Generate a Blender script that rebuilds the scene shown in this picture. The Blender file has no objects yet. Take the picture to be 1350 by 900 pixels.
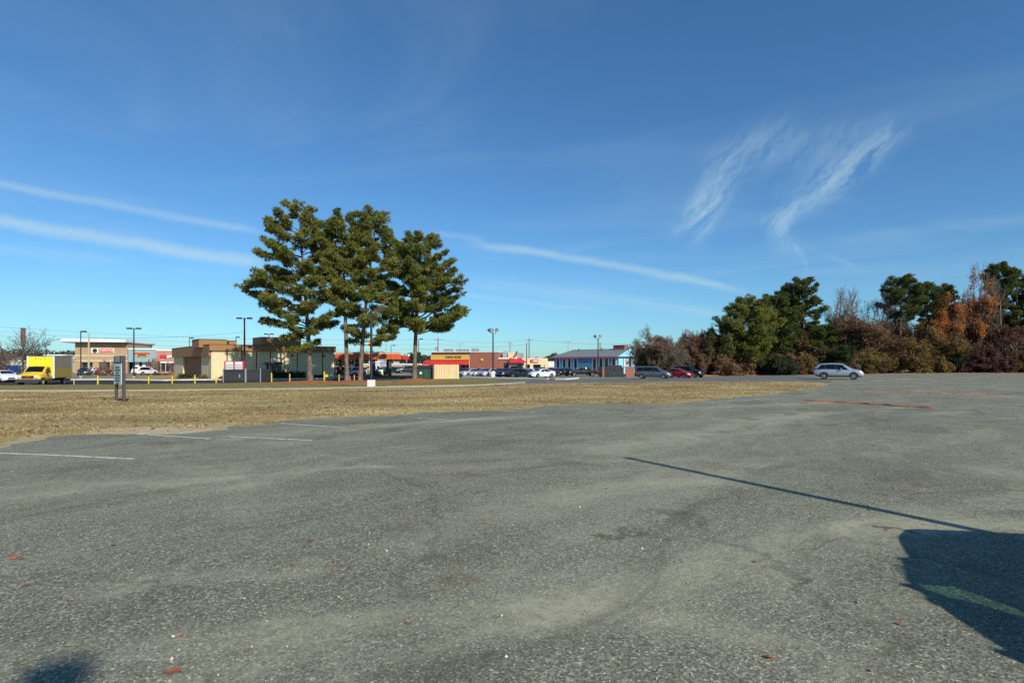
import bpy, bmesh, math, random
import numpy as np
from mathutils import Vector, Matrix

# ------------------------------------------------------------------ camera, world, sun, exposure
F, H, U0, EYE = 720.0, 478.5, 675.0, 1.7          # focal length, horizon row and centre column in photo pixels; eye height in metres
SC = bpy.context.scene
COL = SC.collection
cam_d = bpy.data.cameras.new('camera')
cam_d.sensor_width = 36.0
cam_d.lens = 36.0 * F / 1350.0
cam_d.shift_y = (H - 450.0) / 1350.0
cam_d.clip_start, cam_d.clip_end = 0.1, 6000.0
cam = bpy.data.objects.new('camera', cam_d)
cam.location = (0, 0, EYE)
cam.rotation_euler = (math.pi / 2, 0, 0)
COL.objects.link(cam)
SC.camera = cam

SUN_EL = math.radians(33.0)
SUN_H = Vector((0.532, -0.847))                     # horizontal direction towards the sun
SUN_ROT = math.atan2(SUN_H.x, SUN_H.y)
sun_d = bpy.data.lights.new('sun', 'SUN')
sun_d.energy, sun_d.angle, sun_d.color = 5.0, math.radians(0.53), (1.0, 0.93, 0.82)
sun = bpy.data.objects.new('sun', sun_d)
sd = Vector((SUN_H.x * math.cos(SUN_EL), SUN_H.y * math.cos(SUN_EL), math.sin(SUN_EL)))
sun.rotation_euler = sd.to_track_quat('Z', 'Y').to_euler()
sun.location = (30, -50, 60)
COL.objects.link(sun)

SC.view_settings.view_transform = 'Standard'
SC.view_settings.look = 'None'
SC.view_settings.gamma = 1.0
SC.view_settings.use_curve_mapping = False
SC.view_settings.exposure = 0.0
SC.render.engine = 'CYCLES'
SC.cycles.max_bounces = 6
SC.cycles.transparent_max_bounces = 12
SC.cycles.use_denoising = False
SC.cycles.sample_clamp_indirect = 4.0

class NT:
    """small helper for node trees"""
    def __init__(s, tree):
        s.t = tree; s.n = tree.nodes; s.l = tree.links
    def put(s, sock, val):
        if isinstance(val, (int, float)): sock.default_value = val
        elif isinstance(val, (tuple, list)):
            v = tuple(val)
            if sock.type == 'RGBA' and len(v) == 3: v = v + (1,)
            sock.default_value = v
        elif val is not None: s.l.new(val, sock)
    def math(s, op, a, b=None, c=None, clamp=False):
        m = s.n.new('ShaderNodeMath'); m.operation = op; m.use_clamp = clamp
        for i, v in enumerate((a, b, c)): 
            if v is not None: s.put(m.inputs[i], v)
        return m.outputs[0]
    def vmath(s, op, a, b=None):
        m = s.n.new('ShaderNodeVectorMath'); m.operation = op
        s.put(m.inputs[0], a)
        if b is not None: s.put(m.inputs[1], b)
        return m.outputs[0]
    def xyz(s, v):
        m = s.n.new('ShaderNodeSeparateXYZ'); s.put(m.inputs[0], v); return m.outputs
    def comb(s, x, y, z):
        m = s.n.new('ShaderNodeCombineXYZ')
        for i, v in enumerate((x, y, z)): s.put(m.inputs[i], v)
        return m.outputs[0]
    def mapping(s, v, rot=(0, 0, 0), scale=(1, 1, 1), loc=(0, 0, 0)):
        if rot != (0, 0, 0) and scale != (1, 1, 1): v = s.mapping(v, rot=rot); rot = (0, 0, 0)      # turn first, then stretch
        m = s.n.new('ShaderNodeMapping'); s.put(m.inputs[0], v)
        m.inputs['Rotation'].default_value = rot; m.inputs['Scale'].default_value = scale; m.inputs['Location'].default_value = loc
        return m.outputs[0]
    flat = False
    def noise(s, v, scale, detail=3, rough=0.55, dist=0.0, col=False):
        m = s.n.new('ShaderNodeTexNoise'); m.noise_dimensions = '2D' if s.flat else '3D'; s.put(m.inputs['Vector'], v)
        m.inputs['Scale'].default_value = scale; m.inputs['Detail'].default_value = detail
        m.inputs['Roughness'].default_value = rough; m.inputs['Distortion'].default_value = dist
        return m.outputs['Color'] if col else m.outputs['Fac']
    def voro(s, v, scale, out='Color', feature='F1'):
        m = s.n.new('ShaderNodeTexVoronoi'); m.voronoi_dimensions = '2D' if s.flat else '3D'; m.feature = feature; s.put(m.inputs['Vector'], v)
        m.inputs['Scale'].default_value = scale
        return m.outputs[out]
    def ramp(s, fac, stops):
        m = s.n.new('ShaderNodeValToRGB'); s.put(m.inputs[0], fac)
        e = m.color_ramp.elements
        while len(e) < len(stops): e.new(0.5)
        for el, (p, c) in zip(e, stops):
            el.position = p; el.color = tuple(c) + (1,) if isinstance(c, (tuple, list)) else (c, c, c, 1)
        return m.outputs[0]
    def sstep(s, v, a, b):
        m = s.n.new('ShaderNodeMapRange'); m.interpolation_type = 'SMOOTHSTEP'; s.put(m.inputs[0], v)
        m.inputs[1].default_value, m.inputs[2].default_value = a, b
        m.inputs[3].default_value, m.inputs[4].default_value = 0, 1
        return m.outputs[0]
    def mix(s, fac, a, b, mode='MIX'):
        m = s.n.new('ShaderNodeMix'); m.data_type = 'RGBA'; m.blend_type = mode
        s.put(m.inputs[0], fac); s.put(m.inputs[6], a); s.put(m.inputs[7], b)
        return m.outputs[2]

world = bpy.data.worlds.new('World')
SC.world = world
world.use_nodes = True
W = NT(world.node_tree)
W.flat = True
world.cycles.sampling_method = 'MANUAL'
world.cycles.sample_map_resolution = 256
bg = world.node_tree.nodes['Background']
sky = W.n.new('ShaderNodeTexSky')
sky.sky_type = 'NISHITA'
sky.sun_disc = False
sky.sun_elevation, sky.sun_rotation = SUN_EL, SUN_ROT
sky.altitude, sky.air_density, sky.dust_density, sky.ozone_density = 0.0, 1.0, 0.3, 1.6
gam = W.n.new('ShaderNodeGamma'); W.put(gam.inputs[0], sky.outputs[0]); gam.inputs[1].default_value = 0.96
skyc = W.mix(1.0, gam.outputs[0], (0.56, 1.00, 1.36), 'MULTIPLY')
# thin cirrus and old contrails, laid out by sky direction
dirv = W.n.new('ShaderNodeTexCoord').outputs['Generated']
dx, dy, dz = W.xyz(dirv)
sy = W.math('MAXIMUM', dy, 0.02)
gx, gz = W.math('DIVIDE', dx, sy), W.math('DIVIDE', dz, sy)
gvec = W.comb(gx, gz, 0.0)
wn = W.noise(gvec, 9.0, 4, 0.6, col=True)
wr, wg_, wb_ = W.xyz(wn)
px_ = W.math('MULTIPLY_ADD', W.math('SUBTRACT', wr, 0.5), 0.05, gx)
pz_ = W.math('MULTIPLY_ADD', W.math('SUBTRACT', wg_, 0.5), 0.012, gz)
cl = None
ROUGH_A = W.noise(W.mapping(W.comb(px_, gz, 0.0), rot=(0, 0, -0.85), scale=(7.0, 30.0, 1)), 1.0, 4, 0.7)      # along the hooked wisps
ROUGH_B = W.noise(W.mapping(W.comb(px_, gz, 0.0), rot=(0, 0, 0.17), scale=(5.0, 50.0, 1)), 1.0, 3, 0.65)       # along the contrails
def add_cloud(v):
    global cl
    cl = v if cl is None else W.math('ADD', cl, v)
def streak(u1, v1, u2, v2, wid, amp, curve=0.0, fade=0.08, rough=0.0):
    a = ((u1 - U0) / F, (H - v1) / F); b = ((u2 - U0) / F, (H - v2) / F)
    L = math.hypot(b[0] - a[0], b[1] - a[1]); tx, tz = (b[0] - a[0]) / L, (b[1] - a[1]) / L
    ex, ez = W.math('SUBTRACT', px_, a[0]), W.math('SUBTRACT', pz_, a[1])
    t = W.math('ADD', W.math('MULTIPLY', ex, tx / L), W.math('MULTIPLY', ez, tz / L))
    n = W.math('ADD', W.math('MULTIPLY', ex, -tz), W.math('MULTIPLY', ez, tx))
    if curve:
        n = W.math('SUBTRACT', n, W.math('MULTIPLY', W.math('MULTIPLY', t, W.math('SUBTRACT', 1.0, t)), 4 * curve / F))
    body = W.math('SUBTRACT', 1.0, W.sstep(W.math('ABSOLUTE', n), 0.0, wid / F))
    ends = W.math('MULTIPLY', W.sstep(t, -fade, fade * 2), W.math('SUBTRACT', 1.0, W.sstep(t, 1 - 2 * fade, 1 + fade)))
    v = W.math('MULTIPLY', W.math('MULTIPLY', body, ends), amp)
    if rough:
        rn = ROUGH_A if tx * tz < -0.05 and abs(tz) > 0.4 or tx < 0 else ROUGH_B
        v = W.math('MULTIPLY', v, W.math('MULTIPLY_ADD', W.sstep(rn, 0.30, 0.66), min(1.0, 1.2 * rough), 1.0 - min(1.0, 1.2 * rough)))
    add_cloud(v)
streak(-120, 222, 345, 306, 9, 0.30, rough=0.12, fade=0.04)
streak(-120, 272, 350, 349, 14, 0.50, rough=0.10, fade=0.04)
streak(-120, 320, 190, 346, 13, 0.17, rough=0.6)
streak(570, 306, 640, 316, 7, 0.18, rough=0.4)
streak(620, 322, 985, 385, 9, 0.38, curve=6, rough=0.12)
streak(600, 368, 960, 416, 14, 0.22, rough=0.6)
streak(600, 388, 790, 408, 6, 0.20, rough=0.4)
streak(-100, 395, 330, 412, 5, 0.20, rough=0.4)
streak(1085, 318, 1420, 280, 14, 0.10, rough=0.6, fade=0.2)
# two hooked cirrus wisps
streak(968, 200, 893, 312, 34, 0.32, curve=6, rough=1.0, fade=0.15)
streak(1050, 160, 945, 228, 46, 0.22, rough=0.9, fade=0.3)
streak(935, 255, 905, 325, 30, 0.22, rough=1.0, fade=0.2)
streak(1186, 168, 1010, 296, 32, 0.34, curve=7, rough=1.0, fade=0.12)
streak(1160, 165, 1020, 240, 60, 0.18, rough=0.9, fade=0.3)
streak(1014, 270, 1046, 335, 34, 0.26, rough=1.0, fade=0.2)
streak(1040, 300, 1066, 362, 7, 0.18, rough=0.8, fade=0.3)
streak(1070, 330, 1150, 362, 8, 0.12, rough=0.6, fade=0.3)
# faint veil over the whole sky, stretched like high cirrus
zc = W.math('MAXIMUM', dz, 0.03)
plane = W.comb(W.math('DIVIDE', dx, zc), W.math('DIVIDE', dy, zc), 0.0)
veil = W.noise(W.mapping(plane, rot=(0, 0, 0.5), scale=(0.55, 1.0, 1)), 0.8, 5, 0.62, 0.8)
veil = W.math('MULTIPLY', W.sstep(veil, 0.42, 0.82), 0.10)
add_cloud(W.math('MULTIPLY', veil, W.sstep(dz, 0.0, 0.15)))
cl = W.math('MINIMUM', W.math('MULTIPLY', cl, W.sstep(dy, -0.2, 0.1)), 0.9)
skyf = W.mix(cl, skyc, (5.6, 7.6, 8.3))
W.put(bg.inputs[0], skyf)
bg.inputs[1].default_value = 0.098

# ------------------------------------------------------------------ where things stand
LP, LD = (-11.5, 12.3), (0.786, 0.618)              # edge of the near lot: a point and a direction
def sst(x, a, b):
    t = min(1.0, max(0.0, (x - a) / (b - a))); return t * t * (3 - 2 * t)
def terr(x, y):
    d = -(x - LP[0]) * LD[1] + (y - LP[1]) * LD[0]
    return -0.6 * sst(d, 8.0, 40.0)
def terr_np(x, y):
    d = -(x - LP[0]) * LD[1] + (y - LP[1]) * LD[0]
    t = np.clip((d - 8.0) / 32.0, 0, 1)
    return -0.6 * t * t * (3 - 2 * t)
def gp(u, v):
    """ground point seen at photo pixel (u, v)"""
    z = -0.3
    for _ in range(40):
        y = F * (EYE - z) / (v - H); x = (u - U0) / F * y
        z = 0.5 * z + 0.5 * terr(x, y)
    return Vector((x, y, terr(x, y)))
def gy(u, y):
    """ground point in the column u at distance y"""
    x = (u - U0) / F * y
    return Vector((x, y, terr(x, y)))
def zat(v, y): return EYE + (H - v) * y / F
def ulen(p, d, u):
    """how far from p along d until the column u is reached"""
    k = (u - U0) / F
    return (k * p[1] - p[0]) / (d[0] - k * d[1])

# ------------------------------------------------------------------ mesh and object helpers
class MB:
    def __init__(s): s.v = []; s.f = []
    def add(s, vs, fs):
        o = len(s.v); s.v += [tuple(p) for p in vs]; s.f += [tuple(i + o for i in f) for f in fs]; return s
    def box(s, x0, x1, y0, y1, z0, z1):
        return s.add([(x0,y0,z0),(x1,y0,z0),(x1,y1,z0),(x0,y1,z0),(x0,y0,z1),(x1,y0,z1),(x1,y1,z1),(x0,y1,z1)],
                     [(3,2,1,0),(4,5,6,7),(0,1,5,4),(1,2,6,5),(2,3,7,6),(3,0,4,7)])
    def rbox(s, c, sx, sy, sz, b=0.02):
        """box with chamfered upright edges and top"""
        x, y, z = c; hx, hy = sx / 2, sy / 2
        def ring(ix, iy, zz, bb): return [(x-ix+bb,y-iy,zz),(x+ix-bb,y-iy,zz),(x+ix,y-iy+bb,zz),(x+ix,y+iy-bb,zz),(x+ix-bb,y+iy,zz),(x-ix+bb,y+iy,zz),(x-ix,y+iy-bb,zz),(x-ix,y-iy+bb,zz)]
        vs = ring(hx,hy,z,b) + ring(hx,hy,z+sz-b,b) + ring(hx-b,hy-b,z+sz,b)
        fs = [tuple(range(7,-1,-1)), tuple(range(16,24))]
        for k in (0, 8):
            for i in range(8): fs.append((k+i, k+(i+1)%8, k+8+(i+1)%8, k+8+i))
        return s.add(vs, fs)
    def prism(s, pts, axis, a, b):
        """polygon pts extruded from a to b along axis ('x','y','z')"""
        def P(p, t): return {'x': (t, p[0], p[1]), 'y': (p[0], t, p[1]), 'z': (p[0], p[1], t)}[axis]
        n = len(pts)
        vs = [P(p, a) for p in pts] + [P(p, b) for p in pts]
        fs = [tuple(range(n)), tuple(range(2*n-1, n-1, -1))] + [(i, (i+1) % n, n + (i+1) % n, n + i)[::-1] for i in range(n)]
        return s.add(vs, fs)
    def tube(s, p0, p1, r0, r1=None, n=8, caps=True):
        r1 = r0 if r1 is None else r1
        p0, p1 = Vector(p0), Vector(p1); d = (p1 - p0).normalized()
        a = d.orthogonal().normalized(); b = d.cross(a)
        vs = [p0 + (a*math.cos(2*math.pi*i/n) + b*math.sin(2*math.pi*i/n))*r0 for i in range(n)] + \
             [p1 + (a*math.cos(2*math.pi*i/n) + b*math.sin(2*math.pi*i/n))*r1 for i in range(n)]
        fs = [(i, (i+1) % n, n+(i+1) % n, n+i) for i in range(n)]
        if caps: fs += [tuple(range(n-1, -1, -1)), tuple(range(n, 2*n))]
        return s.add(vs, fs)
    def path(s, pts, r, n=6):
        for i in range(len(pts)-1): s.tube(pts[i], pts[i+1], r if isinstance(r,(int,float)) else r[i], r if isinstance(r,(int,float)) else r[i+1], n)
        return s
    def lathe(s, prof, n=20, axis='z', c=(0,0,0), cap=True):
        m = len(prof); vs = []
        for i in range(n):
            t = 2*math.pi*i/n
            for r, h in prof:
                p = (r*math.cos(t), r*math.sin(t), h) if axis == 'z' else (r*math.cos(t), h, r*math.sin(t))
                vs.append((p[0]+c[0], p[1]+c[1], p[2]+c[2]))
        fs = [(i*m+j, ((i+1)%n)*m+j, ((i+1)%n)*m+j+1, i*m+j+1) for i in range(n) for j in range(m-1)]
        if cap and prof[0][0] > 1e-6: fs.append(tuple(i*m for i in range(n-1,-1,-1)))
        if cap and prof[-1][0] > 1e-6: fs.append(tuple(i*m+m-1 for i in range(n)))
        return s.add(vs, fs)
    def mesh(s, name, smooth=False, fix=True, angle=0.6):
        me = bpy.data.meshes.new(name); me.from_pydata(s.v, [], s.f); me.update()
        if fix:
            bm = bmesh.new(); bm.from_mesh(me); bmesh.ops.recalc_face_normals(bm, faces=bm.faces); bm.to_mesh(me); bm.free()
        if smooth:
            me.polygons.foreach_set('use_smooth', [True]*len(me.polygons)); me.set_sharp_from_angle(angle=angle)
        return me
    def build(s, name, mat, parent=None, smooth=False, fix=True, loc=None, angle=0.6):
        return put(name, s.mesh(name, smooth, fix, angle), mat, parent, loc)

def put(name, me, mat, parent=None, loc=None):
    o = bpy.data.objects.new(name, me); COL.objects.link(o)
    if mat is not None:
        if not me.materials: me.materials.append(mat)
        elif me.materials[0] is not mat:
            o.material_slots[0].link = 'OBJECT'; o.material_slots[0].material = mat
    if parent is not None: o.parent = parent
    if loc is not None: o.location = loc
    return o
def tag(o, label=None, cat=None, group=None, kind=None):
    if label: o['label'] = label
    if cat: o['category'] = cat
    if group: o['group'] = group
    if kind: o['kind'] = kind
    return o
def thing(name, label, cat, loc=(0,0,0), rz=0.0, group=None):
    o = bpy.data.objects.new(name, None); COL.objects.link(o)
    o.empty_display_size = 0.3; o.location = loc; o.rotation_euler = (0, 0, rz)
    return tag(o, label, cat, group)
def copy_tree(o, parent=None):
    c = o.copy(); COL.objects.link(c); c.parent = parent
    for ch in o.children: copy_tree(ch, c)
    return c
def fast_mesh(name, verts, faces, tint=None, smooth=False):
    """verts (N,3) and faces (M,k) arrays"""
    verts = np.ascontiguousarray(verts, dtype=np.float32); faces = np.ascontiguousarray(faces, dtype=np.int32)
    m, k = faces.shape
    me = bpy.data.meshes.new(name)
    me.vertices.add(len(verts)); me.vertices.foreach_set('co', verts.ravel())
    me.loops.add(m*k); me.loops.foreach_set('vertex_index', faces.ravel())
    me.polygons.add(m); me.polygons.foreach_set('loop_start', np.arange(0, m*k, k, dtype=np.int32))
    if smooth: me.polygons.foreach_set('use_smooth', np.ones(m, dtype=bool))
    me.update(calc_edges=True)
    if tint is not None:
        at = me.attributes.new('tint', 'FLOAT', 'FACE'); at.data.foreach_set('value', np.ascontiguousarray(tint, dtype=np.float32))
    return me

# ------------------------------------------------------------------ materials
MATS = {}
def new_mat(name):
    m = bpy.data.materials.new(name); m.use_nodes = True
    t = NT(m.node_tree); b = m.node_tree.nodes['Principled BSDF']; MATS[name] = m
    return m, t, b
def bump(t, b, h, strength=0.3, dist=0.01):
    n = t.n.new('ShaderNodeBump'); n.inputs['Strength'].default_value = strength; n.inputs['Distance'].default_value = dist
    t.put(n.inputs['Height'], h); t.put(b.inputs['Normal'], n.outputs[0])
def wpos(t): return t.n.new('ShaderNodeNewGeometry').outputs['Position']
def opos(t): return t.n.new('ShaderNodeTexCoord').outputs['Object']
def plain(name, c, rough=0.6, var=0.12, scale=3.0, metal=0.0, bmp=0.0, bscale=40.0, streaks=0.0, coat=0.0, spec=0.5, alpha=None):
    """a weathered plain surface: colour that varies a little, optional run-down streaks and fine relief"""
    m, t, b = new_mat(name)
    p = opos(t)
    n = t.noise(p, scale, 4, 0.6)
    f = t.math('MULTIPLY_ADD', t.math('SUBTRACT', n, 0.5), var * 2.4, 1.0)
    if streaks:
        st = t.noise(t.mapping(p, scale=(6, 6, 0.35)), 1.0, 4, 0.65)
        f = t.math('MULTIPLY', f, t.math('MULTIPLY_ADD', t.sstep(st, 0.45, 0.75), -streaks, 1.0))
    t.put(b.inputs['Base Color'], t.vmath('MULTIPLY', tuple(c), t.comb(f, f, f)))
    t.put(b.inputs['Roughness'], t.math('MULTIPLY_ADD', n, 0.2, rough - 0.1))
    b.inputs['Metallic'].default_value = metal
    b.inputs['Specular IOR Level'].default_value = spec
    if coat: b.inputs['Coat Weight'].default_value = coat; b.inputs['Coat Roughness'].default_value = 0.05
    if bmp: bump(t, b, t.noise(p, bscale, 3), bmp, 0.01)
    return m
def paint(name, c, metal=0.3):
    m, t, b = new_mat(name)
    n = t.noise(opos(t), 2.0, 4)
    f = t.math('MULTIPLY_ADD', n, 0.16, 0.92)
    t.put(b.inputs['Base Color'], t.vmath('MULTIPLY', tuple(c), t.comb(f, f, f)))
    b.inputs['Metallic'].default_value = metal; b.inputs['Roughness'].default_value = 0.34
    b.inputs['Coat Weight'].default_value = 0.7; b.inputs['Coat Roughness'].default_value = 0.06
    return m
def leafy(name, stops, trans=0.35, rough=0.6, spec=0.25):
    """foliage: hue from the natural variety of each tuft"""
    m = bpy.data.materials.new(name); m.use_nodes = True; t = NT(m.node_tree)
    at = t.n.new('ShaderNodeAttribute'); at.attribute_name = 'tint'
    col = t.ramp(at.outputs['Fac'], stops)
    b = m.node_tree.nodes['Principled BSDF']; t.put(b.inputs['Base Color'], col)
    b.inputs['Roughness'].default_value = rough; b.inputs['Specular IOR Level'].default_value = spec
    tr = t.n.new('ShaderNodeBsdfTranslucent'); t.put(tr.inputs[0], col)
    mx = t.n.new('ShaderNodeMixShader'); mx.inputs[0].default_value = trans
    t.put(mx.inputs[1], b.outputs[0]); t.put(mx.inputs[2], tr.outputs[0])
    t.put(m.node_tree.nodes['Material Output'].inputs[0], mx.outputs[0])
    return m
def brick(name, c1, c2, mortar, scale=1.0):
    m, t, b = new_mat(name)
    x, y, z = t.xyz(opos(t))
    v = t.comb(t.math('ADD', x, y), z, 0.0)
    bt = t.n.new('ShaderNodeTexBrick'); t.put(bt.inputs['Vector'], v)
    t.put(bt.inputs['Color1'], c1); t.put(bt.inputs['Color2'], c2); t.put(bt.inputs['Mortar'], mortar)
    bt.inputs['Scale'].default_value = scale; bt.inputs['Brick Width'].default_value = 0.21; bt.inputs['Row Height'].default_value = 0.075
    bt.inputs['Mortar Size'].default_value = 0.008
    n = t.noise(opos(t), 0.9, 5, 0.65)
    f = t.math('MULTIPLY_ADD', n, 0.5, 0.75)
    t.put(b.inputs['Base Color'], t.mix(1.0, bt.outputs[0], t.comb(f, f, f), 'MULTIPLY'))
    b.inputs['Roughness'].default_value = 0.85
    bump(t, b, bt.outputs['Fac'], 0.4, -0.006)
    return m

# weathered asphalt of the near lot; dusty wheel tracks and grimy seams where the lot has them
DUST = [(gp(a_, b_), gp(c_, d_), w_, am) for a_, b_, c_, d_, w_, am in [(300, 577, 640, 551, 1.1, 0.75), (790, 592, 1075, 544, 1.3, 0.85), (560, 705, 900, 625, 0.8, 0.5), (20, 655, 420, 600, 0.6, 0.4), (180, 640, 300, 628, 0.5, 0.6), (1130, 690, 1300, 688, 0.55, 0.8), (760, 700, 990, 610, 0.6, 0.4), (190, 775, 420, 750, 0.35, 0.55), (440, 617, 500, 615, 0.5, 0.8), (700, 790, 1000, 840, 0.45, 0.4), (850, 540, 1120, 530, 1.2, 0.45)]]
GRIME = [(gp(a_, b_), gp(c_, d_), w_, am) for a_, b_, c_, d_, w_, am in [(880, 672, 1040, 760, 0.12, 0.42), (1040, 760, 1200, 890, 0.08, 0.4), (560, 790, 585, 650, 0.10, 0.35), (780, 702, 850, 700, 0.16, 0.7), (1165, 698, 1215, 700, 0.10, 0.9), (1290, 520, 1350, 518, 0.6, 0.6), (1200, 496.5, 1260, 496.5, 1.2, 0.8)]]
def asphalt_mat():
    m, t, b = new_mat('weathered_asphalt'); t.flat = True
    p = wpos(t)
    ang = math.atan2(LD[1], LD[0])
    agg = t.xyz(t.voro(p, 75.0))[0]
    agg2 = t.xyz(t.voro(p, 170.0))[1]
    base = t.ramp(agg, [(0.0, (0.090, 0.092, 0.065)), (0.40, (0.160, 0.162, 0.117)), (0.80, (0.230, 0.231, 0.167)), (0.94, (0.31, 0.308, 0.225)), (1.0, (0.50, 0.485, 0.36))])
    fine = t.math('MULTIPLY_ADD', agg2, 0.6, 0.70)
    base = t.mix(1.0, base, t.comb(fine, fine, fine), 'MULTIPLY')
    wv = t.vmath('ADD', p, t.vmath('MULTIPLY', t.noise(p, 0.09, 2, col=True), (5.0, 5.0, 0)))
    mid = t.noise(t.mapping(wv, rot=(0, 0, -ang), scale=(0.24, 0.6, 1)), 1.0, 8, 0.74)
    trk = t.noise(t.mapping(wv, rot=(0, 0, -1.02), scale=(0.06, 0.95, 1)), 1.0, 6, 0.70)
    trk2 = t.noise(t.mapping(wv, rot=(0, 0, 0.75), scale=(0.07, 0.8, 1), loc=(3, 7, 0)), 1.0, 6, 0.70)
    trk3 = t.noise(t.mapping(wv, rot=(0, 0, -0.30), scale=(0.06, 0.9, 1), loc=(13, 2, 0)), 1.0, 6, 0.70)
    grit = t.noise(p, 11.0, 5, 0.8)
    g2 = t.math('MULTIPLY_ADD', grit, 2.0, -0.35, clamp=True)
    sand = t.math('MULTIPLY', t.sstep(mid, 0.46, 0.72), 0.52)
    sand = t.math('ADD', sand, t.math('MULTIPLY', t.sstep(trk, 0.52, 0.70), 0.26))
    sand = t.math('ADD', sand, t.math('MULTIPLY', t.sstep(trk2, 0.54, 0.72), 0.22))
    sand = t.math('ADD', sand, t.math('MULTIPLY', t.sstep(trk3, 0.53, 0.72), 0.30))
    ox, oy, oz = t.xyz(t.vmath('ADD', p, t.vmath('MULTIPLY', t.vmath('SUBTRACT', t.noise(p, 0.8, 5, 0.7, col=True), (0.5, 0.5, 0.5)), (1.6, 1.6, 0))))
    def seg(a_, b_, w_, amp):
        ax_, ay_, bx_, by_ = a_[0], a_[1], b_[0], b_[1]; L2 = (bx_ - ax_)**2 + (by_ - ay_)**2
        ex, ey = t.math('SUBTRACT', ox, ax_), t.math('SUBTRACT', oy, ay_)
        h_ = t.math('ADD', t.math('MULTIPLY', ex, (bx_ - ax_)/L2), t.math('MULTIPLY', ey, (by_ - ay_)/L2), clamp=True)
        qx = t.math('SUBTRACT', ex, t.math('MULTIPLY', h_, bx_ - ax_)); qy = t.math('SUBTRACT', ey, t.math('MULTIPLY', h_, by_ - ay_))
        d_ = t.math('SQRT', t.math('ADD', t.math('MULTIPLY', qx, qx), t.math('MULTIPLY', qy, qy)))
        return t.math('MULTIPLY', t.math('SUBTRACT', 1.0, t.sstep(d_, 0.0, w_)), amp)
    for (q1, q2, w_, am) in DUST: sand = t.math('ADD', sand, seg(q1, q2, w_*0.8, am*0.75))
    sand = t.math('MULTIPLY', sand, t.math('MULTIPLY_ADD', g2, 0.95, 0.18), clamp=True)
    col = t.mix(sand, base, (0.375, 0.362, 0.250))
    big = t.noise(p, 0.22, 7, 0.72)
    dk = t.math('MULTIPLY', t.sstep(big, 0.45, 0.70), 0.45)
    col = t.mix(dk, col, t.mix(1.0, col, (0.60, 0.59, 0.57), 'MULTIPLY'))
    blot = t.noise(t.mapping(wv, rot=(0, 0, -0.9), scale=(0.4, 1.1, 1)), 0.9, 7, 0.75, 0.6)
    dsum = t.math('MULTIPLY', t.sstep(blot, 0.53, 0.70), 0.38)
    for (q1, q2, w_, am) in GRIME: dsum = t.math('ADD', dsum, seg(q1, q2, w_, am))
    col = t.mix(t.math('MULTIPLY', dsum, t.math('MULTIPLY_ADD', grit, 1.2, 0.4), clamp=True), col, (0.080, 0.072, 0.052))
    oil = t.noise(p, 0.62, 3, 0.5, 0.2)
    col = t.mix(t.math('MULTIPLY', t.sstep(oil, 0.66, 0.76), 0.40), col, (0.125, 0.088, 0.050))
    warp = t.vmath('ADD', p, t.vmath('MULTIPLY', t.noise(p, 0.9, 4, 0.6, col=True), (1.3, 1.3, 0)))
    cr = t.voro(warp, 0.23, 'Distance', 'DISTANCE_TO_EDGE')
    crk = t.math('MULTIPLY', t.math('SUBTRACT', 1.0, t.sstep(cr, 0.002, 0.012)), t.math('MULTIPLY', t.sstep(big, 0.44, 0.56), 0.38))
    col = t.mix(crk, col, (0.07, 0.065, 0.052))
    t.put(b.inputs['Base Color'], col)
    b.inputs['Roughness'].default_value = 0.92; b.inputs['Specular IOR Level'].default_value = 0.25
    hgt = t.math('ADD', t.math('MULTIPLY', agg, 0.6), t.math('MULTIPLY', t.noise(p, 7.0, 4), 0.9))
    bump(t, b, hgt, 0.5, 0.010)
    return m
def ground_mat(name, cols, s1=0.5, s2=9.0, stretch=(1, 1, 1)):
    m, t, b = new_mat(name); t.flat = True
    p = wpos(t)
    n1 = t.noise(t.mapping(p, scale=stretch), s1, 6, 0.65, 0.4)
    n2 = t.noise(p, s2, 4, 0.7)
    n3 = t.noise(p, s2 * 7, 2, 0.6)
    f = t.math('ADD', t.math('MULTIPLY', n1, 0.55), t.math('ADD', t.math('MULTIPLY', n2, 0.30), t.math('MULTIPLY', n3, 0.15)))
    k = len(cols)
    t.put(b.inputs['Base Color'], t.ramp(f, [(0.32 + 0.36 * i / (k - 1), c) for i, c in enumerate(cols)]))
    b.inputs['Roughness'].default_value = 0.95; b.inputs['Specular IOR Level'].default_value = 0.1
    bump(t, b, t.math('ADD', n2, t.math('MULTIPLY', n3, 0.4)), 0.8, 0.05)
    return m
M_ASPH = asphalt_mat()
M_DARKASPH = ground_mat('dark_asphalt', [(0.032,0.034,0.04),(0.045,0.047,0.054),(0.065,0.066,0.07)], 0.3, 14)
M_DRIVE = ground_mat('drive_asphalt', [(0.11,0.115,0.11),(0.16,0.165,0.155),(0.22,0.22,0.20)], 0.25, 12)
M_SOIL = ground_mat('dry_soil', [(0.17,0.10,0.045),(0.30,0.20,0.085),(0.40,0.29,0.13),(0.30,0.22,0.10)], 0.10, 2.0)
M_LAWN = ground_mat('dry_turf', [(0.13,0.085,0.036),(0.28,0.205,0.09),(0.41,0.32,0.15),(0.50,0.42,0.225)], 0.55, 5.0, (0.35, 1.0, 1))
M_VERGE = ground_mat('verge_turf', [(0.25,0.17,0.065),(0.26,0.20,0.075),(0.19,0.18,0.055),(0.36,0.27,0.12)], 0.30, 4.0)
M_MULCH = ground_mat('pine_straw', [(0.22,0.085,0.03),(0.34,0.14,0.05),(0.42,0.20,0.075)], 0.8, 6.0)
M_LITTER = ground_mat('leaf_litter', [(0.20,0.09,0.035),(0.40,0.18,0.065),(0.48,0.27,0.12)], 0.5, 5.0)
M_SAND = ground_mat('bare_sand', [(0.34,0.26,0.14),(0.46,0.37,0.22),(0.54,0.46,0.30)], 0.8, 6.0)
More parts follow.
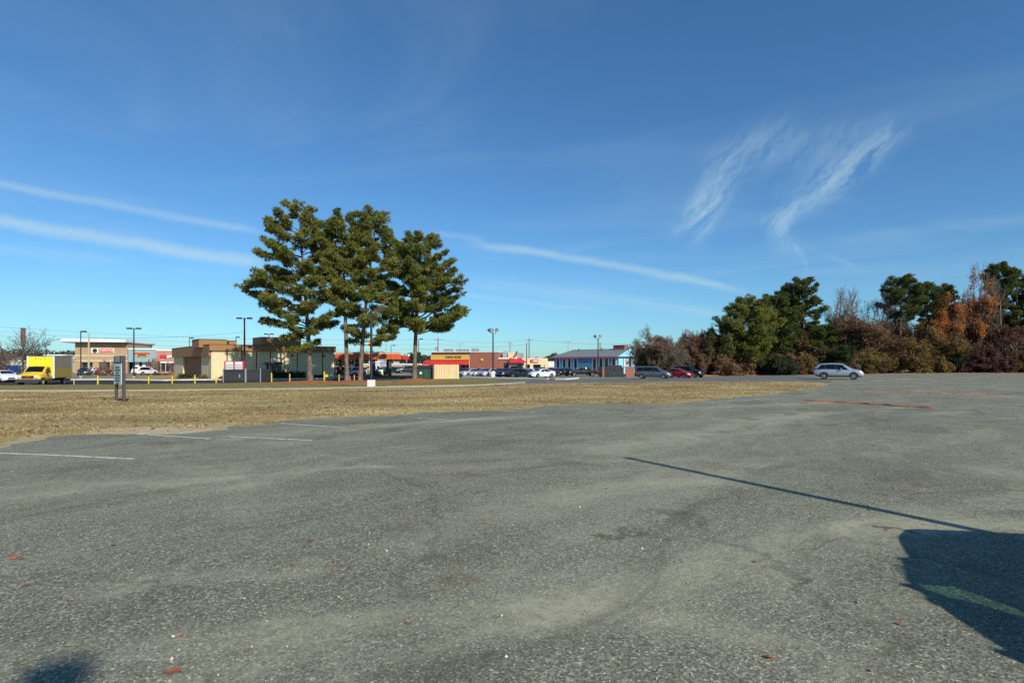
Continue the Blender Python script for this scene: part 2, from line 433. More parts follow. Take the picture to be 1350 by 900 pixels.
M_CONC = plain('concrete', (0.33,0.32,0.27), 0.85, 0.18, 2.5, bmp=0.3)
M_CONCW = plain('pale_concrete', (0.66,0.64,0.58), 0.85, 0.14, 2.5, bmp=0.3)
M_BLACK = plain('black_metal', (0.018,0.018,0.022), 0.5, 0.15, 4)
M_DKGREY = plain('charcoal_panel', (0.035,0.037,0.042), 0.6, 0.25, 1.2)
M_GALV = plain('galvanised_steel', (0.42,0.43,0.44), 0.45, 0.1, 5, metal=0.6)
M_WHITE = plain('white_paint', (0.78,0.78,0.75), 0.55, 0.06, 2)
M_WORNW = plain('worn_white_paint', (0.52,0.53,0.50), 0.8, 0.35, 9)
M_YELLOW = plain('safety_yellow', (0.72,0.50,0.02), 0.45, 0.12, 6)
M_RED = plain('red_awning', (0.62,0.028,0.03), 0.5, 0.10, 2)
M_SIGNRED = plain('sign_red', (0.62,0.03,0.03), 0.4, 0.05, 2)
M_SIGNYEL = plain('sign_yellow', (0.80,0.58,0.03), 0.4, 0.05, 2)
M_ORANGE = plain('sign_orange', (0.80,0.22,0.02), 0.4, 0.05, 2)
M_BRICK = brick('red_brick', (0.26,0.075,0.04), (0.34,0.105,0.055), (0.30,0.20,0.15))
M_TANBRICK = brick('tan_brick', (0.36,0.235,0.125), (0.42,0.28,0.155), (0.42,0.33,0.22))
M_PINKBRICK = brick('salmon_brick', (0.42,0.165,0.105), (0.46,0.20,0.13), (0.45,0.32,0.25))
M_WOODPOLE = plain('weathered_pole_wood', (0.20,0.155,0.115), 0.9, 0.25, 3, streaks=0.3)
M_LAMP = plain('lamp_glass', (0.55,0.56,0.55), 0.25, 0.05, 3)
M_RUB = plain('tyre_rubber', (0.018,0.018,0.018), 0.85, 0.2, 8)
M_RIM = plain('alloy_rim', (0.55,0.56,0.57), 0.3, 0.08, 5, metal=0.7)
M_PLASTIC = plain('black_plastic', (0.022,0.023,0.025), 0.65, 0.15, 5)
M_HEADL = plain('headlight_lens', (0.72,0.74,0.76), 0.12, 0.05, 8, spec=0.9, coat=0.8)
M_TAILL = plain('tail_light_lens', (0.35,0.012,0.015), 0.15, 0.08, 8, coat=0.8)
M_AMBER = plain('amber_lens', (0.75,0.22,0.03), 0.2, 0.08, 8, coat=0.8)
def glass_mat(name, c=(0.012,0.014,0.018), rough=0.06):
    m, t, b = new_mat(name)
    b.inputs['Base Color'].default_value = tuple(c) + (1,)
    n = t.noise(opos(t), 1.3, 3)
    t.put(b.inputs['Roughness'], t.math('MULTIPLY_ADD', n, 0.08, rough))
    b.inputs['Specular IOR Level'].default_value = 0.4
    return m
M_CARGLASS = glass_mat('dark_car_glass', (0.006,0.007,0.009), 0.08)
M_SHOPGLASS = glass_mat('shop_glass', (0.02,0.024,0.028), 0.08)

# ------------------------------------------------------------------ ground, lots, lawn
rng = np.random.default_rng(7)
random.seed(11)
def axis_steps(lo, hi, fine_lo, fine_hi, fine, grow=1.35):
    a = list(np.arange(fine_lo, fine_hi + fine * 0.5, fine))
    s, p = fine, fine_lo
    left = []
    while p > lo: s *= grow; p -= s; left.append(p)
    s, p = fine, fine_hi
    right = []
    while p < hi: s *= grow; p += s; right.append(p)
    return np.array(left[::-1] + a + right)
def grid_sheet(name, xs, ys, zf, mat, keep=None, kind='structure', label=None, smooth=True):
    X, Y = np.meshgrid(xs, ys)
    Z = zf(X, Y)
    nx, ny = len(xs), len(ys)
    idx = np.arange(nx * ny).reshape(ny, nx)
    q = np.stack([idx[:-1, :-1], idx[:-1, 1:], idx[1:, 1:], idx[1:, :-1]], -1).reshape(-1, 4)
    V = np.stack([X, Y, Z], -1).reshape(-1, 3)
    if keep is not None:
        k = keep(X, Y, Z).reshape(-1)[q].any(1); q = q[k]
        used, inv = np.unique(q, return_inverse=True); V = V[used]; q = inv.reshape(q.shape)
    o = put(name, fast_mesh(name, V, q, smooth=smooth), mat)
    return tag(o, label, None, None, kind)
def inside(X, Y, poly):
    r = np.zeros(X.shape, bool); n = len(poly)
    for i in range(n):
        x0, y0 = poly[i][:2]; x1, y1 = poly[(i+1) % n][:2]
        if y0 == y1: continue
        c = ((y0 > Y) != (y1 > Y)) & (X < (x1 - x0) * (Y - y0) / (y1 - y0) + x0)
        r ^= c
    return r
def sdist(X, Y, poly):
    d = np.full(X.shape, 1e9); n = len(poly)
    for i in range(n):
        x0, y0 = poly[i][:2]; x1, y1 = poly[(i+1) % n][:2]
        ex, ey = x1 - x0, y1 - y0; L2 = ex*ex + ey*ey + 1e-9
        t = np.clip(((X - x0)*ex + (Y - y0)*ey) / L2, 0, 1)
        d = np.minimum(d, np.hypot(X - x0 - t*ex, Y - y0 - t*ey))
    return np.where(inside(X, Y, poly), d, -d)
def wob(X, Y, s, seed=0):
    r = np.random.default_rng(seed); o = np.zeros(X.shape)
    for k in range(9):
        a = r.uniform(0, 6.28); f = s * r.uniform(0.5, 2.6); o += np.sin((X*math.cos(a) + Y*math.sin(a))*f + r.uniform(0, 6.28)) / (1 + k*0.25)
    return o / 3.0

grid_sheet('ground', axis_steps(-2500, 2500, -110, 160, 5), axis_steps(-300, 3500, -40, 180, 5), lambda X, Y: terr_np(X, Y) - 0.05, M_SOIL)
# weathered asphalt: the near lot and the lanes and lots that run on from it
BACK = [gp(1500, 489.6), gp(1350, 490.3), gp(1250, 490.7), gp(1150, 491.8), gp(1060, 494.0), gp(980, 495.2), gp(915, 496.3)]
lot_poly = [(-100, -40), (150, -40), (150, BACK[0].y)] + [(p.x, p.y) for p in BACK] + [(22, 112), (30, 150), (-100, 150)]
lot = grid_sheet('parking_lot', np.arange(-90, 140.5, 1.0), np.arange(-36, 150.5, 1.0), lambda X, Y: terr_np(X, Y), M_ASPH,
                 keep=lambda X, Y, Z: inside(X, Y, lot_poly))
# the lane behind the lawn is a paler, finer asphalt
lane_px = [(640, 509), (690, 506.5), (800, 506.5), (950, 505.5), (1080, 506), (1100, 503), (1062, 495), (985, 496), (915, 497.2), (850, 498.5), (790, 499), (600, 499.6), (560, 501.5)]
lane_poly = [gp(*p) for p in lane_px]
lane_sd = lambda X, Y: sdist(X, Y, lane_poly) + 0.5*wob(X, Y, 0.5, 3)
grid_sheet('lane', np.arange(-20, 45, 0.5), np.arange(40, 102, 0.5), lambda X, Y: terr_np(X, Y) + np.clip(lane_sd(X, Y)*0.03, -0.03, 0.008), M_DRIVE, keep=lambda X, Y, Z: lane_sd(X, Y) > -0.9)
# dark tarmac drive in front of the bank
dd_px = [(-150, 509.5), (0, 508.3), (150, 507.2), (220, 506.4), (300, 505.6), (345, 504.6), (420, 503.4), (480, 502.6), (545, 500.4), (600, 498.4), (600, 495.2), (545, 494.6), (480, 495.2), (440, 499.2), (300, 501.4), (262, 501.0), (225, 501.8), (150, 500.8), (95, 500.6), (60, 499.5), (-150, 499.0)]
dd_poly = [gp(*p) for p in dd_px]
grid_sheet('dark_drive', np.arange(-100, -4, 0.5), np.arange(48, 110, 0.5), lambda X, Y: terr_np(X, Y) + np.clip(sdist(X, Y, dd_poly)*0.05, -0.03, 0.012), M_DARKASPH, keep=lambda X, Y, Z: sdist(X, Y, dd_poly) > -0.7)
# planted ground around the bank and the shops
pl_px = [(440, 499.2), (300, 501.4), (262, 501.0), (225, 501.8), (150, 500.6), (95, 500.5)]
pl_poly = [gp(*p) for p in pl_px] + [Vector((-75, 118, 0)), Vector((-22, 118, 0))]
grid_sheet('planting_bed', np.arange(-85, -15, 0.6), np.arange(58, 120, 0.6), lambda X, Y: terr_np(X, Y) + np.clip(sdist(X, Y, pl_poly)*0.3, -0.06, 0.10), M_SOIL, keep=lambda X, Y, Z: sdist(X, Y, pl_poly) > -0.3)

KERB_PX = [(-170, 518.5), (0, 516.6), (150, 516.2), (250, 515.3), (340, 514.4), (420, 513.2), (490, 512.0), (560, 510.6), (610, 509.6), (655, 508.0), (680, 506.4), (693, 504.8)]
kerb_pts = [gp(*p) for p in KERB_PX]
# verge between the kerb and the dark drive
vg_poly = [p.copy() for p in kerb_pts] + [gp(660, 502.6), gp(600, 499.8), gp(545, 500.8), gp(480, 503.0), gp(420, 503.8), gp(345, 505.0), gp(300, 506.0), gp(220, 506.8), gp(150, 507.6), gp(0, 508.8), gp(-170, 509.8)]
def verge_z(X, Y):
    d = sdist(X, Y, vg_poly)
    return terr_np(X, Y) + np.clip(d*0.5, -0.08, 0.11) + 0.015*wob(X, Y, 1.5, 5)*(d > 0.3)
verge = grid_sheet('verge', np.arange(-75, 4, 0.4), np.arange(36, 80, 0.4), verge_z, M_VERGE, keep=lambda X, Y, Z: sdist(X, Y, vg_poly) > -0.3)

# the strip of dead lawn
LAWN_PX = [(-190, 640), (-60, 598), (0, 586), (30, 578), (62, 574), (90, 574.5), (150, 570.5), (215, 568), (260, 569), (305, 563), (345, 559), (377, 555), (410, 552), (447, 549.3), (490, 548.5), (528, 547.5), (552, 543), (590, 542.5), (625, 541.8), (663, 540.5), (700, 538), (722, 533.8), (752, 532.2), (820, 531.6), (880, 532), (905, 530), (950, 525.5), (1000, 520.5), (1040, 516.0), (1070, 512.0), (1092, 507.2),
           (1086, 504.3), (1050, 503.2), (1000, 502.8), (940, 503.0), (870, 503.8), (800, 504.8), (745, 505.4), (700, 506.0)]
lawn_poly = [gp(*p) for p in LAWN_PX] + [p.copy() for p in kerb_pts[::-1]]
def lawn_sd(X, Y): return sdist(X, Y, lawn_poly) + 0.22*wob(X, Y, 2.6, 1) + 0.10*wob(X, Y, 7.0, 2)
def lawn_z(X, Y):
    d = lawn_sd(X, Y)
    return terr_np(X, Y) + np.clip(d*0.10, -0.07, 0.045) + (0.018*wob(X, Y, 1.1, 8) + 0.012*wob(X, Y, 4.5, 9)) * np.clip(d, 0, 1)
lawn = grid_sheet('lawn', np.arange(-48, 30, 0.28), np.arange(8, 66, 0.28), lawn_z, M_LAWN, keep=lambda X, Y, Z: lawn_sd(X, Y) > -0.45)

# bare sandy patches along the lawn's edge and a bank of leaf litter below the trees
for px in ([(112, 571.5), (150, 566.5), (205, 564), (262, 565.5), (305, 560.5), (300, 566), (240, 571), (180, 572.5)], [(-40, 600), (0, 584), (35, 576), (62, 572.5), (70, 576), (30, 584), (0, 592)]):
    sp_ = [gp(*q) for q in px]; xs_ = [q.x for q in sp_]; ys_ = [q.y for q in sp_]
    sdp = lambda X, Y, sp_=sp_: sdist(X, Y, sp_) + 0.15*wob(X, Y, 3.0, 6)
    grid_sheet('bare_ground', np.arange(min(xs_) - 0.5, max(xs_) + 0.5, 0.15), np.arange(min(ys_) - 0.5, max(ys_) + 0.5, 0.15), lambda X, Y, sdp=sdp: np.maximum(lawn_z(X, Y), terr_np(X, Y)) + np.clip(sdp(X, Y)*0.06, -0.05, 0.014), M_SAND, keep=lambda X, Y, Z, sdp=sdp: sdp(X, Y) > -0.4)
lb_poly = [gp(905, 497.0)] + [q.copy() for q in BACK[::-1]] + [Vector((140, 118, 0)), Vector((35, 118, 0))]
lbs = lambda X, Y: sdist(X, Y, lb_poly) + 0.5*wob(X, Y, 0.7, 12)
grid_sheet('leafy_bank', np.arange(28, 142, 0.6), np.arange(88, 120, 0.5), lambda X, Y: terr_np(X, Y) + np.clip(lbs(X, Y)*0.12, -0.05, 0.22) + 0.03*wob(X, Y, 1.7, 13), M_LITTER, keep=lambda X, Y, Z: lbs(X, Y) > -0.8)

def blades(name, X, Y, Z, h, w, n, mat, tint, spread=0.6):
    """tufts of n bent blades each, one mesh"""
    N = len(X)
    a = rng.uniform(0, 6.283, (N, n)); lean = rng.uniform(0.2, 1.0, (N, n))*spread
    hh = h[:, None]*rng.uniform(0.6, 1.1, (N, n)); ca, sa = np.cos(a), np.sin(a)
    bx = X[:, None] + rng.normal(0, 0.02, (N, n)); by = Y[:, None] + rng.normal(0, 0.02, (N, n)); bz = np.repeat(Z[:, None], n, 1) - 0.01
    ww = w[:, None]*np.ones((1, n))
    p0 = np.stack([bx - sa*ww, by + ca*ww, bz], -1); p1 = np.stack([bx + sa*ww, by - ca*ww, bz], -1)
    p2 = np.stack([bx + ca*lean*hh, by + sa*lean*hh, bz + hh], -1)
    V = np.stack([p0, p1, p2], 2).reshape(-1, 3)
    return put(name, fast_mesh(name, V, np.arange(len(V)).reshape(-1, 3), np.clip(np.repeat(tint, n) + rng.normal(0, 0.08, N*n), 0, 1)), mat)
M_STRAW = leafy('dry_blades', [(0.0, (0.14,0.085,0.036)), (0.35, (0.31,0.22,0.092)), (0.7, (0.46,0.355,0.165)), (1.0, (0.58,0.49,0.275))], 0.25, 0.8, 0.1)
yy = 10.5 + 54*rng.random(210000)**1.35; xx = (rng.uniform(-130, 1100, len(yy)) - U0)/F*yy
k = lawn_sd(xx, yy) > 0.02 + 0.25*rng.random(len(xx))**3; xx, yy = xx[k], yy[k]
patch = wob(xx, yy, 0.8, 21) + 0.6*wob(xx, yy, 3.0, 22)
k = rng.random(len(xx)) < 0.45 + 0.4*patch; xx, yy, patch = xx[k], yy[k], patch[k]
g = blades('dry_grass', xx, yy, lawn_z(xx, yy), rng.uniform(0.025, 0.075, len(xx)), 0.004 + 0.0005*yy, 3, M_STRAW, np.clip(0.5 + 0.45*wob(xx, yy*2.2, 0.35, 41) + 0.25*patch + rng.normal(0, 0.10, len(xx)), 0, 1), 1.3)
tag(g, 'short dead straw coloured grass over the lawn strip', 'grass', kind='stuff')
M_GREENISH = leafy('verge_blades', [(0.0, (0.20,0.14,0.05)), (0.5, (0.24,0.20,0.065)), (1.0, (0.40,0.31,0.13))], 0.3, 0.8, 0.1)
t_ = rng.random(26000); yy = 40 + 38*t_; xx = (rng.uniform(-100, 690, len(yy)) - U0)/F*yy
k = sdist(xx, yy, vg_poly) > 0.15; xx, yy = xx[k], yy[k]
g = blades('verge_grass', xx, yy, verge_z(xx, yy), rng.uniform(0.03, 0.07, len(xx)), 0.012 + 0*yy, 3, M_GREENISH, np.clip(0.5 + 0.4*wob(xx, yy, 0.5, 4), 0, 1), 1.0)
tag(g, 'olive green grass on the verge behind the concrete kerb', 'grass', kind='stuff')
# dead leaves blown over the lawn, far too many to count
def litter(name, X, Y, Z, size, mat, label, tint=None):
    N = len(X); a = rng.uniform(0, 6.283, N); s = size*rng.uniform(0.6, 1.4, N)
    off = [(-1, -0.55), (0.2, -0.8), (1, 0.1), (-0.1, 0.8)]
    P = []
    tl = rng.normal(0, 0.35, (N, 2))
    for ox, oy in off:
        lx = (ox*np.cos(a) - oy*np.sin(a))*s; ly = (ox*np.sin(a) + oy*np.cos(a))*s
        P.append(np.stack([X + lx, Y + ly, Z + 0.012 + np.abs(lx*tl[:, 0] + ly*tl[:, 1])], -1))
    V = np.stack(P, 1).reshape(-1, 3)
    return tag(put(name, fast_mesh(name, V, np.arange(4*N).reshape(-1, 4), rng.random(N) if tint is None else tint), mat), label, 'leaves', kind='stuff')
M_DEADLEAF = leafy('dead_leaves', [(0.0, (0.10,0.045,0.02)), (0.5, (0.28,0.12,0.045)), (1.0, (0.46,0.24,0.09))], 0.15, 0.7, 0.2)
yy = 11 + 50*rng.random(9000)**1.3; xx = (rng.uniform(-100, 1080, len(yy)) - U0)/F*yy
k = lawn_sd(xx, yy) > -0.15; xx, yy = xx[k], yy[k]
k = rng.random(len(xx)) < 0.3 + 0.5*wob(xx, yy, 0.7, 31); xx, yy = xx[k], yy[k]
litter('leaf_litter', xx, yy, np.maximum(lawn_z(xx, yy), terr_np(xx, yy)) + 0.012, 0.05, M_DEADLEAF, 'brown dead leaves blown across the dry lawn')

# concrete kerb along the far side of the lawn, laid in lengths
def resample(pts, step):
    out = [pts[0].copy()]; acc = 0.0
    for a, b in zip(pts[:-1], pts[1:]):
        L = (b - a).to_2d().length if hasattr(b - a, 'to_2d') else (b - a).length
        t = step - acc
        while t <= L: out.append(a.lerp(b, t / L)); t += step
        acc = L - (t - step)
    out.append(pts[-1].copy()); return out
def kerb_run(root_name, pts, step, wid, hgt, mat, piece='kerb_stone'):
    root = tag(thing(root_name, None, None), kind='structure')
    rp = resample(pts, step)
    for a, b in zip(rp[:-1], rp[1:]):
        a, b = Vector((a.x, a.y, terr(a.x, a.y))), Vector((b.x, b.y, terr(b.x, b.y)))
        d = (b - a); L = d.length
        if L < 0.3: continue
        d.normalize(); n = Vector((-d.y, d.x, 0)).normalized()
        a2, b2 = a + d*0.012, b - d*0.012; mb = MB()
        prof = [(0.0, -0.12), (0.0, hgt - 0.03), (0.03, hgt), (wid - 0.01, hgt), (wid, hgt - 0.01), (wid, -0.12)]
        jz = random.uniform(-0.012, 0.012)
        vs = [p + n*q[0] + Vector((0, 0, q[1] + jz)) for p in (a2, b2) for q in prof]
        m = len(prof)
        mb.add(vs, [tuple(range(m)), tuple(range(2*m-1, m-1, -1))] + [(i, (i+1) % m, m + (i+1) % m, m + i) for i in range(m)])
        mb.build(piece, mat, root)
    return root
kerb_run('kerb', kerb_pts, 3.0, 0.32, 0.15, M_CONC)
kerb_run('lot_kerb', [gp(*p) for p in [(596, 496.6), (625, 497.4), (660, 498.4), (700, 499.4), (725, 500.2), (745, 500.4), (757, 499.8), (764, 498.9)]], 3.0, 0.25, 0.16, M_CONCW)
kerb_run('bank_kerb', [gp(*p) for p in [(92, 500.9), (150, 500.8), (222, 501.9), (262, 501.0), (300, 501.3), (360, 500.8), (440, 499.3)]], 3.0, 0.2, 0.14, M_CONCW)
# a rust red drain casting set in the pale kerb
p = gp(728.5, 500.6)
dr = thing('kerb_drain', 'rust red drain casting set into the pale kerb of the car row', 'drain', p, 0.35)
MB().rbox((0, 0.1, 0.0), 0.62, 0.5, 0.19, 0.03).build('casting', plain('rusty_iron', (0.24,0.07,0.035), 0.8, 0.3, 6), dr)
for i in range(4): MB().box(-0.24 + i*0.13, -0.17 + i*0.13, -0.157, -0.152, 0.03, 0.14).build('inlet_slot', M_PLASTIC, dr)

# pine straw heaped round the feet of the big pines
def mound(name, c, rx, ry, h, label):
    n, m = 30, 8; vs = [(c.x, c.y, c.z + h)]; fs = []
    for j in range(1, m + 1):
        for i in range(n):
            a = 2*math.pi*i/n; r = j/m*(1 + 0.12*math.sin(3*a + c.x) + 0.06*math.sin(7*a))
            x, y = c.x + rx*r*math.cos(a), c.y + ry*r*math.sin(a)
            zz = h*(0.5 + 0.5*math.cos(math.pi*j/m)) + random.uniform(-0.03, 0.03)*(j < m)
            vs.append((x, y, terr(x, y) + 0.11 + zz - (0.14 if j == m else 0.0)))
    for i in range(n): fs.append((0, 1 + i, 1 + (i+1) % n))
    for j in range(m - 1):
        for i in range(n): fs.append((1 + j*n + i, 1 + (j+1)*n + i, 1 + (j+1)*n + (i+1) % n, 1 + j*n + (i+1) % n))
    mb = MB(); mb.add(vs, fs); o = mb.build(name, M_MULCH, None, True)
    return tag(o, label, 'mulch', kind='stuff')
mound('pine_straw_bed', gp(412, 505.4), 5.6, 4.2, 0.22, 'rusty pine straw heaped round the foot of the tall leaning pine')
mound('pine_straw_bed', gp(466, 505.4), 4.2, 4.4, 0.22, 'rusty pine straw heaped round the feet of the twin pines')
mound('pine_straw_bed', gp(549, 503.2), 3.2, 4.0, 0.34, 'rusty pine straw heaped round the foot of the round topped pine')

# painted stall lines, worn
def worn_paint():
    m, t, b = new_mat('worn_stall_paint')
    p = wpos(t)
    n = t.noise(p, 6.0, 5, 0.7); n2 = t.noise(p, 70.0, 2)
    f = t.sstep(t.math('ADD', t.math('MULTIPLY', n, 0.7), t.math('MULTIPLY', n2, 0.3)), 0.36, 0.56)
    t.put(b.inputs['Base Color'], t.mix(f, (0.17, 0.175, 0.16), (0.60, 0.61, 0.57)))
    b.inputs['Roughness'].default_value = 0.9
    return m
M_STALL = worn_paint()
for (u1, v1, u2, v2) in [(-60, 595.5, 50, 599), (50, 599, 178, 605), (180, 572, 278, 578.5), (300, 575.5, 412, 580.5), (370, 558, 456, 564), (545, 551, 588, 552.6), (664, 542, 706, 542.8), (768, 542.2, 802, 542.8), (918, 531, 978, 527.6), (978, 527.6, 1040, 524.4)]:
    a, b = gp(u1, v1), gp(u2, v2); d = (b - a).normalized(); n = Vector((-d.y, d.x, 0)) * 0.05
    k_ = 8; vs = []
    for i in range(k_ + 1):
        c = a.lerp(b, i / k_); j = random.uniform(0.85, 1.1)
        for s_ in (-1, 1):
            q = c + n*s_*j; vs.append((q.x, q.y, terr(q.x, q.y) + 0.005))
    mb = MB(); mb.add(vs, [(2*i, 2*i+1, 2*i+3, 2*i+2) for i in range(k_)])
    mb.build('stall_line', M_STALL, lot, fix=False)

# two faded orange speed humps
def hump(name, pa, pb, wid, hgt, label):
    a, b = gp(*pa), gp(*pb); L = (b - a).length; d = (b - a).normalized(); n = Vector((-d.y, d.x, 0))
    ns, k_ = 44, 7; mb = MB(); vs = []
    for i in range(ns + 1):
        t = i/ns; e = min(1, min(t, 1-t)*18 + 0.25)
        c = a + d*L*t + n*(0.10*math.sin(t*7 + L) + 0.03*math.sin(t*31))
        for j in range(k_):
            s_ = j/(k_-1)*2 - 1
            vs.append((c.x + n.x*s_*wid/2, c.y + n.y*s_*wid/2, terr(c.x, c.y) - 0.02 + (hgt*e*(1 + 0.12*math.sin(t*40)) + 0.02)*math.sqrt(max(0, 1 - s_*s_))))
    fs = [(i*k_+j, i*k_+j+1, (i+1)*k_+j+1, (i+1)*k_+j) for i in range(ns) for j in range(k_-1)]
    fs += [tuple(range(k_)), tuple(range(ns*k_ + k_ - 1, ns*k_ - 1, -1))]
    mb.add(vs, fs)
    return tag(mb.build(name, M_HUMP, None, True), label, 'speed hump')
def hump_mat():
    m, t, b = new_mat('faded_orange_paint')
    p = wpos(t); n = t.noise(p, 3.5, 6, 0.7)
    t.put(b.inputs['Base Color'], t.ramp(n, [(0.34, (0.07,0.055,0.045)), (0.46, (0.27,0.12,0.065)), (0.6, (0.36,0.165,0.085)), (0.75, (0.36,0.22,0.135))]))
    b.inputs['Roughness'].default_value = 0.9; bump(t, b, t.noise(p, 25, 3), 0.5, 0.02)
    return m
M_HUMP = hump_mat()
hump('speed_hump', (1059, 528.0), (1238, 538.6), 0.26, 0.075, 'faded orange speed hump lying closer to the grass tip')
hump('speed_hump', (1132, 516.4), (1326, 520.8), 0.24, 0.055, 'patchy orange speed hump nearer to the trees than the other')

# loose stones on the asphalt
N = 7000
yy = 2.7 + 12*rng.random(N)**1.6; xx = (rng.uniform(-60, 1420, N) - U0)/F*yy
s = rng.uniform(0.0025, 0.0065, N)*(1 + 1.6*(rng.random(N) > 0.96))
oct_ = np.array([(1,0,0),(-0.8,0.3,0),(0,0.9,0.1),(0.1,-1,0),(0,0.1,0.8),(0,0,-0.6)])
a = rng.uniform(0, 6.28, N); ca, sa = np.cos(a), np.sin(a)
V = np.empty((N, 6, 3))
for i, q in enumerate(oct_):
    jx = rng.uniform(0.7, 1.3, N)
    V[:, i, 0] = xx + s*jx*(q[0]*ca - q[1]*sa); V[:, i, 1] = yy + s*jx*(q[0]*sa + q[1]*ca); V[:, i, 2] = 0.35*s + s*jx*q[2]
fo = np.array([(0,2,4),(2,1,4),(1,3,4),(3,0,4),(2,0,5),(1,2,5),(3,1,5),(0,3,5)])
Fc = (np.arange(N)[:, None, None]*6 + fo[None]).reshape(-1, 3)
M_STONE = leafy('loose_stone', [(0.0, (0.09,0.09,0.085)), (0.5, (0.22,0.215,0.19)), (0.8, (0.38,0.36,0.30)), (0.93, (0.50,0.42,0.26)), (1.0, (0.75,0.74,0.70))], 0.0, 0.9, 0.2)
tag(put('gravel', fast_mesh('gravel', V.reshape(-1, 3), Fc, np.repeat(rng.random(N), 8)), M_STONE), 'small loose stones scattered over the near asphalt', 'gravel', kind='stuff')

# single fallen leaves lying on the asphalt
def leaf_mesh(seed):
    r = random.Random(seed); n = 11; pts = []
    for i in range(n*2):
        a = math.pi*2*i/(n*2); rad = (0.02 if i % 2 else 0.034)*(1 + 0.5*math.cos(a))*r.uniform(0.8, 1.2)
        x, y = rad*math.cos(a)*1.2, rad*math.sin(a)
        pts.append((x, y, 0.006 + y*y*8 + 0.10*abs(x)*r.uniform(0.3, 1.4)))
    lo = [(x, y, z - 0.002) for x, y, z in pts]
    m = len(pts); vs = [(0, 0, 0.006)] + pts + [(0, 0, 0.004)] + lo
    fs = [(0, 1+i, 1+(i+1) % m) for i in range(m)] + [(m+1, m+2+(i+1) % m, m+2+i) for i in range(m)] + [(1+i, m+2+i, m+2+(i+1) % m, 1+(i+1) % m) for i in range(m)]
    mb = MB(); mb.add(vs, fs); mb.tube((-0.03, 0, 0.006), (-0.055, 0.008, 0.012), 0.0012, 0.0012, 5)
    return mb.mesh('fallen_leaf')
M_LEAVES = [plain('rust_leaf', (0.34,0.115,0.045), 0.7, 0.3, 30), plain('brown_leaf', (0.22,0.085,0.035), 0.7, 0.3, 30), plain('red_leaf', (0.30,0.065,0.045), 0.7, 0.3, 30)]
LM = [leaf_mesh(i) for i in range(4)]
LPX = [(17, 737, 1.6), (31, 736.5, 1.3), (148, 719, 1.2), (36, 771, 1.2), (228, 886, 1.4), (235, 884, 0.8), (293, 706.5, 1), (408, 713, 1.2), (385, 745, 0.9), (440, 745, 1), (540, 821, 0.9), (1010, 865.5, 1.2), (1017, 868, 0.8), (996, 741, 0.9), (1193, 647, 1.3), (1167, 698.5, 1), (1147, 673, 1.1), (1186, 823, 0.8), (65, 684, 1), (98, 651, 1), (545, 631, 1), (580, 625.5, 1.1), (717, 607, 1.0), (490, 651, 0.9), (640, 690, 1), (90, 792, 0.8), (1142, 638, 1.0), (240, 837, 0.8), (760, 640, 0.9)]
for i, (u, v, s_) in enumerate(LPX):
    p = gp(u, v); o = put('fallen_leaf', LM[i % 4], None); me_m = M_LEAVES[i % 3]
    if not LM[i % 4].materials: LM[i % 4].materials.append(M_LEAVES[0])
    o.material_slots[0].link = 'OBJECT'; o.material_slots[0].material = me_m
    o.location = (p.x, p.y, p.z + 0.002); o.rotation_euler = (random.uniform(-0.2, 0.2), random.uniform(-0.2, 0.2), random.uniform(0, 6.28)); o.scale = (s_*0.55,)*3
    tag(o, ['single rust orange fallen leaf on the grey asphalt', 'single dull brown fallen leaf on the grey asphalt', 'single deep red fallen leaf on the grey asphalt'][i % 3], 'leaf', ['rust leaves on the lot', 'brown leaves on the lot', 'red leaves on the lot'][i % 3])

# ------------------------------------------------------------------ buildings
def boxpart(name, mat, parent, *b):
    return MB().box(*b).build(name, mat, parent)
def text_mesh(body, size, depth=0.02):
    c = bpy.data.curves.new('lettering', 'FONT'); c.body = body; c.size = size; c.extrude = depth; c.align_x = 'CENTER'; c.align_y = 'CENTER'; c.offset = size*0.012
    o = bpy.data.objects.new('tmp', c); COL.objects.link(o)
    dg = bpy.context.evaluated_depsgraph_get(); me = bpy.data.meshes.new_from_object(o.evaluated_get(dg))
    bpy.data.objects.remove(o); return me
def lettering(body, size, mat, parent, x, y, z, width=None, name='lettering'):
    """upright letters facing -y of the parent"""
    me = text_mesh(body, size); o = put(name, me, mat, parent)
    o.rotation_euler = (math.pi/2, 0, 0); o.location = (x, y, z)
    if width:
        xs = [v.co.x for v in me.vertices]; o.scale.x = width/(max(xs) - min(xs))
    return o
M_CREAM = plain('cream_panel', (0.66,0.56,0.34), 0.8, 0.07, 1.5, bmp=0.2, streaks=0.10)
M_BATTEN = plain('brown_batten', (0.20,0.095,0.04), 0.7, 0.15, 3)
M_FASCIA = plain('brown_fascia', (0.31,0.155,0.055), 0.7, 0.08, 0.8, streaks=0.12)
M_PARAPET = plain('flat_roof_gravel', (0.30,0.28,0.25), 0.9, 0.2, 2)
M_BRONZE = plain('bronze_frame', (0.06,0.045,0.032), 0.5, 0.1, 3)
M_GREYROOF = plain('grey_metal_roof', (0.20,0.225,0.225), 0.5, 0.10, 1.2, streaks=0.1)

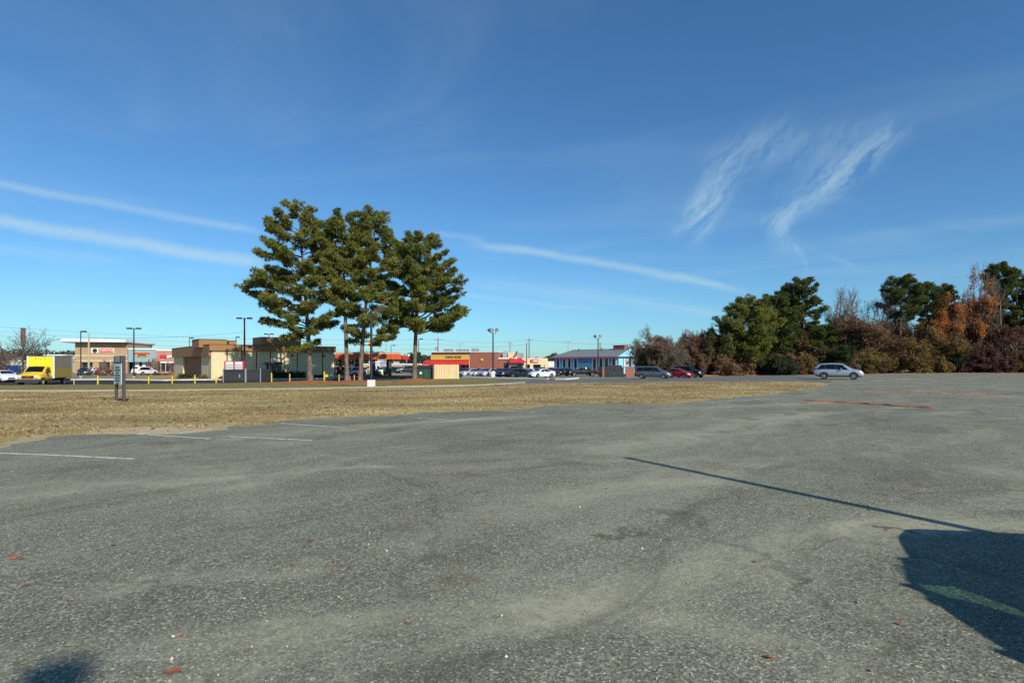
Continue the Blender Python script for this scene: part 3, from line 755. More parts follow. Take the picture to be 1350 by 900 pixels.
# --- the bank: cream panels under a deep brown fascia, an entrance cut into one side
TH = math.radians(40.5)
c0 = gp(279, 500.2); EX, EYV = (math.cos(TH), math.sin(TH)), (-math.sin(TH), math.cos(TH))
LX = ulen(c0, EX, 441.0); LY = ulen(c0, EYV, 229.5)
bank = thing('bank_building', 'low bank building of cream wall panels with a deep brown fascia', 'building', c0, TH)
g0 = c0.z
zf1 = zat(454.2, c0.y) - g0; zf0 = zat(462.0, c0.y) - g0
boxpart('core_wall', M_BATTEN, bank, 0.25, LX - 0.25, 6.2, LY - 0.05, 0, zf0 + 0.1)
boxpart('core_wall', M_BATTEN, bank, 5.6, LX - 0.25, 0.15, 6.3, 0, zf0 + 0.1)
npan = 9; pw = LX/npan
for i in range(npan):
    MB().rbox((pw*(i + 0.5), 0.06, 0.12), pw - 0.16, 0.22, zf0 - 0.1, 0.025).build('wall_panel', M_CREAM, bank)
for i in range(1, npan): boxpart('batten', M_BATTEN, bank, pw*i - 0.06, pw*i + 0.06, 0.02, 0.2, 0.1, zf0)
boxpart('plinth', M_CONC, bank, 0.02, LX - 0.02, 0.0, 0.22, -0.2, 0.12)
# side with the entrance recess
y1, y2 = LY*0.22, LY*0.72
for k in range(3): MB().rbox((0.06, (k + 0.5)*y1/3, 0.0), 0.22, y1/3 - 0.05, zf0, 0.025).build('side_panel', M_CREAM, bank)
boxpart('side_return', M_CREAM, bank, 0.2, 5.5, y1 - 0.25, y1, 0, zf0)
for k in range(3): MB().rbox((0.06, y2 + (k + 0.5)*(LY - y2)/3, 0.0), 0.22, (LY - y2)/3 - 0.05, zf0, 0.025).build('side_panel', M_CREAM, bank)
boxpart('entrance_wall', M_CREAM, bank, -0.05, 5.5, y2 - 0.25, y2, 0, zf0)
boxpart('entrance_back', M_BRONZE, bank, 5.4, 5.55, y1, y2, 0, zf0)
for k in range(5):
    yy_ = y1 + (k + 0.5)*(y2 - y1)/5
    w_ = boxpart('entrance_window', M_SHOPGLASS, bank, 5.34, 5.38, yy_ - (y2 - y1)/5*0.44, yy_ + (y2 - y1)/5*0.44, 0.15, zf0 - 0.3)
for k in range(2): MB().rbox((0.5 + 0*k, y1 + (k + 1)*(y2 - y1)/3, 0), 0.45, 0.45, zf0, 0.03).build('entrance_pillar', M_CREAM, bank)
# fascia bands, the one over the entrance deeper
o_ = 0.35
boxpart('fascia', M_FASCIA, bank, -o_, LX + 0.1, -o_, 0.05, zf0, zf1)
boxpart('fascia', M_FASCIA, bank, -o_ + 0.003, 0.3, 0.05, LY, zf0 - 0.75, zf1 - 0.003)
boxpart('fascia', M_FASCIA, bank, LX - 0.3, LX + 0.1, 0.05, LY, zf0 + 0.002, zf1 - 0.002)
boxpart('roof', M_PARAPET, bank, 0.3, LX - 0.3, 0.05, LY - 0.02, zf0 + 0.15, zf1 - 0.25)
boxpart('coping', M_BRONZE, bank, -o_ - 0.03, LX + 0.13, -o_ - 0.03, 0.08, zf1, zf1 + 0.07)
boxpart('coping', M_BRONZE, bank, -o_ - 0.03, 0.33, 0.08, LY, zf1, zf1 + 0.07)
# plant screens on the roof
def screen(u0, uc, u1, vt, ydep):
    d = Vector((c0.x, c0.y)) + Vector(EYV)*ydep
    xa, xb = ulen(d, EX, uc), ulen(d, EX, u1)
    yl = d.y + EX[1]*xa
    zt = zat(vt, yl) - g0
    d2 = d + Vector(EX)*xa
    ly = max(2.0, min(12, ulen(d2, EYV, u0)))
    ps = MB().box(xa, xb, ydep, ydep + ly, zf1 - 0.3, zt).build('roof_screen', M_FASCIA, bank)
    MB().box(xa - 0.06, xb + 0.06, ydep - 0.06, ydep + ly, zt, zt + 0.08).build('cap', M_BRONZE, ps)
screen(253, 262, 299, 447.2, 3.5)
screen(333, 345, 397, 444.6, 4.0)
screen(300, 302, 312, 449.4, 7.5)
# drive-up window, its flat canopy and the planter wall
ax, bx_ = ulen(c0, EX, 349), ulen(c0, EX, 368)
cn = boxpart('window_canopy', M_DKGREY, bank, ax, bx_, -1.5, -0.06, 2.05, 2.42)
MB().tube((ax + 0.3, -1.35, 0), (ax + 0.3, -1.35, 2.05), 0.07).build('post', M_YELLOW, cn)
for k in range(3):
    w_ = boxpart('drive_up_window', M_SHOPGLASS, bank, ax + 0.2 + k*0.75, ax + 0.85 + k*0.75, -0.075, -0.06, 0.9, 1.95)
boxpart('teller_counter', M_BRONZE, bank, ax + 0.15, ax + 2.5, -0.35, -0.06, 0.72, 0.88)
for k in range(3): MB().rbox((LX*0.62 + k*LX*0.14, -0.09, 3.3), 0.28, 0.16, 0.3, 0.03).build('wall_lamp', M_BRONZE, bank)

# --- drive-through canopy with a glossy red fascia beside the bank
cp = gy(441, 97.0)
L = 11.5
can = thing('drive_through_canopy', 'flat drive through canopy with a bright red fascia on dark columns', 'canopy', cp, 0.30)
zt = zat(466.3, cp.y) - cp.z; zb = zat(473.4, cp.y) - cp.z
M_REDGLOSS = plain('red_fascia', (0.62,0.085,0.02), 0.35, 0.10, 0.6)
M_TANROOF = plain('tan_roof_edge', (0.40,0.31,0.22), 0.7, 0.1, 1)
for k in range(6): MB().rbox((0.2 + L/6*(k + 0.5), -0.1, zb), L/6 - 0.04, 0.25, zt - zb, 0.04).build('fascia_panel', M_REDGLOSS, can)
boxpart('roof_slab', M_TANROOF, can, 0.1, L - 0.1, 0.03, 7, zb + 0.2, zt + 0.35)
for k in range(4):
    for y_ in (0.6, 6.0): MB().rbox((1.0 + k*2.9, y_, 0), 0.5, 0.6, zb + 0.19, 0.03).build('column', M_DKGREY, can)
for k in range(3): MB().rbox((2.4 + k*2.9, 3.2, 0), 0.8, 1.2, 1.5, 0.05).build('teller_island', M_WHITE, can)

# --- row of shops: tan brick end unit, teal unit, salmon brick unit
sp = gy(99, 120.0); ths = math.radians(14)
ES = (math.cos(ths), math.sin(ths))
xa = ulen(sp, ES, 168); xb = ulen(sp, ES, 205.5); xc = ulen(sp, ES, 262)
g0 = sp.z
def zz(v): return zat(v, sp.y + 3) - g0
shop = thing('tan_brick_shop', 'tan brick corner shop with a wide white roof overhang and a red sign', 'shop', sp, ths)
zr = zz(451.5)
boxpart('wall', M_TANBRICK, shop, 0, xa, 0.0, 14, zz(477.5), zr)
for x_ in (0.0, xa*0.33, xa*0.66, xa - 1.2): boxpart('pier', M_TANBRICK, shop, x_, x_ + 1.2, 0.02, 1.0, 0, zz(477.5))
boxpart('dado', M_PINKBRICK, shop, -0.04, 1.24, -0.04, 0.02, 0, 0.9)
boxpart('dado', M_PINKBRICK, shop, xa - 1.24, xa + 0.04, -0.04, 0.02, 0, zz(477.5))
boxpart('side_wall', M_TANBRICK, shop, 0.0, 0.3, 1.0, 14, 0, zz(477.5))
boxpart('rear_wall', M_TANBRICK, shop, 0.3, xa, 13.7, 14, 0, zz(477.5))
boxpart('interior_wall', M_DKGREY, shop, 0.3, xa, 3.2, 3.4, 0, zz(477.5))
for z_ in (zz(469.5), zz(476.0)): boxpart('stone_band', M_CREAM, shop, -0.05, xa + 0.05, -0.06, -0.002, z_, z_ + 0.22)
for k in range(3):
    x0_, x1_ = 1.2 + k*xa*0.33*0.995, xa*0.33*(k + 1) - 0.02
    if k == 2: x1_ = xa - 1.2
    x0_ = 1.2 + k*xa*0.33
    for j in range(4):
        xa_ = x0_ + (x1_ - x0_)*j/4; xb_ = x0_ + (x1_ - x0_)*(j + 1)/4
        f_ = boxpart('shop_window', M_SHOPGLASS, shop, xa_ + 0.05, xb_ - 0.05, 0.6, 0.64, 0.3, zz(478.2))
        MB().box(xa_ + 0.02, xa_ + 0.07, 0.55, 0.6, 0.2, zz(477.8)).build('mullion', M_BRONZE, f_)
MB().prism([(-1.6, zr + 0.02), (15, zr + 0.02), (15, zr + 0.42), (-1.6, zr + 0.62)], 'x', -1.9, xa + 0.25).build('roof', M_WHITE, shop)
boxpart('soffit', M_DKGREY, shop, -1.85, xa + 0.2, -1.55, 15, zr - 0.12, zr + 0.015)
for k in range(3): boxpart('side_window', M_SHOPGLASS, shop, -0.04, -0.01, 2 + k*3.6, 4.8 + k*3.6, zz(476.5), zz(456.5))
sg0, sg1 = ulen(sp, ES, 121), ulen(sp, ES, 150.5)
sgn = boxpart('sign_board', M_WHITE, shop, sg0, sg1, -0.18, -0.004, zz(465.3), zz(459.2))
boxpart('sign_panel', M_SIGNRED, sgn, sg0 + 1.35, sg1 - 0.12, -0.21, -0.182, zz(464.7), zz(459.9))
lettering('CHIPOTLE', 0.62, M_WHITE, sgn, (sg0 + 1.35 + sg1 - 0.12)/2, -0.23, zz(462.3), width=(sg1 - sg0)*0.66)
MB().lathe([(0.0, -0.03), (0.46, -0.03), (0.46, 0.0), (0.0, 0.0)], 20, 'y', (sg0 + 0.66, -0.19, zz(462.3))).build('round_emblem', M_BLACK, sgn)

shop2 = thing('teal_shop', 'teal fronted shop with an orange and red oval sign', 'shop', sp, ths)
M_TEAL = plain('teal_wall', (0.24,0.38,0.40), 0.75, 0.08, 1.0, streaks=0.12)
zr2 = zz(460.8)
boxpart('wall', M_TEAL, shop2, xa + 0.02, xb, 0.35, 13, zz(477.0), zr2)
boxpart('pier', M_PINKBRICK, shop2, xb - 1.1, xb, 0.36, 1.2, 0, zz(477.0))
boxpart('rear_wall', M_TEAL, shop2, xa + 0.02, xb, 12.7, 13, 0, zz(477.0))
boxpart('coping', M_WHITE, shop2, xa + 0.02, xb + 0.1, 0.15, 13.1, zr2, zr2 + 0.32)
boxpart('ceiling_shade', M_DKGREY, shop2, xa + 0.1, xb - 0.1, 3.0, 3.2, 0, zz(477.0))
for j in range(4):
    xa_ = xa + 0.3 + (xb - xa - 1.6)*j/4; xb_ = xa + 0.3 + (xb - xa - 1.6)*(j + 1)/4
    boxpart('shop_window', M_SHOPGLASS, shop2, xa_ + 0.05, xb_ - 0.05, 1.5, 1.54, 0.3, zz(478.0))
boxpart('poster', M_WHITE, shop2, xa + 1.0, xa + 1.8, 1.40, 1.45, 1.2, 2.6)
boxpart('poster', M_SIGNRED, shop2, xa + 1.0, xa + 1.8, 1.40, 1.45, 0.3, 1.2)
boxpart('poster', M_WHITE, shop2, xa + 2.4, xa + 3.1, 1.40, 1.45, 1.5, 2.7)
s0, s1 = ulen(sp, ES, 177.5), ulen(sp, ES, 196.0); zm = zz(467.8)
pts = [((s0+s1)/2 + (s1-s0)/2*math.cos(a)*(1 if abs(math.sin(a)) < 0.5 else 0.85), zm + 0.42*math.sin(a)) for a in [2*math.pi*i/24 for i in range(24)]]
sb = MB().prism(pts, 'y', 0.16, 0.34).build('oval_sign', M_SIGNYEL, shop2)
boxpart('sign_band', M_SIGNRED, sb, s0 - 0.15, s1 + 0.15, 0.10, 0.155, zm + 0.12, zm + 0.52)
boxpart('sign_strip', M_BLACK, sb, s0 + 0.5, s1 - 0.5, 0.10, 0.155, zm - 0.22, zm + 0.05)

shop3 = thing('salmon_brick_shop', 'salmon brick shop with a red and white arrow sign and white framed windows', 'shop', sp, ths)
zr3 = zz(462.3)
boxpart('wall', M_PINKBRICK, shop3, xb + 0.02, xc, 0.05, 13, zz(476.6), zr3)
boxpart('rear_wall', M_PINKBRICK, shop3, xb + 0.02, xc, 12.7, 13, 0, zz(476.6))
boxpart('coping', M_WHITE, shop3, xb + 0.11, xc, -0.12, 13.1, zr3, zr3 + 0.3)
boxpart('window_head', M_WHITE, shop3, xb + 0.8, xc, -0.1, 0.04, zz(478.4), zz(476.7))
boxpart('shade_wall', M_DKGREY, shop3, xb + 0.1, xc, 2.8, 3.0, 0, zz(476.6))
nw = 8
for j in range(nw):
    x0_ = xb + 0.9 + (xc - xb - 1.0)*j/nw; x1_ = xb + 0.9 + (xc - xb - 1.0)*(j + 1)/nw
    w_ = boxpart('shop_window', M_SHOPGLASS, shop3, x0_ + 0.06, x1_ - 0.06, 0.3, 0.34, 0.4, zz(478.6))
    MB().box(x0_ - 0.02, x0_ + 0.06, 0.2, 0.32, 0.0, zz(478.4)).build('mullion', M_WHITE, w_)
boxpart('sill_wall', M_PINKBRICK, shop3, xb + 0.1, xc, 0.1, 0.4, 0, 0.4)
a0, a1, a2 = ulen(sp, ES, 210.5), ulen(sp, ES, 220), ulen(sp, ES, 229)
zm = zz(469.3)
MB().prism([(a0, zm - 0.30), (a1, zm - 0.42), (a1, zm + 0.36), (a0, zm + 0.30), (a0 + 0.3, zm)], 'y', -0.2, 0.02).build('sign_panel', M_SIGNRED, shop3)
MB().prism([(a1 + 0.05, zm - 0.45), (a2, zm - 0.10), (a2 + 0.4, zm + 0.15), (a1 + 0.05, zm + 0.2)], 'y', -0.17, 0.02).build('sign_panel', M_WHITE, shop3)

# --- brick diner with a yellow band and red awning
wp = gy(653, 100.0); thw = math.radians(-13)                 # its nearer corner; the front runs back from here
EW = (-math.cos(thw), -math.sin(thw))
lw = ulen(wp, EW, 568); ly_ = ulen(wp, EW, 619.5)
g0 = wp.z
def zw(v): return zat(v, wp.y + 1.5) - g0
din = thing('brick_diner', 'red brick diner with a yellow lettered band over a red awning', 'restaurant', wp, thw)
zt = zw(464.3)
boxpart('brick_wall', M_BRICK, din, -ly_, 0, 0, 9, 0, zt)
boxpart('coping', M_WHITE, din, -lw - 0.1, 0.08, -0.08, 9.1, zt, zt + 0.10)
boxpart('upper_wall', M_BRICK, din, -lw, -ly_ - 0.01, 0.3, 9, zw(476.0), zt - 0.003)
boxpart('sill_wall', M_BRICK, din, -lw, -ly_ - 0.01, 0.35, 0.6, 0, 0.8)
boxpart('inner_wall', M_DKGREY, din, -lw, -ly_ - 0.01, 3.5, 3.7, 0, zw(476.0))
M_BAND = plain('gold_band', (0.62,0.42,0.10), 0.5, 0.06, 1)
bd = boxpart('sign_band', M_BAND, din, -lw, -ly_ - 0.02, -0.05, 0.28, zw(474.2), zw(467.6))
lettering('WAFFLE HOUSE', 0.62, M_BLACK, bd, -(lw*0.42 + ly_*0.58), -0.08, zw(470.8), width=(lw - ly_)*0.40)
MB().prism([(-1.5, zw(479.9)), (-1.5, zw(480.6)), (0.29, zw(480.6)), (0.29, zw(474.4))], 'x', -lw - 1.2, -ly_ - 0.1).build('awning', M_RED, din)
for j in range(8):
    x0_ = -lw + (lw - ly_)*j/8; x1_ = -lw + (lw - ly_)*(j + 1)/8
    w_ = boxpart('window', M_SHOPGLASS, din, x0_ + 0.06, x1_ - 0.06, 0.42, 0.46, 0.8, zw(478.5))
    MB().box(x0_ - 0.03, x0_ + 0.05, 0.36, 0.5, 0.8, zw(478.5)).build('mullion', M_WHITE, w_)
boxpart('wall_lamp', M_SIGNYEL, din, -2.75, -2.35, -0.18, -0.004, zw(475.4), zw(472.6))
MB().tube((-ly_ - 0.05, -0.2, 0), (-ly_ - 0.05, -0.2, zw(474.5)), 0.06).build('downpipe', M_CREAM, din)
for (x_, w2, h2) in [(-lw*0.85, 1.4, 0.35), (-lw*0.62, 2.2, 0.30), (-lw*0.42, 0.9, 0.4)]:
    MB().rbox((x_, 4.5, zt), w2, 1.6, h2 + 0.4, 0.04).build('roof_unit', M_GALV, din)
# lower rear wing with plant on its roof and a grey door
ax_ = 3.4; rz_ = zw(473.2)
boxpart('rear_wing', M_BRICK, din, 0.02, ax_*0.62, 2.4, 8.6, 0, rz_)
boxpart('wing_coping', M_WHITE, din, 0.02, ax_ + 0.2, 2.25, 8.7, rz_, rz_ + 0.26)
boxpart('wing_wall', M_CREAM, din, ax_*0.62 + 0.01, ax_, 2.42, 8.6, 0, rz_ - 0.02)
d_ = boxpart('service_door', M_DKGREY, din, 1.05, 1.75, 2.34, 2.395, 0.05, 2.35)
MB().box(1.62, 1.69, 2.28, 2.34, 1.0, 1.2).build('handle', M_GALV, d_)
boxpart('door_surround', M_PINKBRICK, din, 1.78, ax_*0.62, 2.35, 2.395, 0, rz_ - 0.02)
M_PLANT = plain('rooftop_plant', (0.36,0.38,0.36), 0.6, 0.2, 2, metal=0.2)
fan = MB().lathe([(0.0, -0.12), (0.52, -0.12), (0.6, 0.0), (0.6, 0.5), (0.0, 0.5)], 18, 'y', (0.9, 4.0, rz_ + 0.92)).build('extract_fan', M_PLANT, din)
MB().box(0.4, 1.4, 3.8, 4.6, rz_ + 0.26, rz_ + 0.5).build('fan_stand', M_PLANT, fan)
MB().rbox((2.05, 4.4, rz_ + 0.26), 1.1, 1.5, 1.05, 0.05).build('roof_unit', M_CREAM, din)
MB().rbox((3.3, 5.4, rz_ + 0.26), 1.3, 1.6, 0.95, 0.05).build('roof_unit', M_PLANT, din)
MB().path([(2.6, 3.4, rz_ + 0.3), (3.2, 3.2, rz_ + 0.9), (3.35, 3.2, rz_ + 1.5)], 0.12, 8).build('exhaust_duct', M_DKGREY, din)

# --- small kiosk with a red hip awning next to the wing
kp = gy(684.0, 100.5)
ko = thing('grey_kiosk', 'grey walled kiosk under a red hipped awning beside the diner wing', 'kiosk', kp, 0.12)
hk = zat(476, kp.y) - kp.z
boxpart('wall', plain('grey_board', (0.36,0.38,0.38), 0.7, 0.1, 1.5, streaks=0.2), ko, -1.75, 0.95, 0, 4, 0, hk)
boxpart('wall_panel', M_TANROOF, ko, -1.7, -0.5, -0.06, -0.003, 0.4, hk - 0.1)
zt = zat(471.2, kp.y) - kp.z
MB().add([(-1.7,-0.8,hk-0.3),(1.45,-0.8,hk-0.3),(1.45,4.4,hk-0.3),(-1.7,4.4,hk-0.3),(-1.5,1.4,zt),(0.5,1.4,zt)], [(3,2,1,0),(0,1,5,4),(1,2,5),(2,3,4,5),(3,0,4)]).build('roof', M_RED, ko)
boxpart('window', M_SHOPGLASS, ko, -0.1, 0.5, -0.05, -0.003, 1.6, hk - 0.4)

# --- distant cream store with a red sign, and its lower wing
ep = gy(688.5, 150.0); g0 = ep.z
store = thing('cream_store', 'distant flat roofed cream store with a red and white sign', 'shop', ep, 0.06)
le = ulen(ep, (1, 0), 722.5); hs = zat(472.0, ep.y) - g0; hb = zat(480.3, ep.y) - g0
M_CREAMST = plain('cream_stucco', (0.70,0.58,0.34), 0.8, 0.06, 1.5, streaks=0.08)
boxpart('wall', M_CREAMST, store, 0, le, 0, 12, hb, hs)
boxpart('dark_front', M_DKGREY, store, 0.2, le - 0.2, 1.2, 1.4, 0, hb)
for x_ in (0.0, le*0.30, le*0.72, le - 0.9): boxpart('pier', M_CREAMST, store, x_, x_ + 0.9, 0.0, 1.0, 0, hb)
for j in range(6): boxpart('shop_window', M_SHOPGLASS, store, 1.0 + j*(le - 2)/6, 0.9 + (j + 1)*(le - 2)/6, 1.1, 1.15, 0.2, hb - 0.5)
s0, s1 = ulen(ep, (1, 0), 699), ulen(ep, (1, 0), 709.8)
sg = MB().rbox(((s0 + s1)/2, -0.1, zat(477.6, ep.y) - g0), s1 - s0, 0.3, 0.8, 0.08).build('sign_board', M_SIGNRED, store)
boxpart('sign_lettering', M_WHITE, sg, s0 + 0.75, s1 - 0.2, -0.3, -0.27, zat(476.6, ep.y) - g0, zat(475.0, ep.y) - g0)
for x_ in (le*0.45, le*0.75): MB().rbox((x_, 5, hs), 1.6, 1.6, 0.5, 0.05).build('roof_unit', M_GALV, store)
ep2 = gy(722.6, 152.0); wing = thing('cream_annex', 'low white and cream annex behind the blue building', 'shop', ep2, 0.06)
le2 = ulen(ep2, (1, 0), 736); h2 = zat(476.2, ep2.y) - ep2.z
boxpart('upper_wall', M_WHITE, wing, 0, le2, 0, 8, h2*0.55, h2)
boxpart('wall', M_CREAMST, wing, 0, le2, 0.05, 8, 0, h2*0.55)
boxpart('window', M_SHOPGLASS, wing, le2*0.12, le2*0.5, 0.0, 0.045, 0.7, h2*0.4)

# --- blue building with pink eaves and a gabled end
TB = math.radians(40)
bp = gy(815.5, 118.0); EB, EBY = (math.cos(TB), math.sin(TB)), (-math.sin(TB), math.cos(TB))
lb = ulen(bp, EB, 840.5); ll = ulen(bp, EBY, 731.5); g0 = bp.z
blue = thing('blue_building', 'bright blue single storey building with pink eaves and a grey roof', 'building', bp, TB)
def bluewall():
    m, t, b = new_mat('blue_render')
    z = t.xyz(opos(t))[2]; n = t.noise(opos(t), 1.2, 4)
    c = t.mix(t.sstep(z, 2.28, 2.32), (0.22, 0.58, 0.90), (0.08, 0.33, 0.80))
    f = t.math('MULTIPLY_ADD', n, 0.25, 0.88)
    t.put(b.inputs['Base Color'], t.mix(1.0, c, t.comb(f, f, f), 'MULTIPLY')); b.inputs['Roughness'].default_value = 0.75
    return m
M_BLUE = bluewall()
M_SUNBLUE = plain('sunlit_blue_render', (0.26,0.66,0.80), 0.75, 0.06, 1.2)  # paler blue for the gable end: sunlight put into the colour
M_PINKT = plain('pink_trim', (0.46,0.12,0.20), 0.6, 0.1, 1.5)
he = zat(470.0, bp.y) - g0; hr = zat(460.2, bp.y) - g0 + 0.25
boxpart('long_wall', M_BLUE, blue, 0, 0.25, 0.25, ll, 0, he)
boxpart('far_wall', M_BLUE, blue, lb - 0.25, lb, 0.25, ll, 0, he)
boxpart('end_wall', M_BLUE, blue, 0, lb, ll, ll + 0.25, 0, he)
boxpart('gable_wall', M_SUNBLUE, blue, 0, lb, 0, 0.25, 0, he)
MB().prism([(-0.85, he), (lb + 0.85, he), (lb/2, hr - 0.06)], 'y', -0.55, 0.24).build('gable', M_SUNBLUE, blue)
boxpart('gable_trim', plain('navy_trim', (0.02,0.05,0.13), 0.6), blue, -0.3, lb + 0.3, -0.08, -0.003, he - 0.28, he - 0.02)
rf = MB().add([(-0.9,-0.5,he-0.02),(lb+0.9,-0.5,he-0.02),(lb+0.9,ll+0.9,he-0.02),(-0.9,ll+0.9,he-0.02),(lb/2,-0.5,hr),(lb/2,ll-3,hr)],
              [(3,2,1,0),(0,4,5,3),(1,2,5,4),(2,3,5)]).build('roof', M_GREYROOF, blue)
for j in range(int(ll/1.2)):
    y_ = 0.3 + j*1.2
    if y_ < ll - 3.2: MB().add([(-0.88,y_,he),(-0.88,y_+0.05,he),(lb/2,y_+0.05,hr+0.05),(lb/2,y_,hr+0.05),(-0.88,y_,he+0.06),(-0.88,y_+0.05,he+0.06)], [(4,5,2,3),(0,4,3),(1,2,5),(0,1,5,4)]).build('seam', M_GREYROOF, rf)
boxpart('eaves_board', M_PINKT, blue, -1.0, -0.9, -0.5, ll + 0.9, he - 0.3, he + 0.06)
boxpart('eaves_board', M_PINKT, blue, -0.9, lb + 0.9, ll + 0.9, ll + 1.0, he - 0.3, he + 0.05)
for u_ in (735.8, 744.0, 750.8, 759.0, 784.0, 792.5, 799.8, 809.5):
    y_ = ulen(bp, EBY, u_)
    fr = boxpart('window_surround', M_WHITE, blue, -0.06, -0.003, y_ - 0.72, y_ + 0.72, 0.55, he - 0.32)
    MB().box(-0.09, -0.062, y_ - 0.36, y_ + 0.36, 1.25, he - 0.42).build('pane', M_SHOPGLASS, fr)
    MB().box(-0.09, -0.062, y_ - 0.36, y_ + 0.36, 0.6, 1.2).build('panel', M_PINKT, fr)
y_ = ulen(bp, EBY, 771)
em = boxpart('wall_emblem', M_PINKT, blue, -0.05, -0.003, y_ - 0.9, y_ + 0.9, 2.35, 2.75)
for u_ in (823.5, 830.5):
    x_ = ulen(bp, EB, u_)
    fr = boxpart('window_surround', M_PINKT, blue, x_ - 0.5, x_ + 0.5, -0.06, -0.003, 1.5, he - 0.3)
    MB().box(x_ - 0.30, x_ + 0.30, -0.09, -0.062, 1.6, he - 0.4).build('pane', M_WHITE if u_ < 825 else M_SHOPGLASS, fr)
yc = ulen(bp, EBY, 801)
vt_ = MB().rbox((lb/2, yc - 1.0, hr - 0.5), 1.4, 3.2, 1.15, 0.05).build('roof_vent', plain('pink_vent', (0.30,0.10,0.12), 0.7), blue)
MB().box(lb/2 - 0.8, lb/2 + 0.8, yc - 2.7, yc + 0.7, hr + 0.66, hr + 0.74).build('vent_cap', M_DKGREY, vt_)
for u_ in (753, 783, 818):
    y_ = ulen(bp, EBY, u_); MB().tube((lb*0.4, y_, hr - 0.8), (lb*0.4, y_, hr + 0.25), 0.12).build('roof_pipe', M_DKGREY, blue)

# --- other distant buildings
def slab(name, label, u0, u1, vt, y, dep, mat, rz=0.0, extras=()):
    p = gy(u0, y); L = ulen(p, (1, 0), u1); h = zat(vt, y) - p.z
    t = thing(name, label, 'building', p, rz)
    boxpart('wall', mat, t, 0, L, 0, dep, 0, h)
    boxpart('coping', M_WHITE, t, -0.15, L + 0.15, -0.15, dep + 0.15, h, h + 0.3)
    n = max(3, int(L/6))
    for j in range(n):
        w_ = boxpart('window', M_SHOPGLASS, t, L*(j + 0.2)/n, L*(j + 0.8)/n, -0.06, -0.004, 0.6, min(2.8, h*0.6))
    boxpart('roof_unit', M_GALV, t, L*0.4, L*0.4 + 2, dep*0.4, dep*0.4 + 2, h + 0.3, h + 1.1)
    return t
slab('tan_store', 'long low tan store far behind the pine trunks', 478, 562, 480.4, 190, 20, plain('tan_stucco', (0.44,0.33,0.20), 0.8, 0.1, 0.6))
slab('grey_store', 'small pale grey office behind the pine trunks', 487, 501, 477.6, 150, 10, plain('pale_grey_stucco', (0.55,0.56,0.55), 0.8, 0.08, 0.8))
slab('cream_workshop', 'cream walled workshop behind the yellow truck', -60, 33, 476.8, 120, 14, M_CREAMST)
slab('white_warehouse', 'white roofed warehouse rising above the yellow truck', 58, 84, 468.6, 150, 20, plain('white_stucco', (0.62,0.62,0.60), 0.8, 0.06, 0.7))
slab('brown_gym', 'brown flat roofed building half hidden by the bare shrubs', 836, 905, 457.8, 175, 20, plain('brown_stucco', (0.24,0.17,0.12), 0.8, 0.1, 0.7))
slab('pale_mall', 'pale low building behind the diner roofline', 560, 640, 480.5, 185, 18, plain('sand_stucco', (0.50,0.42,0.30), 0.8, 0.1, 0.6))
# brick stack: dark red totem on a steel post
cp_ = gy(30.5, 100.0)
st_ = thing('brick_chimney', 'tall narrow dark red tower standing among bare branches', 'tower', cp_, 0.5)
M_STACK = plain('dark_red_panel', (0.17,0.04,0.035), 0.6, 0.15, 1.5)
zt, zb = zat(433.2, 100) - cp_.z, zat(456.0, 100) - cp_.z
MB().rbox((0, 0, zb), 0.62, 0.5, zt - zb, 0.04).build('shaft', M_STACK, st_)
MB().rbox((0, 0, zt), 0.7, 0.58, 0.14, 0.03).build('cap', M_BRONZE, st_)
MB().tube((0, 0, 0), (0, 0, zb), 0.18, 0.16, 10).build('post', M_BRONZE, st_)

# ------------------------------------------------------------------ enclosures, signs and bollards
# charcoal bin enclosure with galvanised posts
a, b = gp(294.5, 504.2), gp(343.5, 504.2)
L = (b - a).length; ang = math.atan2(b.y - a.y, b.x - a.x)
en = thing('bin_enclosure', 'charcoal panelled bin enclosure with galvanised gate posts by the drive', 'enclosure', a, ang)
hh = zat(486.3, a.y) - a.z
for (x0_, x1_) in ((0.08, L*0.57), (L*0.63, L - 0.08)):
    pn = boxpart('gate_panel', M_DKGREY, en, x0_, x1_, 0.0, 0.06, 0.06, hh - 0.04)
    for z_ in (0.25, hh - 0.25): MB().box(x0_ + 0.02, x1_ - 0.02, -0.04, -0.003, z_ - 0.04, z_ + 0.04).build('rail', M_PLASTIC, pn)
for x_ in (0.0, L*0.6, L): MB().tube((x_, -0.02, -0.05), (x_, -0.02, hh + 0.05), 0.06 if x_ != L*0.6 else 0.11, None, 10).build('post', M_GALV, en)
for x_ in (0.02, L - 0.02): boxpart('side_panel', M_DKGREY, en, x_ - 0.03, x_ + 0.03, 0.1, 3.0, 0.06, hh - 0.05)
boxpart('rear_panel', M_DKGREY, en, 0.06, L - 0.06, 2.95, 3.0, 0.06, hh - 0.05)
boxpart('latch_plate', M_GALV, en, L*0.42, L*0.46, -0.05, -0.02, hh*0.35, hh*0.62)
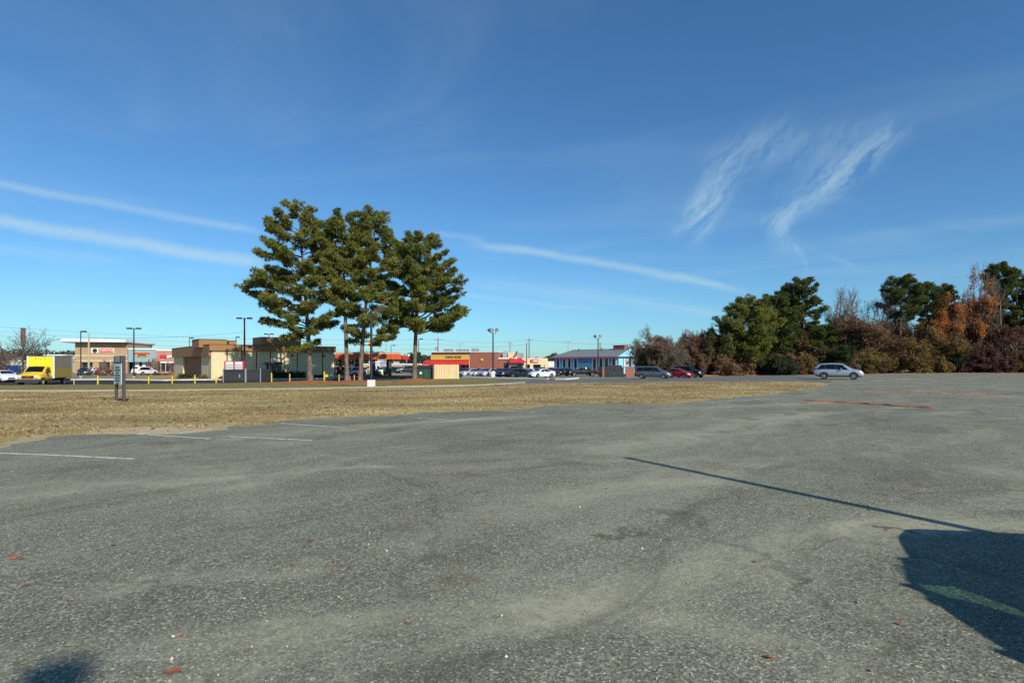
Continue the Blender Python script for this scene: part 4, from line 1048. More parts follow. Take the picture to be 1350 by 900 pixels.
# red framed notice board behind it
p = gy(309.5, 70.0)
nb = thing('notice_board', 'red framed board with two white panels behind the charcoal enclosure', 'sign', p, 0.05)
zt, zb = zat(475.8, 70) - p.z, zat(486.8, 70) - p.z
boxpart('frame', plain('crimson_frame', (0.50,0.03,0.07), 0.5), nb, -1.32, 1.22, 0, 0.12, zb - 0.1, zt)
for k in range(2):
    pn = boxpart('white_panel', M_WHITE, nb, -1.12 + k*1.15, -0.2 + k*1.15, -0.04, -0.003, zb, zt - 0.1)
    for j in range(3): MB().box(-1.08 + k*1.15, -0.24 + k*1.15, -0.06, -0.042, zb + 0.12 + j*0.2, zb + 0.18 + j*0.2).build('shelf_line', M_DKGREY, pn)
for x_ in (-1.2, 1.1): MB().tube((x_, 0.06, 0), (x_, 0.06, zb), 0.05).build('leg', M_SIGNRED, nb)

# cream timber screen with sun on it, and the green skip
a, b = gp(572.5, 500.2), gp(605.0, 499.85)
L = (b - a).length; ang = math.atan2(b.y - a.y, b.x - a.x); hh = zat(480.8, a.y) - a.z
fe = thing('timber_screen', 'cream timber board screen hiding bins beside the green dumpster', 'fence', a, ang)
M_PLY = plain('cream_boards', (0.66,0.50,0.26), 0.75, 0.12, 1.2, streaks=0.2)
nb_ = 10
for k in range(nb_): MB().rbox((L*(k + 0.5)/nb_, 0.03 + random.uniform(-0.008, 0.008), 0.03), L/nb_ - 0.015, 0.05, hh + random.uniform(-0.03, 0.02), 0.01).build('board', M_PLY, fe)
boxpart('top_rail', M_PLY, fe, 0, L, 0.065, 0.14, hh - 0.3, hh - 0.18)
for x_ in (0.0, L): boxpart('side_screen', M_PLY, fe, x_ - 0.05, x_ + 0.05, 0.15, 3.2, 0.0, hh - 0.02)
p = gp(559, 500.0); p.y += 1.0; p = gy(559.5, p.y)
dm = thing('dumpster', 'dark green steel dumpster with a sloped lid by the timber screen', 'dumpster', p, 0.12)
M_DGREEN = plain('dumpster_green', (0.012,0.055,0.035), 0.5, 0.3, 1.5, streaks=0.2)
w2 = 0.98; h1, h2 = zat(483.8, p.y) - p.z - 0.25, zat(482.2, p.y) - p.z
bdy = MB().prism([(-0.8, 0.15), (0.9, 0.15), (0.9, h2 - 0.1), (0.35, h2), (-0.8, h1)], 'x', -w2, w2).build('body', M_DGREEN, dm)
for x_ in (-0.7, 0.0, 0.7): MB().box(x_ - 0.05, x_ + 0.05, -0.86, -0.803, 0.2, h1 - 0.05).build('rib', M_DGREEN, dm)
for k in range(2): MB().prism([(-0.86, h1 + 0.02), (0.36, h2 + 0.02), (0.36, h2 + 0.07), (-0.88, h1 + 0.07)], 'x', -w2 + 0.02 + k*w2, -0.02 + k*w2).build('lid', M_PLASTIC, dm)
boxpart('sticker', M_WHITE, dm, -0.62, -0.34, -0.815, -0.802, 0.75, 1.05)
for s_ in (-1, 1): MB().tube((s_*w2*1.01, -0.5, h1*0.55), (s_*w2*1.12, 0.5, h1*0.55), 0.06).build('lift_arm', M_DGREEN, dm)

# brick and black bin enclosure by the blue building
a, b = gp(796.5, 497.0), gp(825.0, 497.0)
L = (b - a).length; ang = math.atan2(b.y - a.y, b.x - a.x); hh = zat(483.6, a.y) - a.z
be = thing('brick_enclosure', 'black gated bin enclosure with red brick side walls by the blue building', 'enclosure', a, ang)
for k in range(2):
    gt = boxpart('gate', M_BLACK, be, 0.05 + k*L*0.46, L*0.44 + k*L*0.46 + 0.02, -0.05, 0.0, 0.1, hh)
    for z_ in (0.4, hh - 0.3): MB().box(0.1 + k*L*0.46, L*0.44 + k*L*0.46 - 0.02, -0.09, -0.053, z_ - 0.05, z_ + 0.05).build('rail', M_PLASTIC, gt)
L2 = ulen(a, (math.cos(ang), math.sin(ang)), 836)
boxpart('brick_wall', M_BRICK, be, L, L2, -0.1, 0.3, 0, hh + 0.03)
boxpart('brick_wall', M_BRICK, be, L2 - 0.3, L2, 0.3, 3.5, 0, hh + 0.03)
boxpart('brick_wall', M_BRICK, be, -0.3, 0.0, 0.0, 3.5, 0, hh)
boxpart('coping', M_CONC, be, L - 0.05, L2 + 0.05, -0.15, 0.35, hh + 0.03, hh + 0.09)
boxpart('bin_lid', M_PLASTIC, be, L*0.3, L*0.85, 0.5, 1.9, 0.9, hh + 0.28)

# board sign on two posts in the lawn
pl, pr = gp(151.8, 528.6), gp(161.4, 531.0)
d = Vector((pr.x - pl.x, pr.y - pl.y)); 
if d.length < 0.7: pr = pl + Vector((d.x, d.y, 0)).normalized()*0.9
pl = gy(151.8, pr.y + 0.72)
L = math.hypot(pr.x - pl.x, pr.y - pl.y); ang = math.atan2(pr.y - pl.y, pr.x - pl.x)
M_POST = plain('dark_post', (0.055,0.05,0.055), 0.7, 0.2, 5)
sg = thing('lot_sign', 'upright information sign on two dark square posts in the dead grass', 'sign', pl, ang)
ht = zat(468.8, pl.y) - pl.z; h0 = zat(506.2, pl.y) - pl.z; h1 = zat(479.2, pl.y) - pl.z
MB().rbox((0.0, 0.05, -0.1), 0.11, 0.11, ht + 0.08, 0.01).build('post', M_POST, sg)
MB().rbox((L, 0.05, -0.1), 0.11, 0.11, ht + 0.1, 0.01).build('post', M_POST, sg)
bd = boxpart('board', plain('pale_green_board', (0.46,0.54,0.50), 0.5, 0.06, 4), sg, -0.06, L - 0.06, -0.035, -0.007, h0, h1)
hd = boxpart('header', M_POST, sg, -0.06, L - 0.06, -0.04, -0.007, h1 + 0.01, ht)
M_INK = plain('dark_ink', (0.06,0.08,0.075), 0.6, 0.1, 5)
zc_ = h1 - 0.16
for k in range(7):
    w_ = (0.62, 0.8, 0.5, 0.78, 0.66, 0.74, 0.4)[k]*(L - 0.1)
    MB().box(L/2 - 0.06 - w_/2, L/2 - 0.06 + w_/2, -0.040, -0.0365, zc_ - 0.045, zc_ + 0.03).build('text_line', M_INK, bd); zc_ -= (h1 - h0)/7.8
for k in range(3): MB().box(0.1, L - 0.25, -0.045, -0.0415, h1 + 0.1 + k*0.09, h1 + 0.14 + k*0.09).build('text_line', M_LAMP, hd)
MB().rbox((0.0, 0.0, 0.0), 0.22, 0.22, 0.07, 0.04).build('footing', M_CONC, sg)

# yellow bollards along the dark drive
bol = thing('bollard', '', 'bollard')
MB().lathe([(0.070, -0.1), (0.070, 0.95), (0.062, 1.0), (0.045, 1.03), (0.0, 1.04)], 14).build('post', M_YELLOW, bol, True)
MB().lathe([(0.14, -0.05), (0.14, 0.03), (0.09, 0.05)], 14).build('collar', M_CONC, bol)
BOL = [(129, 508.0, 13.0, 'yellow bollard at the grass edge beside the yellow truck'), (97.5, 507.0, 8, 'short yellow bollard just behind the yellow truck'), (163.5, 506.3, 10, 'yellow bollard seen behind the lawn sign'),
       (196, 506.2, 10, 'yellow bollard in front of the teal shop'), (227, 505.9, 10.5, 'yellow bollard before the far corner of the bank'), (257, 505.5, 11.5, 'yellow bollard in front of the bank entrance'),
       (285, 504.8, 10.5, 'yellow bollard beside the charcoal enclosure'), (358, 503.4, 12, 'thick yellow bollard by the drive up window'), (382, 502.6, 10, 'yellow bollard near the bank hedge'), (404.5, 502.4, 9.5, 'yellow bollard just beside the leaning pine trunk'),
       (427.5, 502.6, 13, 'tall yellow bollard at the bank corner under the pines'), (447, 502.4, 9, 'thin yellow bollard before the canopy columns'), (467, 502.2, 8, 'thin yellow bollard between the twin pine trunks')]
for i, (u, v, hpx, lab) in enumerate(BOL):
    o = bol if i == 0 else copy_tree(bol)
    p = gp(u, v); o.location = p; s_ = hpx*p.y/F/1.04; o.scale = (min(1.15, s_), min(1.15, s_), s_)
    tag(o, lab, 'bollard', 'bollards along the dark drive')
# low yellow board at the picture's edge
p = gp(2, 502.8)
yb = thing('yellow_barrier', 'low bright yellow board on short feet beside the yellow truck', 'barrier', p, 0.55)
boxpart('board', M_SIGNYEL, yb, -1.1, 0.75, -0.04, 0.04, 0.12, 0.55)
for x_ in (-0.8, 0.5): MB().box(x_ - 0.05, x_ + 0.05, -0.25, 0.25, 0.0, 0.11).build('foot', M_PLASTIC, yb)
# pink cone-like post beside the pine
p = gp(461, 502.3)
pk = thing('traffic_cone', 'small faded pink traffic cone between the twin pine trunks', 'cone', p)
MB().lathe([(0.17, 0.04), (0.05, 0.62), (0.03, 0.64), (0.0, 0.64)], 14).build('cone', plain('pink_plastic', (0.70,0.14,0.16), 0.5), pk, True)
MB().rbox((0, 0, 0), 0.42, 0.42, 0.05, 0.03).build('base', M_PLASTIC, pk)

# ------------------------------------------------------------------ lamp posts, poles, wires
def lamp_T(u, vb, vt, label, arm=0.9, double=True, rpole=0.075, y=None, flat=True, base=True):
    p = gy(u, y) if y else gp(u, vb); h = zat(vt, p.y) - p.z
    t = thing('lamp_post', label, 'lamp post', p, 0.1, 'lamp posts around the lots')
    MB().tube((0, 0, 0), (0, 0, h), rpole*1.15, rpole*0.9, 10).build('pole', M_BLACK, t, True)
    if base: MB().lathe([(0.2, -0.1), (0.2, 0.35), (0.12, 0.4)], 12).build('footing', M_CONC, t)
    for s_ in ((-1, 1) if double else (1,)):
        a_ = MB().tube((0, 0, h - 0.12), (s_*arm*0.5, 0, h - 0.05), 0.035).build('arm', M_BLACK, t)
        hd = MB().rbox((s_*(arm*0.5 + 0.33), 0, h - 0.14), 0.68, 0.4, 0.20, 0.04).build('lamp_head', M_BLACK, t)
        MB().box(s_*(arm*0.5 + 0.33) - 0.26, s_*(arm*0.5 + 0.33) + 0.26, -0.16, 0.16, h - 0.155, h - 0.142).build('lens', M_LAMP, hd)
    return t
lamp_T(322.3, 500.5, 419.0, 'tall black twin head lamp post in front of the bank', arm=0.7, rpole=0.11)
lamp_T(176.5, 499.0, 432.5, 'black twin head lamp post in front of the teal shop', arm=0.6, rpole=0.09)
lamp_T(106.5, 498.5, 436.5, 'thin black lamp post before the tan brick shop', double=False, arm=0.2)
lamp_T(249.5, 0, 445.0, 'short lamp post rising behind the bank entrance roof', double=False, arm=0.3, y=112)
lamp_T(354.5, 0, 440.0, 'small twin head lamp rising behind the bank roof screen', arm=0.4, y=104)
lamp_T(311.0, 0, 444.0, 'single head lamp rising behind the bank roof step', double=False, arm=0.2, y=118)
lamp_T(60.5, 0, 453.5, 'slim dark lamp post behind the yellow truck box', double=False, arm=0.2, y=125)
lamp_T(515.5, 0, 455.0, 'dark single arm lamp post above the parked dark cars', double=False, arm=0.8, y=135)
lamp_T(552.0, 0, 446.5, 'dark lamp post with a raised arm close behind the round topped pine', double=False, arm=0.5, y=118)
# tall black post with a concrete footing standing at the kerb
p = gp(489.5, 511.0)
t = thing('lamp_post', 'tall black lamp post on a square concrete footing at the kerb', 'lamp post', p, 0.2, 'lamp posts around the lots')
h = zat(408.0, p.y) - p.z; hb = zat(500.6, p.y) - p.z
MB().rbox((0, 0, -0.1), 0.66, 0.66, hb + 0.1, 0.04).build('footing', M_CONCW, t)
MB().tube((0, 0, hb), (0, 0, h), 0.12, 0.09, 12).build('pole', M_BLACK, t, True)
MB().box(-0.2, 0.2, -0.2, 0.2, hb, hb + 0.03).build('base_plate', M_BLACK, t)
for s_ in (-1, 1):
    hd = MB().rbox((s_*0.55, 0, h - 0.1), 0.75, 0.4, 0.2, 0.04).build('lamp_head', M_BLACK, t)
    MB().box(s_*0.55 - 0.3, s_*0.55 + 0.3, -0.16, 0.16, h - 0.115, h - 0.102).build('lens', M_LAMP, hd)
# floodlight posts
def flood(u, vb, vt, label, heads, s=1.0, footing=None, y=None):
    p = gy(u, y) if y else gp(u, vb); h = zat(vt + 6.5*s, p.y) - p.z
    t = thing('floodlight_post', label, 'lamp post', p, 0.0, 'floodlight posts around the lots')
    r = 0.13*s
    MB().tube((0, 0, 0), (0, 0, h), r, r*0.75, 12).build('pole', M_BLACK, t, True)
    if footing:
        MB().rbox((0, 0, -0.1), 0.62, 0.62, footing + 0.1, 0.05).build('footing', M_CONCW, t)
    for (dx_, dy_) in heads:
        a_ = MB().path([(0, 0, h), (dx_*0.6, dy_*0.5, h + 0.05*s), (dx_, dy_, h + 0.45*s)], 0.04*s, 8).build('arm', M_BLACK, t)
        d_ = Vector((dx_*0.8, dy_ - 0.6, -0.55)).normalized(); c_ = Vector((dx_, dy_, h + 0.55*s))
        hd = MB().tube(c_ - d_*0.24*s, c_ + d_*0.14*s, 0.16*s, 0.34*s, 14).build('lamp_head', M_DKGREY, t)
        MB().tube(c_ + d_*0.142*s, c_ + d_*0.165*s, 0.31*s, 0.31*s, 14).build('lens', M_LAMP, hd)
    return t
flood(650.0, 497.3, 433.0, 'black floodlight post with three lamps on a concrete footing', [(-0.55, 0.0), (-0.12, -0.35), (0.6, 0.1)], 1.0, 1.0)
flood(788.5, 494.5, 440.5, 'black floodlight post with two lamps before the blue building', [(-0.55, 0), (0.35, -0.1)], 0.95)
def pale_lamp(u, vt, y, label, spans):
    p = gy(u, y); h = zat(vt, y) - p.z
    t = thing('street_light', label, 'street light', p, 0, 'pale street lights far off')
    MB().tube((0, 0, 0), (0, 0, h), 0.14, 0.09, 8).build('pole', M_GALV, t, True)
    for x_ in spans:
        MB().path([(0, 0, h - 0.4), (x_*0.6, 0, h + 0.1), (x_, 0, h)], 0.07, 6).build('arm', M_GALV, t)
        MB().rbox((x_, 0, h - 0.12), 0.9, 0.45, 0.2, 0.05).build('lamp_head', M_GALV, t)
pale_lamp(606.5, 452.5, 190, 'pale twin arm street light rising behind the diner', (-1.2, 0.9))
pale_lamp(749.0, 450.0, 190, 'pale twin arm street light rising behind the blue roof', (-1.3, 1.1))
pale_lamp(833.0, 456.0, 200, 'pale street light rising behind the blue gable', (0.9,))
pale_lamp(509.0, 451.0, 160, 'pale straight pole with no arm seen between the pines', ())
pale_lamp(505.3, 465.0, 150, 'short pale flagpole between the pine trunks', ())
# timber utility poles
UP = {}
def upole(u, vt, y, label, arms=1, r=0.15, mat=None, can_=False):
    p = gy(u, y); h = zat(vt, y) - p.z
    t = thing('utility_pole', label, 'utility pole', p, 0.25, 'utility poles')
    MB().tube((0, 0, 0), (0, 0, h), r*1.2, r*0.8, 10).build('pole', mat or M_WOODPOLE, t, True)
    for k in range(arms):
        ar = boxpart('crossarm', M_WOODPOLE, t, -1.1, 1.1, -0.22, -0.12, h - 0.7 - k*0.9, h - 0.58 - k*0.9)
        for x_ in (-1.0, 0.0, 1.0): MB().tube((x_, -0.17, h - 0.58 - k*0.9), (x_, -0.17, h - 0.38 - k*0.9), 0.05).build('insulator', M_LAMP, ar)
    if can_: MB().lathe([(0.0, h - 3.6), (0.3, h - 3.55), (0.3, h - 2.7), (0.22, h - 2.6), (0, h - 2.58)], 14, 'z', (-0.45, 0, 0)).build('transformer', M_GALV, t)
    UP[u] = Vector((p.x, p.y, p.z + h - 0.5)); return t
upole(117.0, 439.5, 104, 'pale bare utility pole in front of the tan brick shop', 0, 0.16, plain('bleached_wood', (0.42,0.37,0.28), 0.9, 0.15, 3))
upole(577.5, 444.8, 150, 'utility pole with a transformer can above the diner sign', 1, can_=True)
upole(694.3, 451.8, 150, 'plain shorter utility pole close to the cream store', 0)
upole(697.6, 445.5, 152, 'utility pole with a crossarm above the cream store', 1)
upole(672.3, 450.5, 210, 'distant utility pole above the roof plant', 1)
upole(630.5, 459.0, 230, 'far off utility pole behind the floodlight post', 1)
upole(791.2, 451.2, 160, 'utility pole half hidden behind the two lamp floodlight post', 0)
upole(835.0, 455.5, 165, 'thin utility pole beside the bare shrubs', 0, 0.12)
upole(-40.0, 425.0, 150, 'utility pole standing outside the row of shops', 1)
upole(880.0, 447.0, 190, 'utility pole hidden among the bare shrubs', 1)
def wire(a, b, sag, label, r=0.022):
    pts = []
    for i in range(21):
        t = i/20; q = a.lerp(b, t); q.z -= sag*4*t*(1 - t); pts.append(q)
    return tag(MB().path(pts, r, 5).build('overhead_wire', M_DKGREY, None, fix=False), label, 'wire', 'overhead wires')
w0, w1, w2_, w3 = UP[-40.0], UP[577.5], UP[697.6], UP[880.0]
for k, (dz, nm) in enumerate([(0.0, 'top overhead wire running from the shops to the diner'), (-1.3, 'second overhead wire running from the shops to the diner'), (-2.6, 'lowest overhead wire running from the shops to the diner')]):
    wire(w0 + Vector((0, k*0.4, dz)), w1 + Vector((0, k*0.4, dz)), 1.6, nm, 0.02)
for k, (dz, nm) in enumerate([(0.0, 'upper overhead wire between the diner and cream store poles'), (-1.2, 'lower overhead wire between the diner and cream store poles')]):
    wire(w1 + Vector((0, 0, dz)), w2_ + Vector((0, 0, dz)), 0.8, nm)
wire(w2_, w3, 1.2, 'overhead wire crossing above the blue building roof')
wire(UP[117.0] + Vector((0, 0, -0.3)), gy(322, 118) + Vector((0, 0, 9.0)), 0.5, 'slack overhead wire from the pale pole towards the bank')
wire(w1 + Vector((0, 0, -2.0)), gy(555, 145) + Vector((0, 0, 6.2)), 0.6, 'service wire dropping from the transformer pole')
# yellow roadside sign seen between the pines
p = gy(490.0, 128.0)
ys = thing('pole_sign', 'yellow box sign on a thin pole between the pine trunks', 'sign', p, 0.0)
z0, z1 = zat(456.5, 128) - p.z, zat(449.2, 128) - p.z
MB().rbox((0, 0, z0), 2.1, 0.35, z1 - z0, 0.05).build('sign_box', M_SIGNYEL, ys)
boxpart('letter_panel', M_BLACK, ys, -0.72, 0.72, -0.19, -0.178, z0 + 0.25, z0 + 0.62)
MB().tube((0, 0, 0), (0, 0, z0), 0.1).build('pole', M_DKGREY, ys)
# red and white roadside sign
p = gy(535.0, 150.0)
rs = thing('pole_sign', 'small red and white sign on a pole over the parked dark cars', 'sign', p, 0.0)
z0, z1 = zat(474.5, 150) - p.z, zat(468.0, 150) - p.z
MB().prism([(-1.0, z0 + 0.3), (0.2, z0), (1.0, z0 + 0.4), (0.9, z0 + 0.8), (-0.8, z1 - 0.2)], 'y', -0.1, 0.1).build('red_panel', M_SIGNRED, rs)
MB().lathe([(0.0, -0.12), (0.32, -0.12), (0.32, 0.1), (0.0, 0.1)], 16, 'y', (0.85, 0, z1)).build('white_disc', M_WHITE, rs)
MB().tube((0.2, 0.15, 0), (0.2, 0.15, z1 - 0.2), 0.09).build('pole', M_GALV, rs)
# blue portable cabin by the cars at the edge
p = gy(19.0, 72.0)
bc = thing('blue_cabin', 'small bright blue portable cabin beside the white car', 'cabin', p, -0.5)
h = zat(481.5, 72) - p.z
MB().rbox((0, 0, 0), 1.1, 1.1, h, 0.05).build('body', plain('cabin_blue', (0.02,0.10,0.50), 0.4, 0.08, 2), bc)
d_ = boxpart('door', plain('cabin_door', (0.03,0.16,0.62), 0.4, 0.08, 2), bc, -0.42, 0.42, -0.585, -0.553, 0.1, h - 0.2)
MB().box(0.25, 0.35, -0.61, -0.587, 0.95, 1.1).build('handle', M_PLASTIC, d_)
MB().prism([(-0.6, h), (0.6, h), (0.4, h + 0.18), (-0.4, h + 0.18)], 'y', -0.6, 0.6).build('roof', M_WHITE, bc)

# two unseen posts throwing shadows into the lot; the headed one is added
def shadow_post(tip_px, h, r, label, head):
    g = gp(*tip_px); L = h/math.tan(SUN_EL)
    p = Vector((g.x + SUN_H.x*L, g.y + SUN_H.y*L, 0.0)); p.z = terr(p.x, p.y)
    t = thing('lamp_post', label, 'lamp post', p, 0.4, 'posts beside the camera')
    MB().tube((0, 0, 0), (0, 0, h), r*1.05, r*0.95, 14).build('pole', M_WOODPOLE if not head else M_GALV, t, True)
    if head:
        hd = MB().rbox((0, 0, h - 0.15), 0.34, 0.24, 0.2, 0.05).build('lamp_head', M_DKGREY, t)
    else: MB().lathe([(r*1.2, h), (r*1.2, h + 0.05), (0.0, h + 0.12)], 14).build('cap', M_GALV, t)
    MB().lathe([(r*2.4, -0.1), (r*2.4, 0.12), (r*1.3, 0.16)], 14).build('footing', M_CONC, t)
    return t
shadow_post((832, 604.3), 6.6, 0.075, 'plain round post out of view throwing the long thin shadow', False)
shadow_post((76, 882), 11.0, 0.07, 'tall lamp post added out of view to shade one corner', True)

# ------------------------------------------------------------------ vehicles
def interp(keys, x):
    return float(np.interp(x, [k[0] for k in keys], [k[1] for k in keys]))
class CarShape:
    def __init__(s, L, zt, zs, w, wt, zb): s.L, s.zt, s.zs, s.w, s.wt, s.zb = L, zt, zs, w, wt, zb
    def ring(s, x):
        zt, zs, w, wt, zb = interp(s.zt, x), interp(s.zs, x), interp(s.w, x), interp(s.wt, x), interp(s.zb, x)
        zs = min(zs, zt - 0.03); e = min(0.07, (zt - zs)*0.4)
        return [(0, zb), (w*0.86, zb), (w*0.975, zb + (zs - zb)*0.22), (w, zb + (zs - zb)*0.55), (w*0.965, zs), (wt, zt - e), (wt*0.80, zt - e*0.25), (0, zt)]
    def xs(s):
        k = sorted({round(a[0], 3) for c in (s.zt, s.zs, s.w, s.wt, s.zb) for a in c})
        out = []
        for a, b in zip(k[:-1], k[1:]):
            n = max(1, int((b - a)/0.16)); out += [a + (b - a)*i/n for i in range(n)]
        return out + [k[-1]]
    def body(s, wheels, r):
        xs = s.xs(); rings = []
        for x in xs:
            h = s.ring(x); rings.append([(x, y, z) for y, z in h] + [(x, -y, z) for y, z in h[-2:0:-1]])
        m = len(rings[0]); vs = [p for q in rings for p in q]
        fs = [(i*m + j, (i+1)*m + j, (i+1)*m + (j+1) % m, i*m + (j+1) % m) for i in range(len(xs)-1) for j in range(m)]
        fs += [tuple(range(m)), tuple(range((len(xs))*m - 1, (len(xs)-1)*m - 1, -1))]
        mb = MB(); mb.add(vs, fs); me = mb.mesh('body')
        me.materials.append(M_PLASTIC)
        cut = MB()
        for wx in wheels:
            for sg in (-1, 1): cut.tube((wx, sg*0.50, r), (wx, sg*1.3, r), r*1.16, None, 24)
        cme = cut.mesh('cut'); cme.materials.append(M_PLASTIC)
        o = bpy.data.objects.new('tmp', me); c = bpy.data.objects.new('tmpc', cme); COL.objects.link(o); COL.objects.link(c)
        me.materials.clear(); me.materials.append(M_WHITE)
        md = o.modifiers.new('cut', 'BOOLEAN'); md.operation = 'DIFFERENCE'; md.object = c; md.solver = 'EXACT'
        try: md.material_mode = 'TRANSFER'
        except Exception: pass
        dg = bpy.context.evaluated_depsgraph_get(); out = bpy.data.meshes.new_from_object(o.evaluated_get(dg))
        bpy.data.objects.remove(o); bpy.data.objects.remove(c)
        out.polygons.foreach_set('use_smooth', [True]*len(out.polygons)); out.set_sharp_from_angle(angle=0.55)
        out.name = 'body'; return out
    def patch(s, seg, x0, x1, t0, t1, side, off=0.008, n=10, x0t=None, x1t=None):
        """strip of the side surface between ring points seg and seg+1"""
        vs = []
        for i in range(n + 1):
            for j in range(4):
                f = j/3
                a = x0 + ((x0t if x0t is not None else x0) - x0)*f; b = x1 + ((x1t if x1t is not None else x1) - x1)*f
                x = a + (b - a)*i/n; h = s.ring(x); t = t0 + (t1 - t0)*f
                p, q = h[seg], h[seg + 1]; y = p[0] + (q[0] - p[0])*t + off; z = p[1] + (q[1] - p[1])*t + off*0.3
                vs.append((x, side*y, z))
        mb = MB(); mb.add(vs, [(i*4 + j, (i+1)*4 + j, (i+1)*4 + j + 1, i*4 + j + 1) for i in range(n) for j in range(3)])
        me = mb.mesh('patch', True, fix=False)
        if side > 0: me.flip_normals()
        return me
    def top(s, x0, x1, fr=0.86, off=0.012, n=8, inset=0.0):
        vs = []
        for i in range(n + 1):
            x = x0 + (x1 - x0)*i/n; h = s.ring(x); wt = h[5][0]; zt = h[7][1]; z6 = h[6][1]
            for k in range(-3, 4):
                y = k/3*wt*fr; ay = abs(y); z = zt + (z6 - zt)*min(1, ay/(wt*0.8))
                if ay > wt*0.8: z += (h[5][1] - z6)*(ay - wt*0.8)/(wt*0.2)
                vs.append((x, y, z + off))
        mb = MB(); mb.add(vs, [(i*7 + k, (i+1)*7 + k, (i+1)*7 + k + 1, i*7 + k + 1) for i in range(n) for k in range(6)])
        me = mb.mesh('top', True, fix=False)
        if me.polygons[0].normal.z < 0: me.flip_normals()
        return me
def tyre_meshes(r, wd=0.22):
    ty = MB().lathe([(r*0.62, -wd*0.42), (r*0.68, -wd/2), (r*0.92, -wd/2), (r, -wd*0.36), (r, wd*0.36), (r*0.92, wd/2), (r*0.68, wd/2), (r*0.62, wd*0.42), (r*0.6, 0.0)], 24, 'y', cap=False).add([(r*0.61*math.cos(2*math.pi*i/24), 0.0, r*0.61*math.sin(2*math.pi*i/24)) for i in range(24)], [tuple(range(24))]).mesh('wheel', True)
    rm = MB().lathe([(r*0.67, -wd*0.45), (r*0.60, -wd*0.42), (r*0.57, -wd*0.20)], 24, 'y', cap=False)
    for k in range(5):
        a = 2*math.pi*k/5; c_, s_ = math.cos(a), math.sin(a)
        rm.add([(c_*0.03 - s_*0.03, -wd*0.40, s_*0.03 + c_*0.03), (c_*0.03 + s_*0.03, -wd*0.40, s_*0.03 - c_*0.03), (c_*r*0.58 + s_*0.025, -wd*0.36, s_*r*0.58 - c_*0.025), (c_*r*0.58 - s_*0.025, -wd*0.36, s_*r*0.58 + c_*0.025),
                (c_*0.03 - s_*0.03, -wd*0.14, s_*0.03 + c_*0.03), (c_*0.03 + s_*0.03, -wd*0.14, s_*0.03 - c_*0.03), (c_*r*0.58 + s_*0.025, -wd*0.14, s_*r*0.58 - c_*0.025), (c_*r*0.58 - s_*0.025, -wd*0.14, s_*r*0.58 + c_*0.025)],
               [(0,1,2,3),(0,4,5,1),(1,5,6,2),(2,6,7,3),(3,7,4,0)])
    return ty, rm.mesh('rim', True)
CARS = {}
def make_car(kind, shape, wheels, r, panes, shield, rear, cladding=False, glass_t=(0.07, 0.86), heads=None, tails=None, extra=None, doors=()):
    t = thing('car', '', 'car')
    put('body', shape.body(wheels, r), None, t)
    hl = shape.L/2
    for sd_ in (-1, 1):
        a, b, at, bt = panes[0][0] - 0.03, panes[-1][1] + 0.06, panes[0][2] - 0.03, panes[-1][3] + 0.03
        put('window_frame', shape.patch(4, a, b, glass_t[0] - 0.05, glass_t[1] + 0.03, sd_, 0.004, 24, at, bt), M_PLASTIC, t)
        for (a, b, at, bt) in panes: put('side_window', shape.patch(4, a, b, glass_t[0], glass_t[1], sd_, 0.008, 10, at, bt), M_CARGLASS, t)
        hx = heads or (hl - 0.42, hl - 0.07, 0.35, 0.96); put('headlight', shape.patch(3, *hx, sd_, 0.010, 6), M_HEADL, t)
        tx = tails or (3, -hl + 0.03, -hl + 0.30, 0.25, 0.97); put('tail_light', shape.patch(*tx, sd_, 0.012, 5), M_TAILL, t)
        if cladding: put('sill_cladding', shape.patch(1, -hl + 0.06, hl - 0.06, 0.0, 0.75, sd_, 0.006, 40), M_PLASTIC, t)
        for dx_ in doors: 
            z_ = interp(shape.zs, dx_) - 0.13; y_ = interp(shape.w, dx_)*0.97
            MB().rbox((dx_, sd_*(y_ + 0.012), z_), 0.2, 0.05, 0.04, 0.01).build('door_handle', M_RIM, t)
        mx = shield[1] - 0.28; h = shape.ring(mx)
        MB().rbox((mx, sd_*(h[4][0] + 0.11), h[4][1] + 0.02), 0.13, 0.22, 0.15, 0.03).build('mirror', None if kind != 'pickup' else M_PLASTIC, t)
    put('windshield', shape.top(*shield), M_CARGLASS, t)
    if rear: put('rear_window', shape.top(*rear), M_CARGLASS, t)
    zf = interp(shape.zb, hl); wf = interp(shape.w, hl)
    MB().rbox((hl - 0.005, 0, zf + 0.10), 0.05, wf*1.25, 0.16, 0.02).build('grille', M_PLASTIC, t)
    MB().rbox((hl - 0.02, 0, zf - 0.02), 0.06, wf*1.5, 0.09, 0.02).build('bumper', M_PLASTIC, t)
    MB().rbox((-hl + 0.01, 0, interp(shape.zb, -hl) + 0.02), 0.06, interp(shape.w, -hl)*1.6, 0.14, 0.03).build('bumper', M_PLASTIC, t)
    MB().rbox((-hl - 0.004, 0, interp(shape.zb, -hl) + 0.22), 0.03, 0.32, 0.15, 0.01).build('number_plate', M_WHITE, t)
    ty, rm = tyre_meshes(r)
    for wx in wheels:
        for sg in (-1, 1):
            wy = interp(shape.w, wx) - 0.125
            o = put('wheel', ty, M_RUB, t, (wx, sg*wy, r)); rr = put('rim', rm, M_RIM, o)
            if sg > 0: rr.rotation_euler = (0, 0, math.pi)
    if extra: extra(t, shape)
    CARS[kind] = t
    return t
def seal_mirrors(t):
    for c in t.children:
        if c.name.startswith('mirror') and not c.data.materials: c.data.materials.append(M_WHITE)
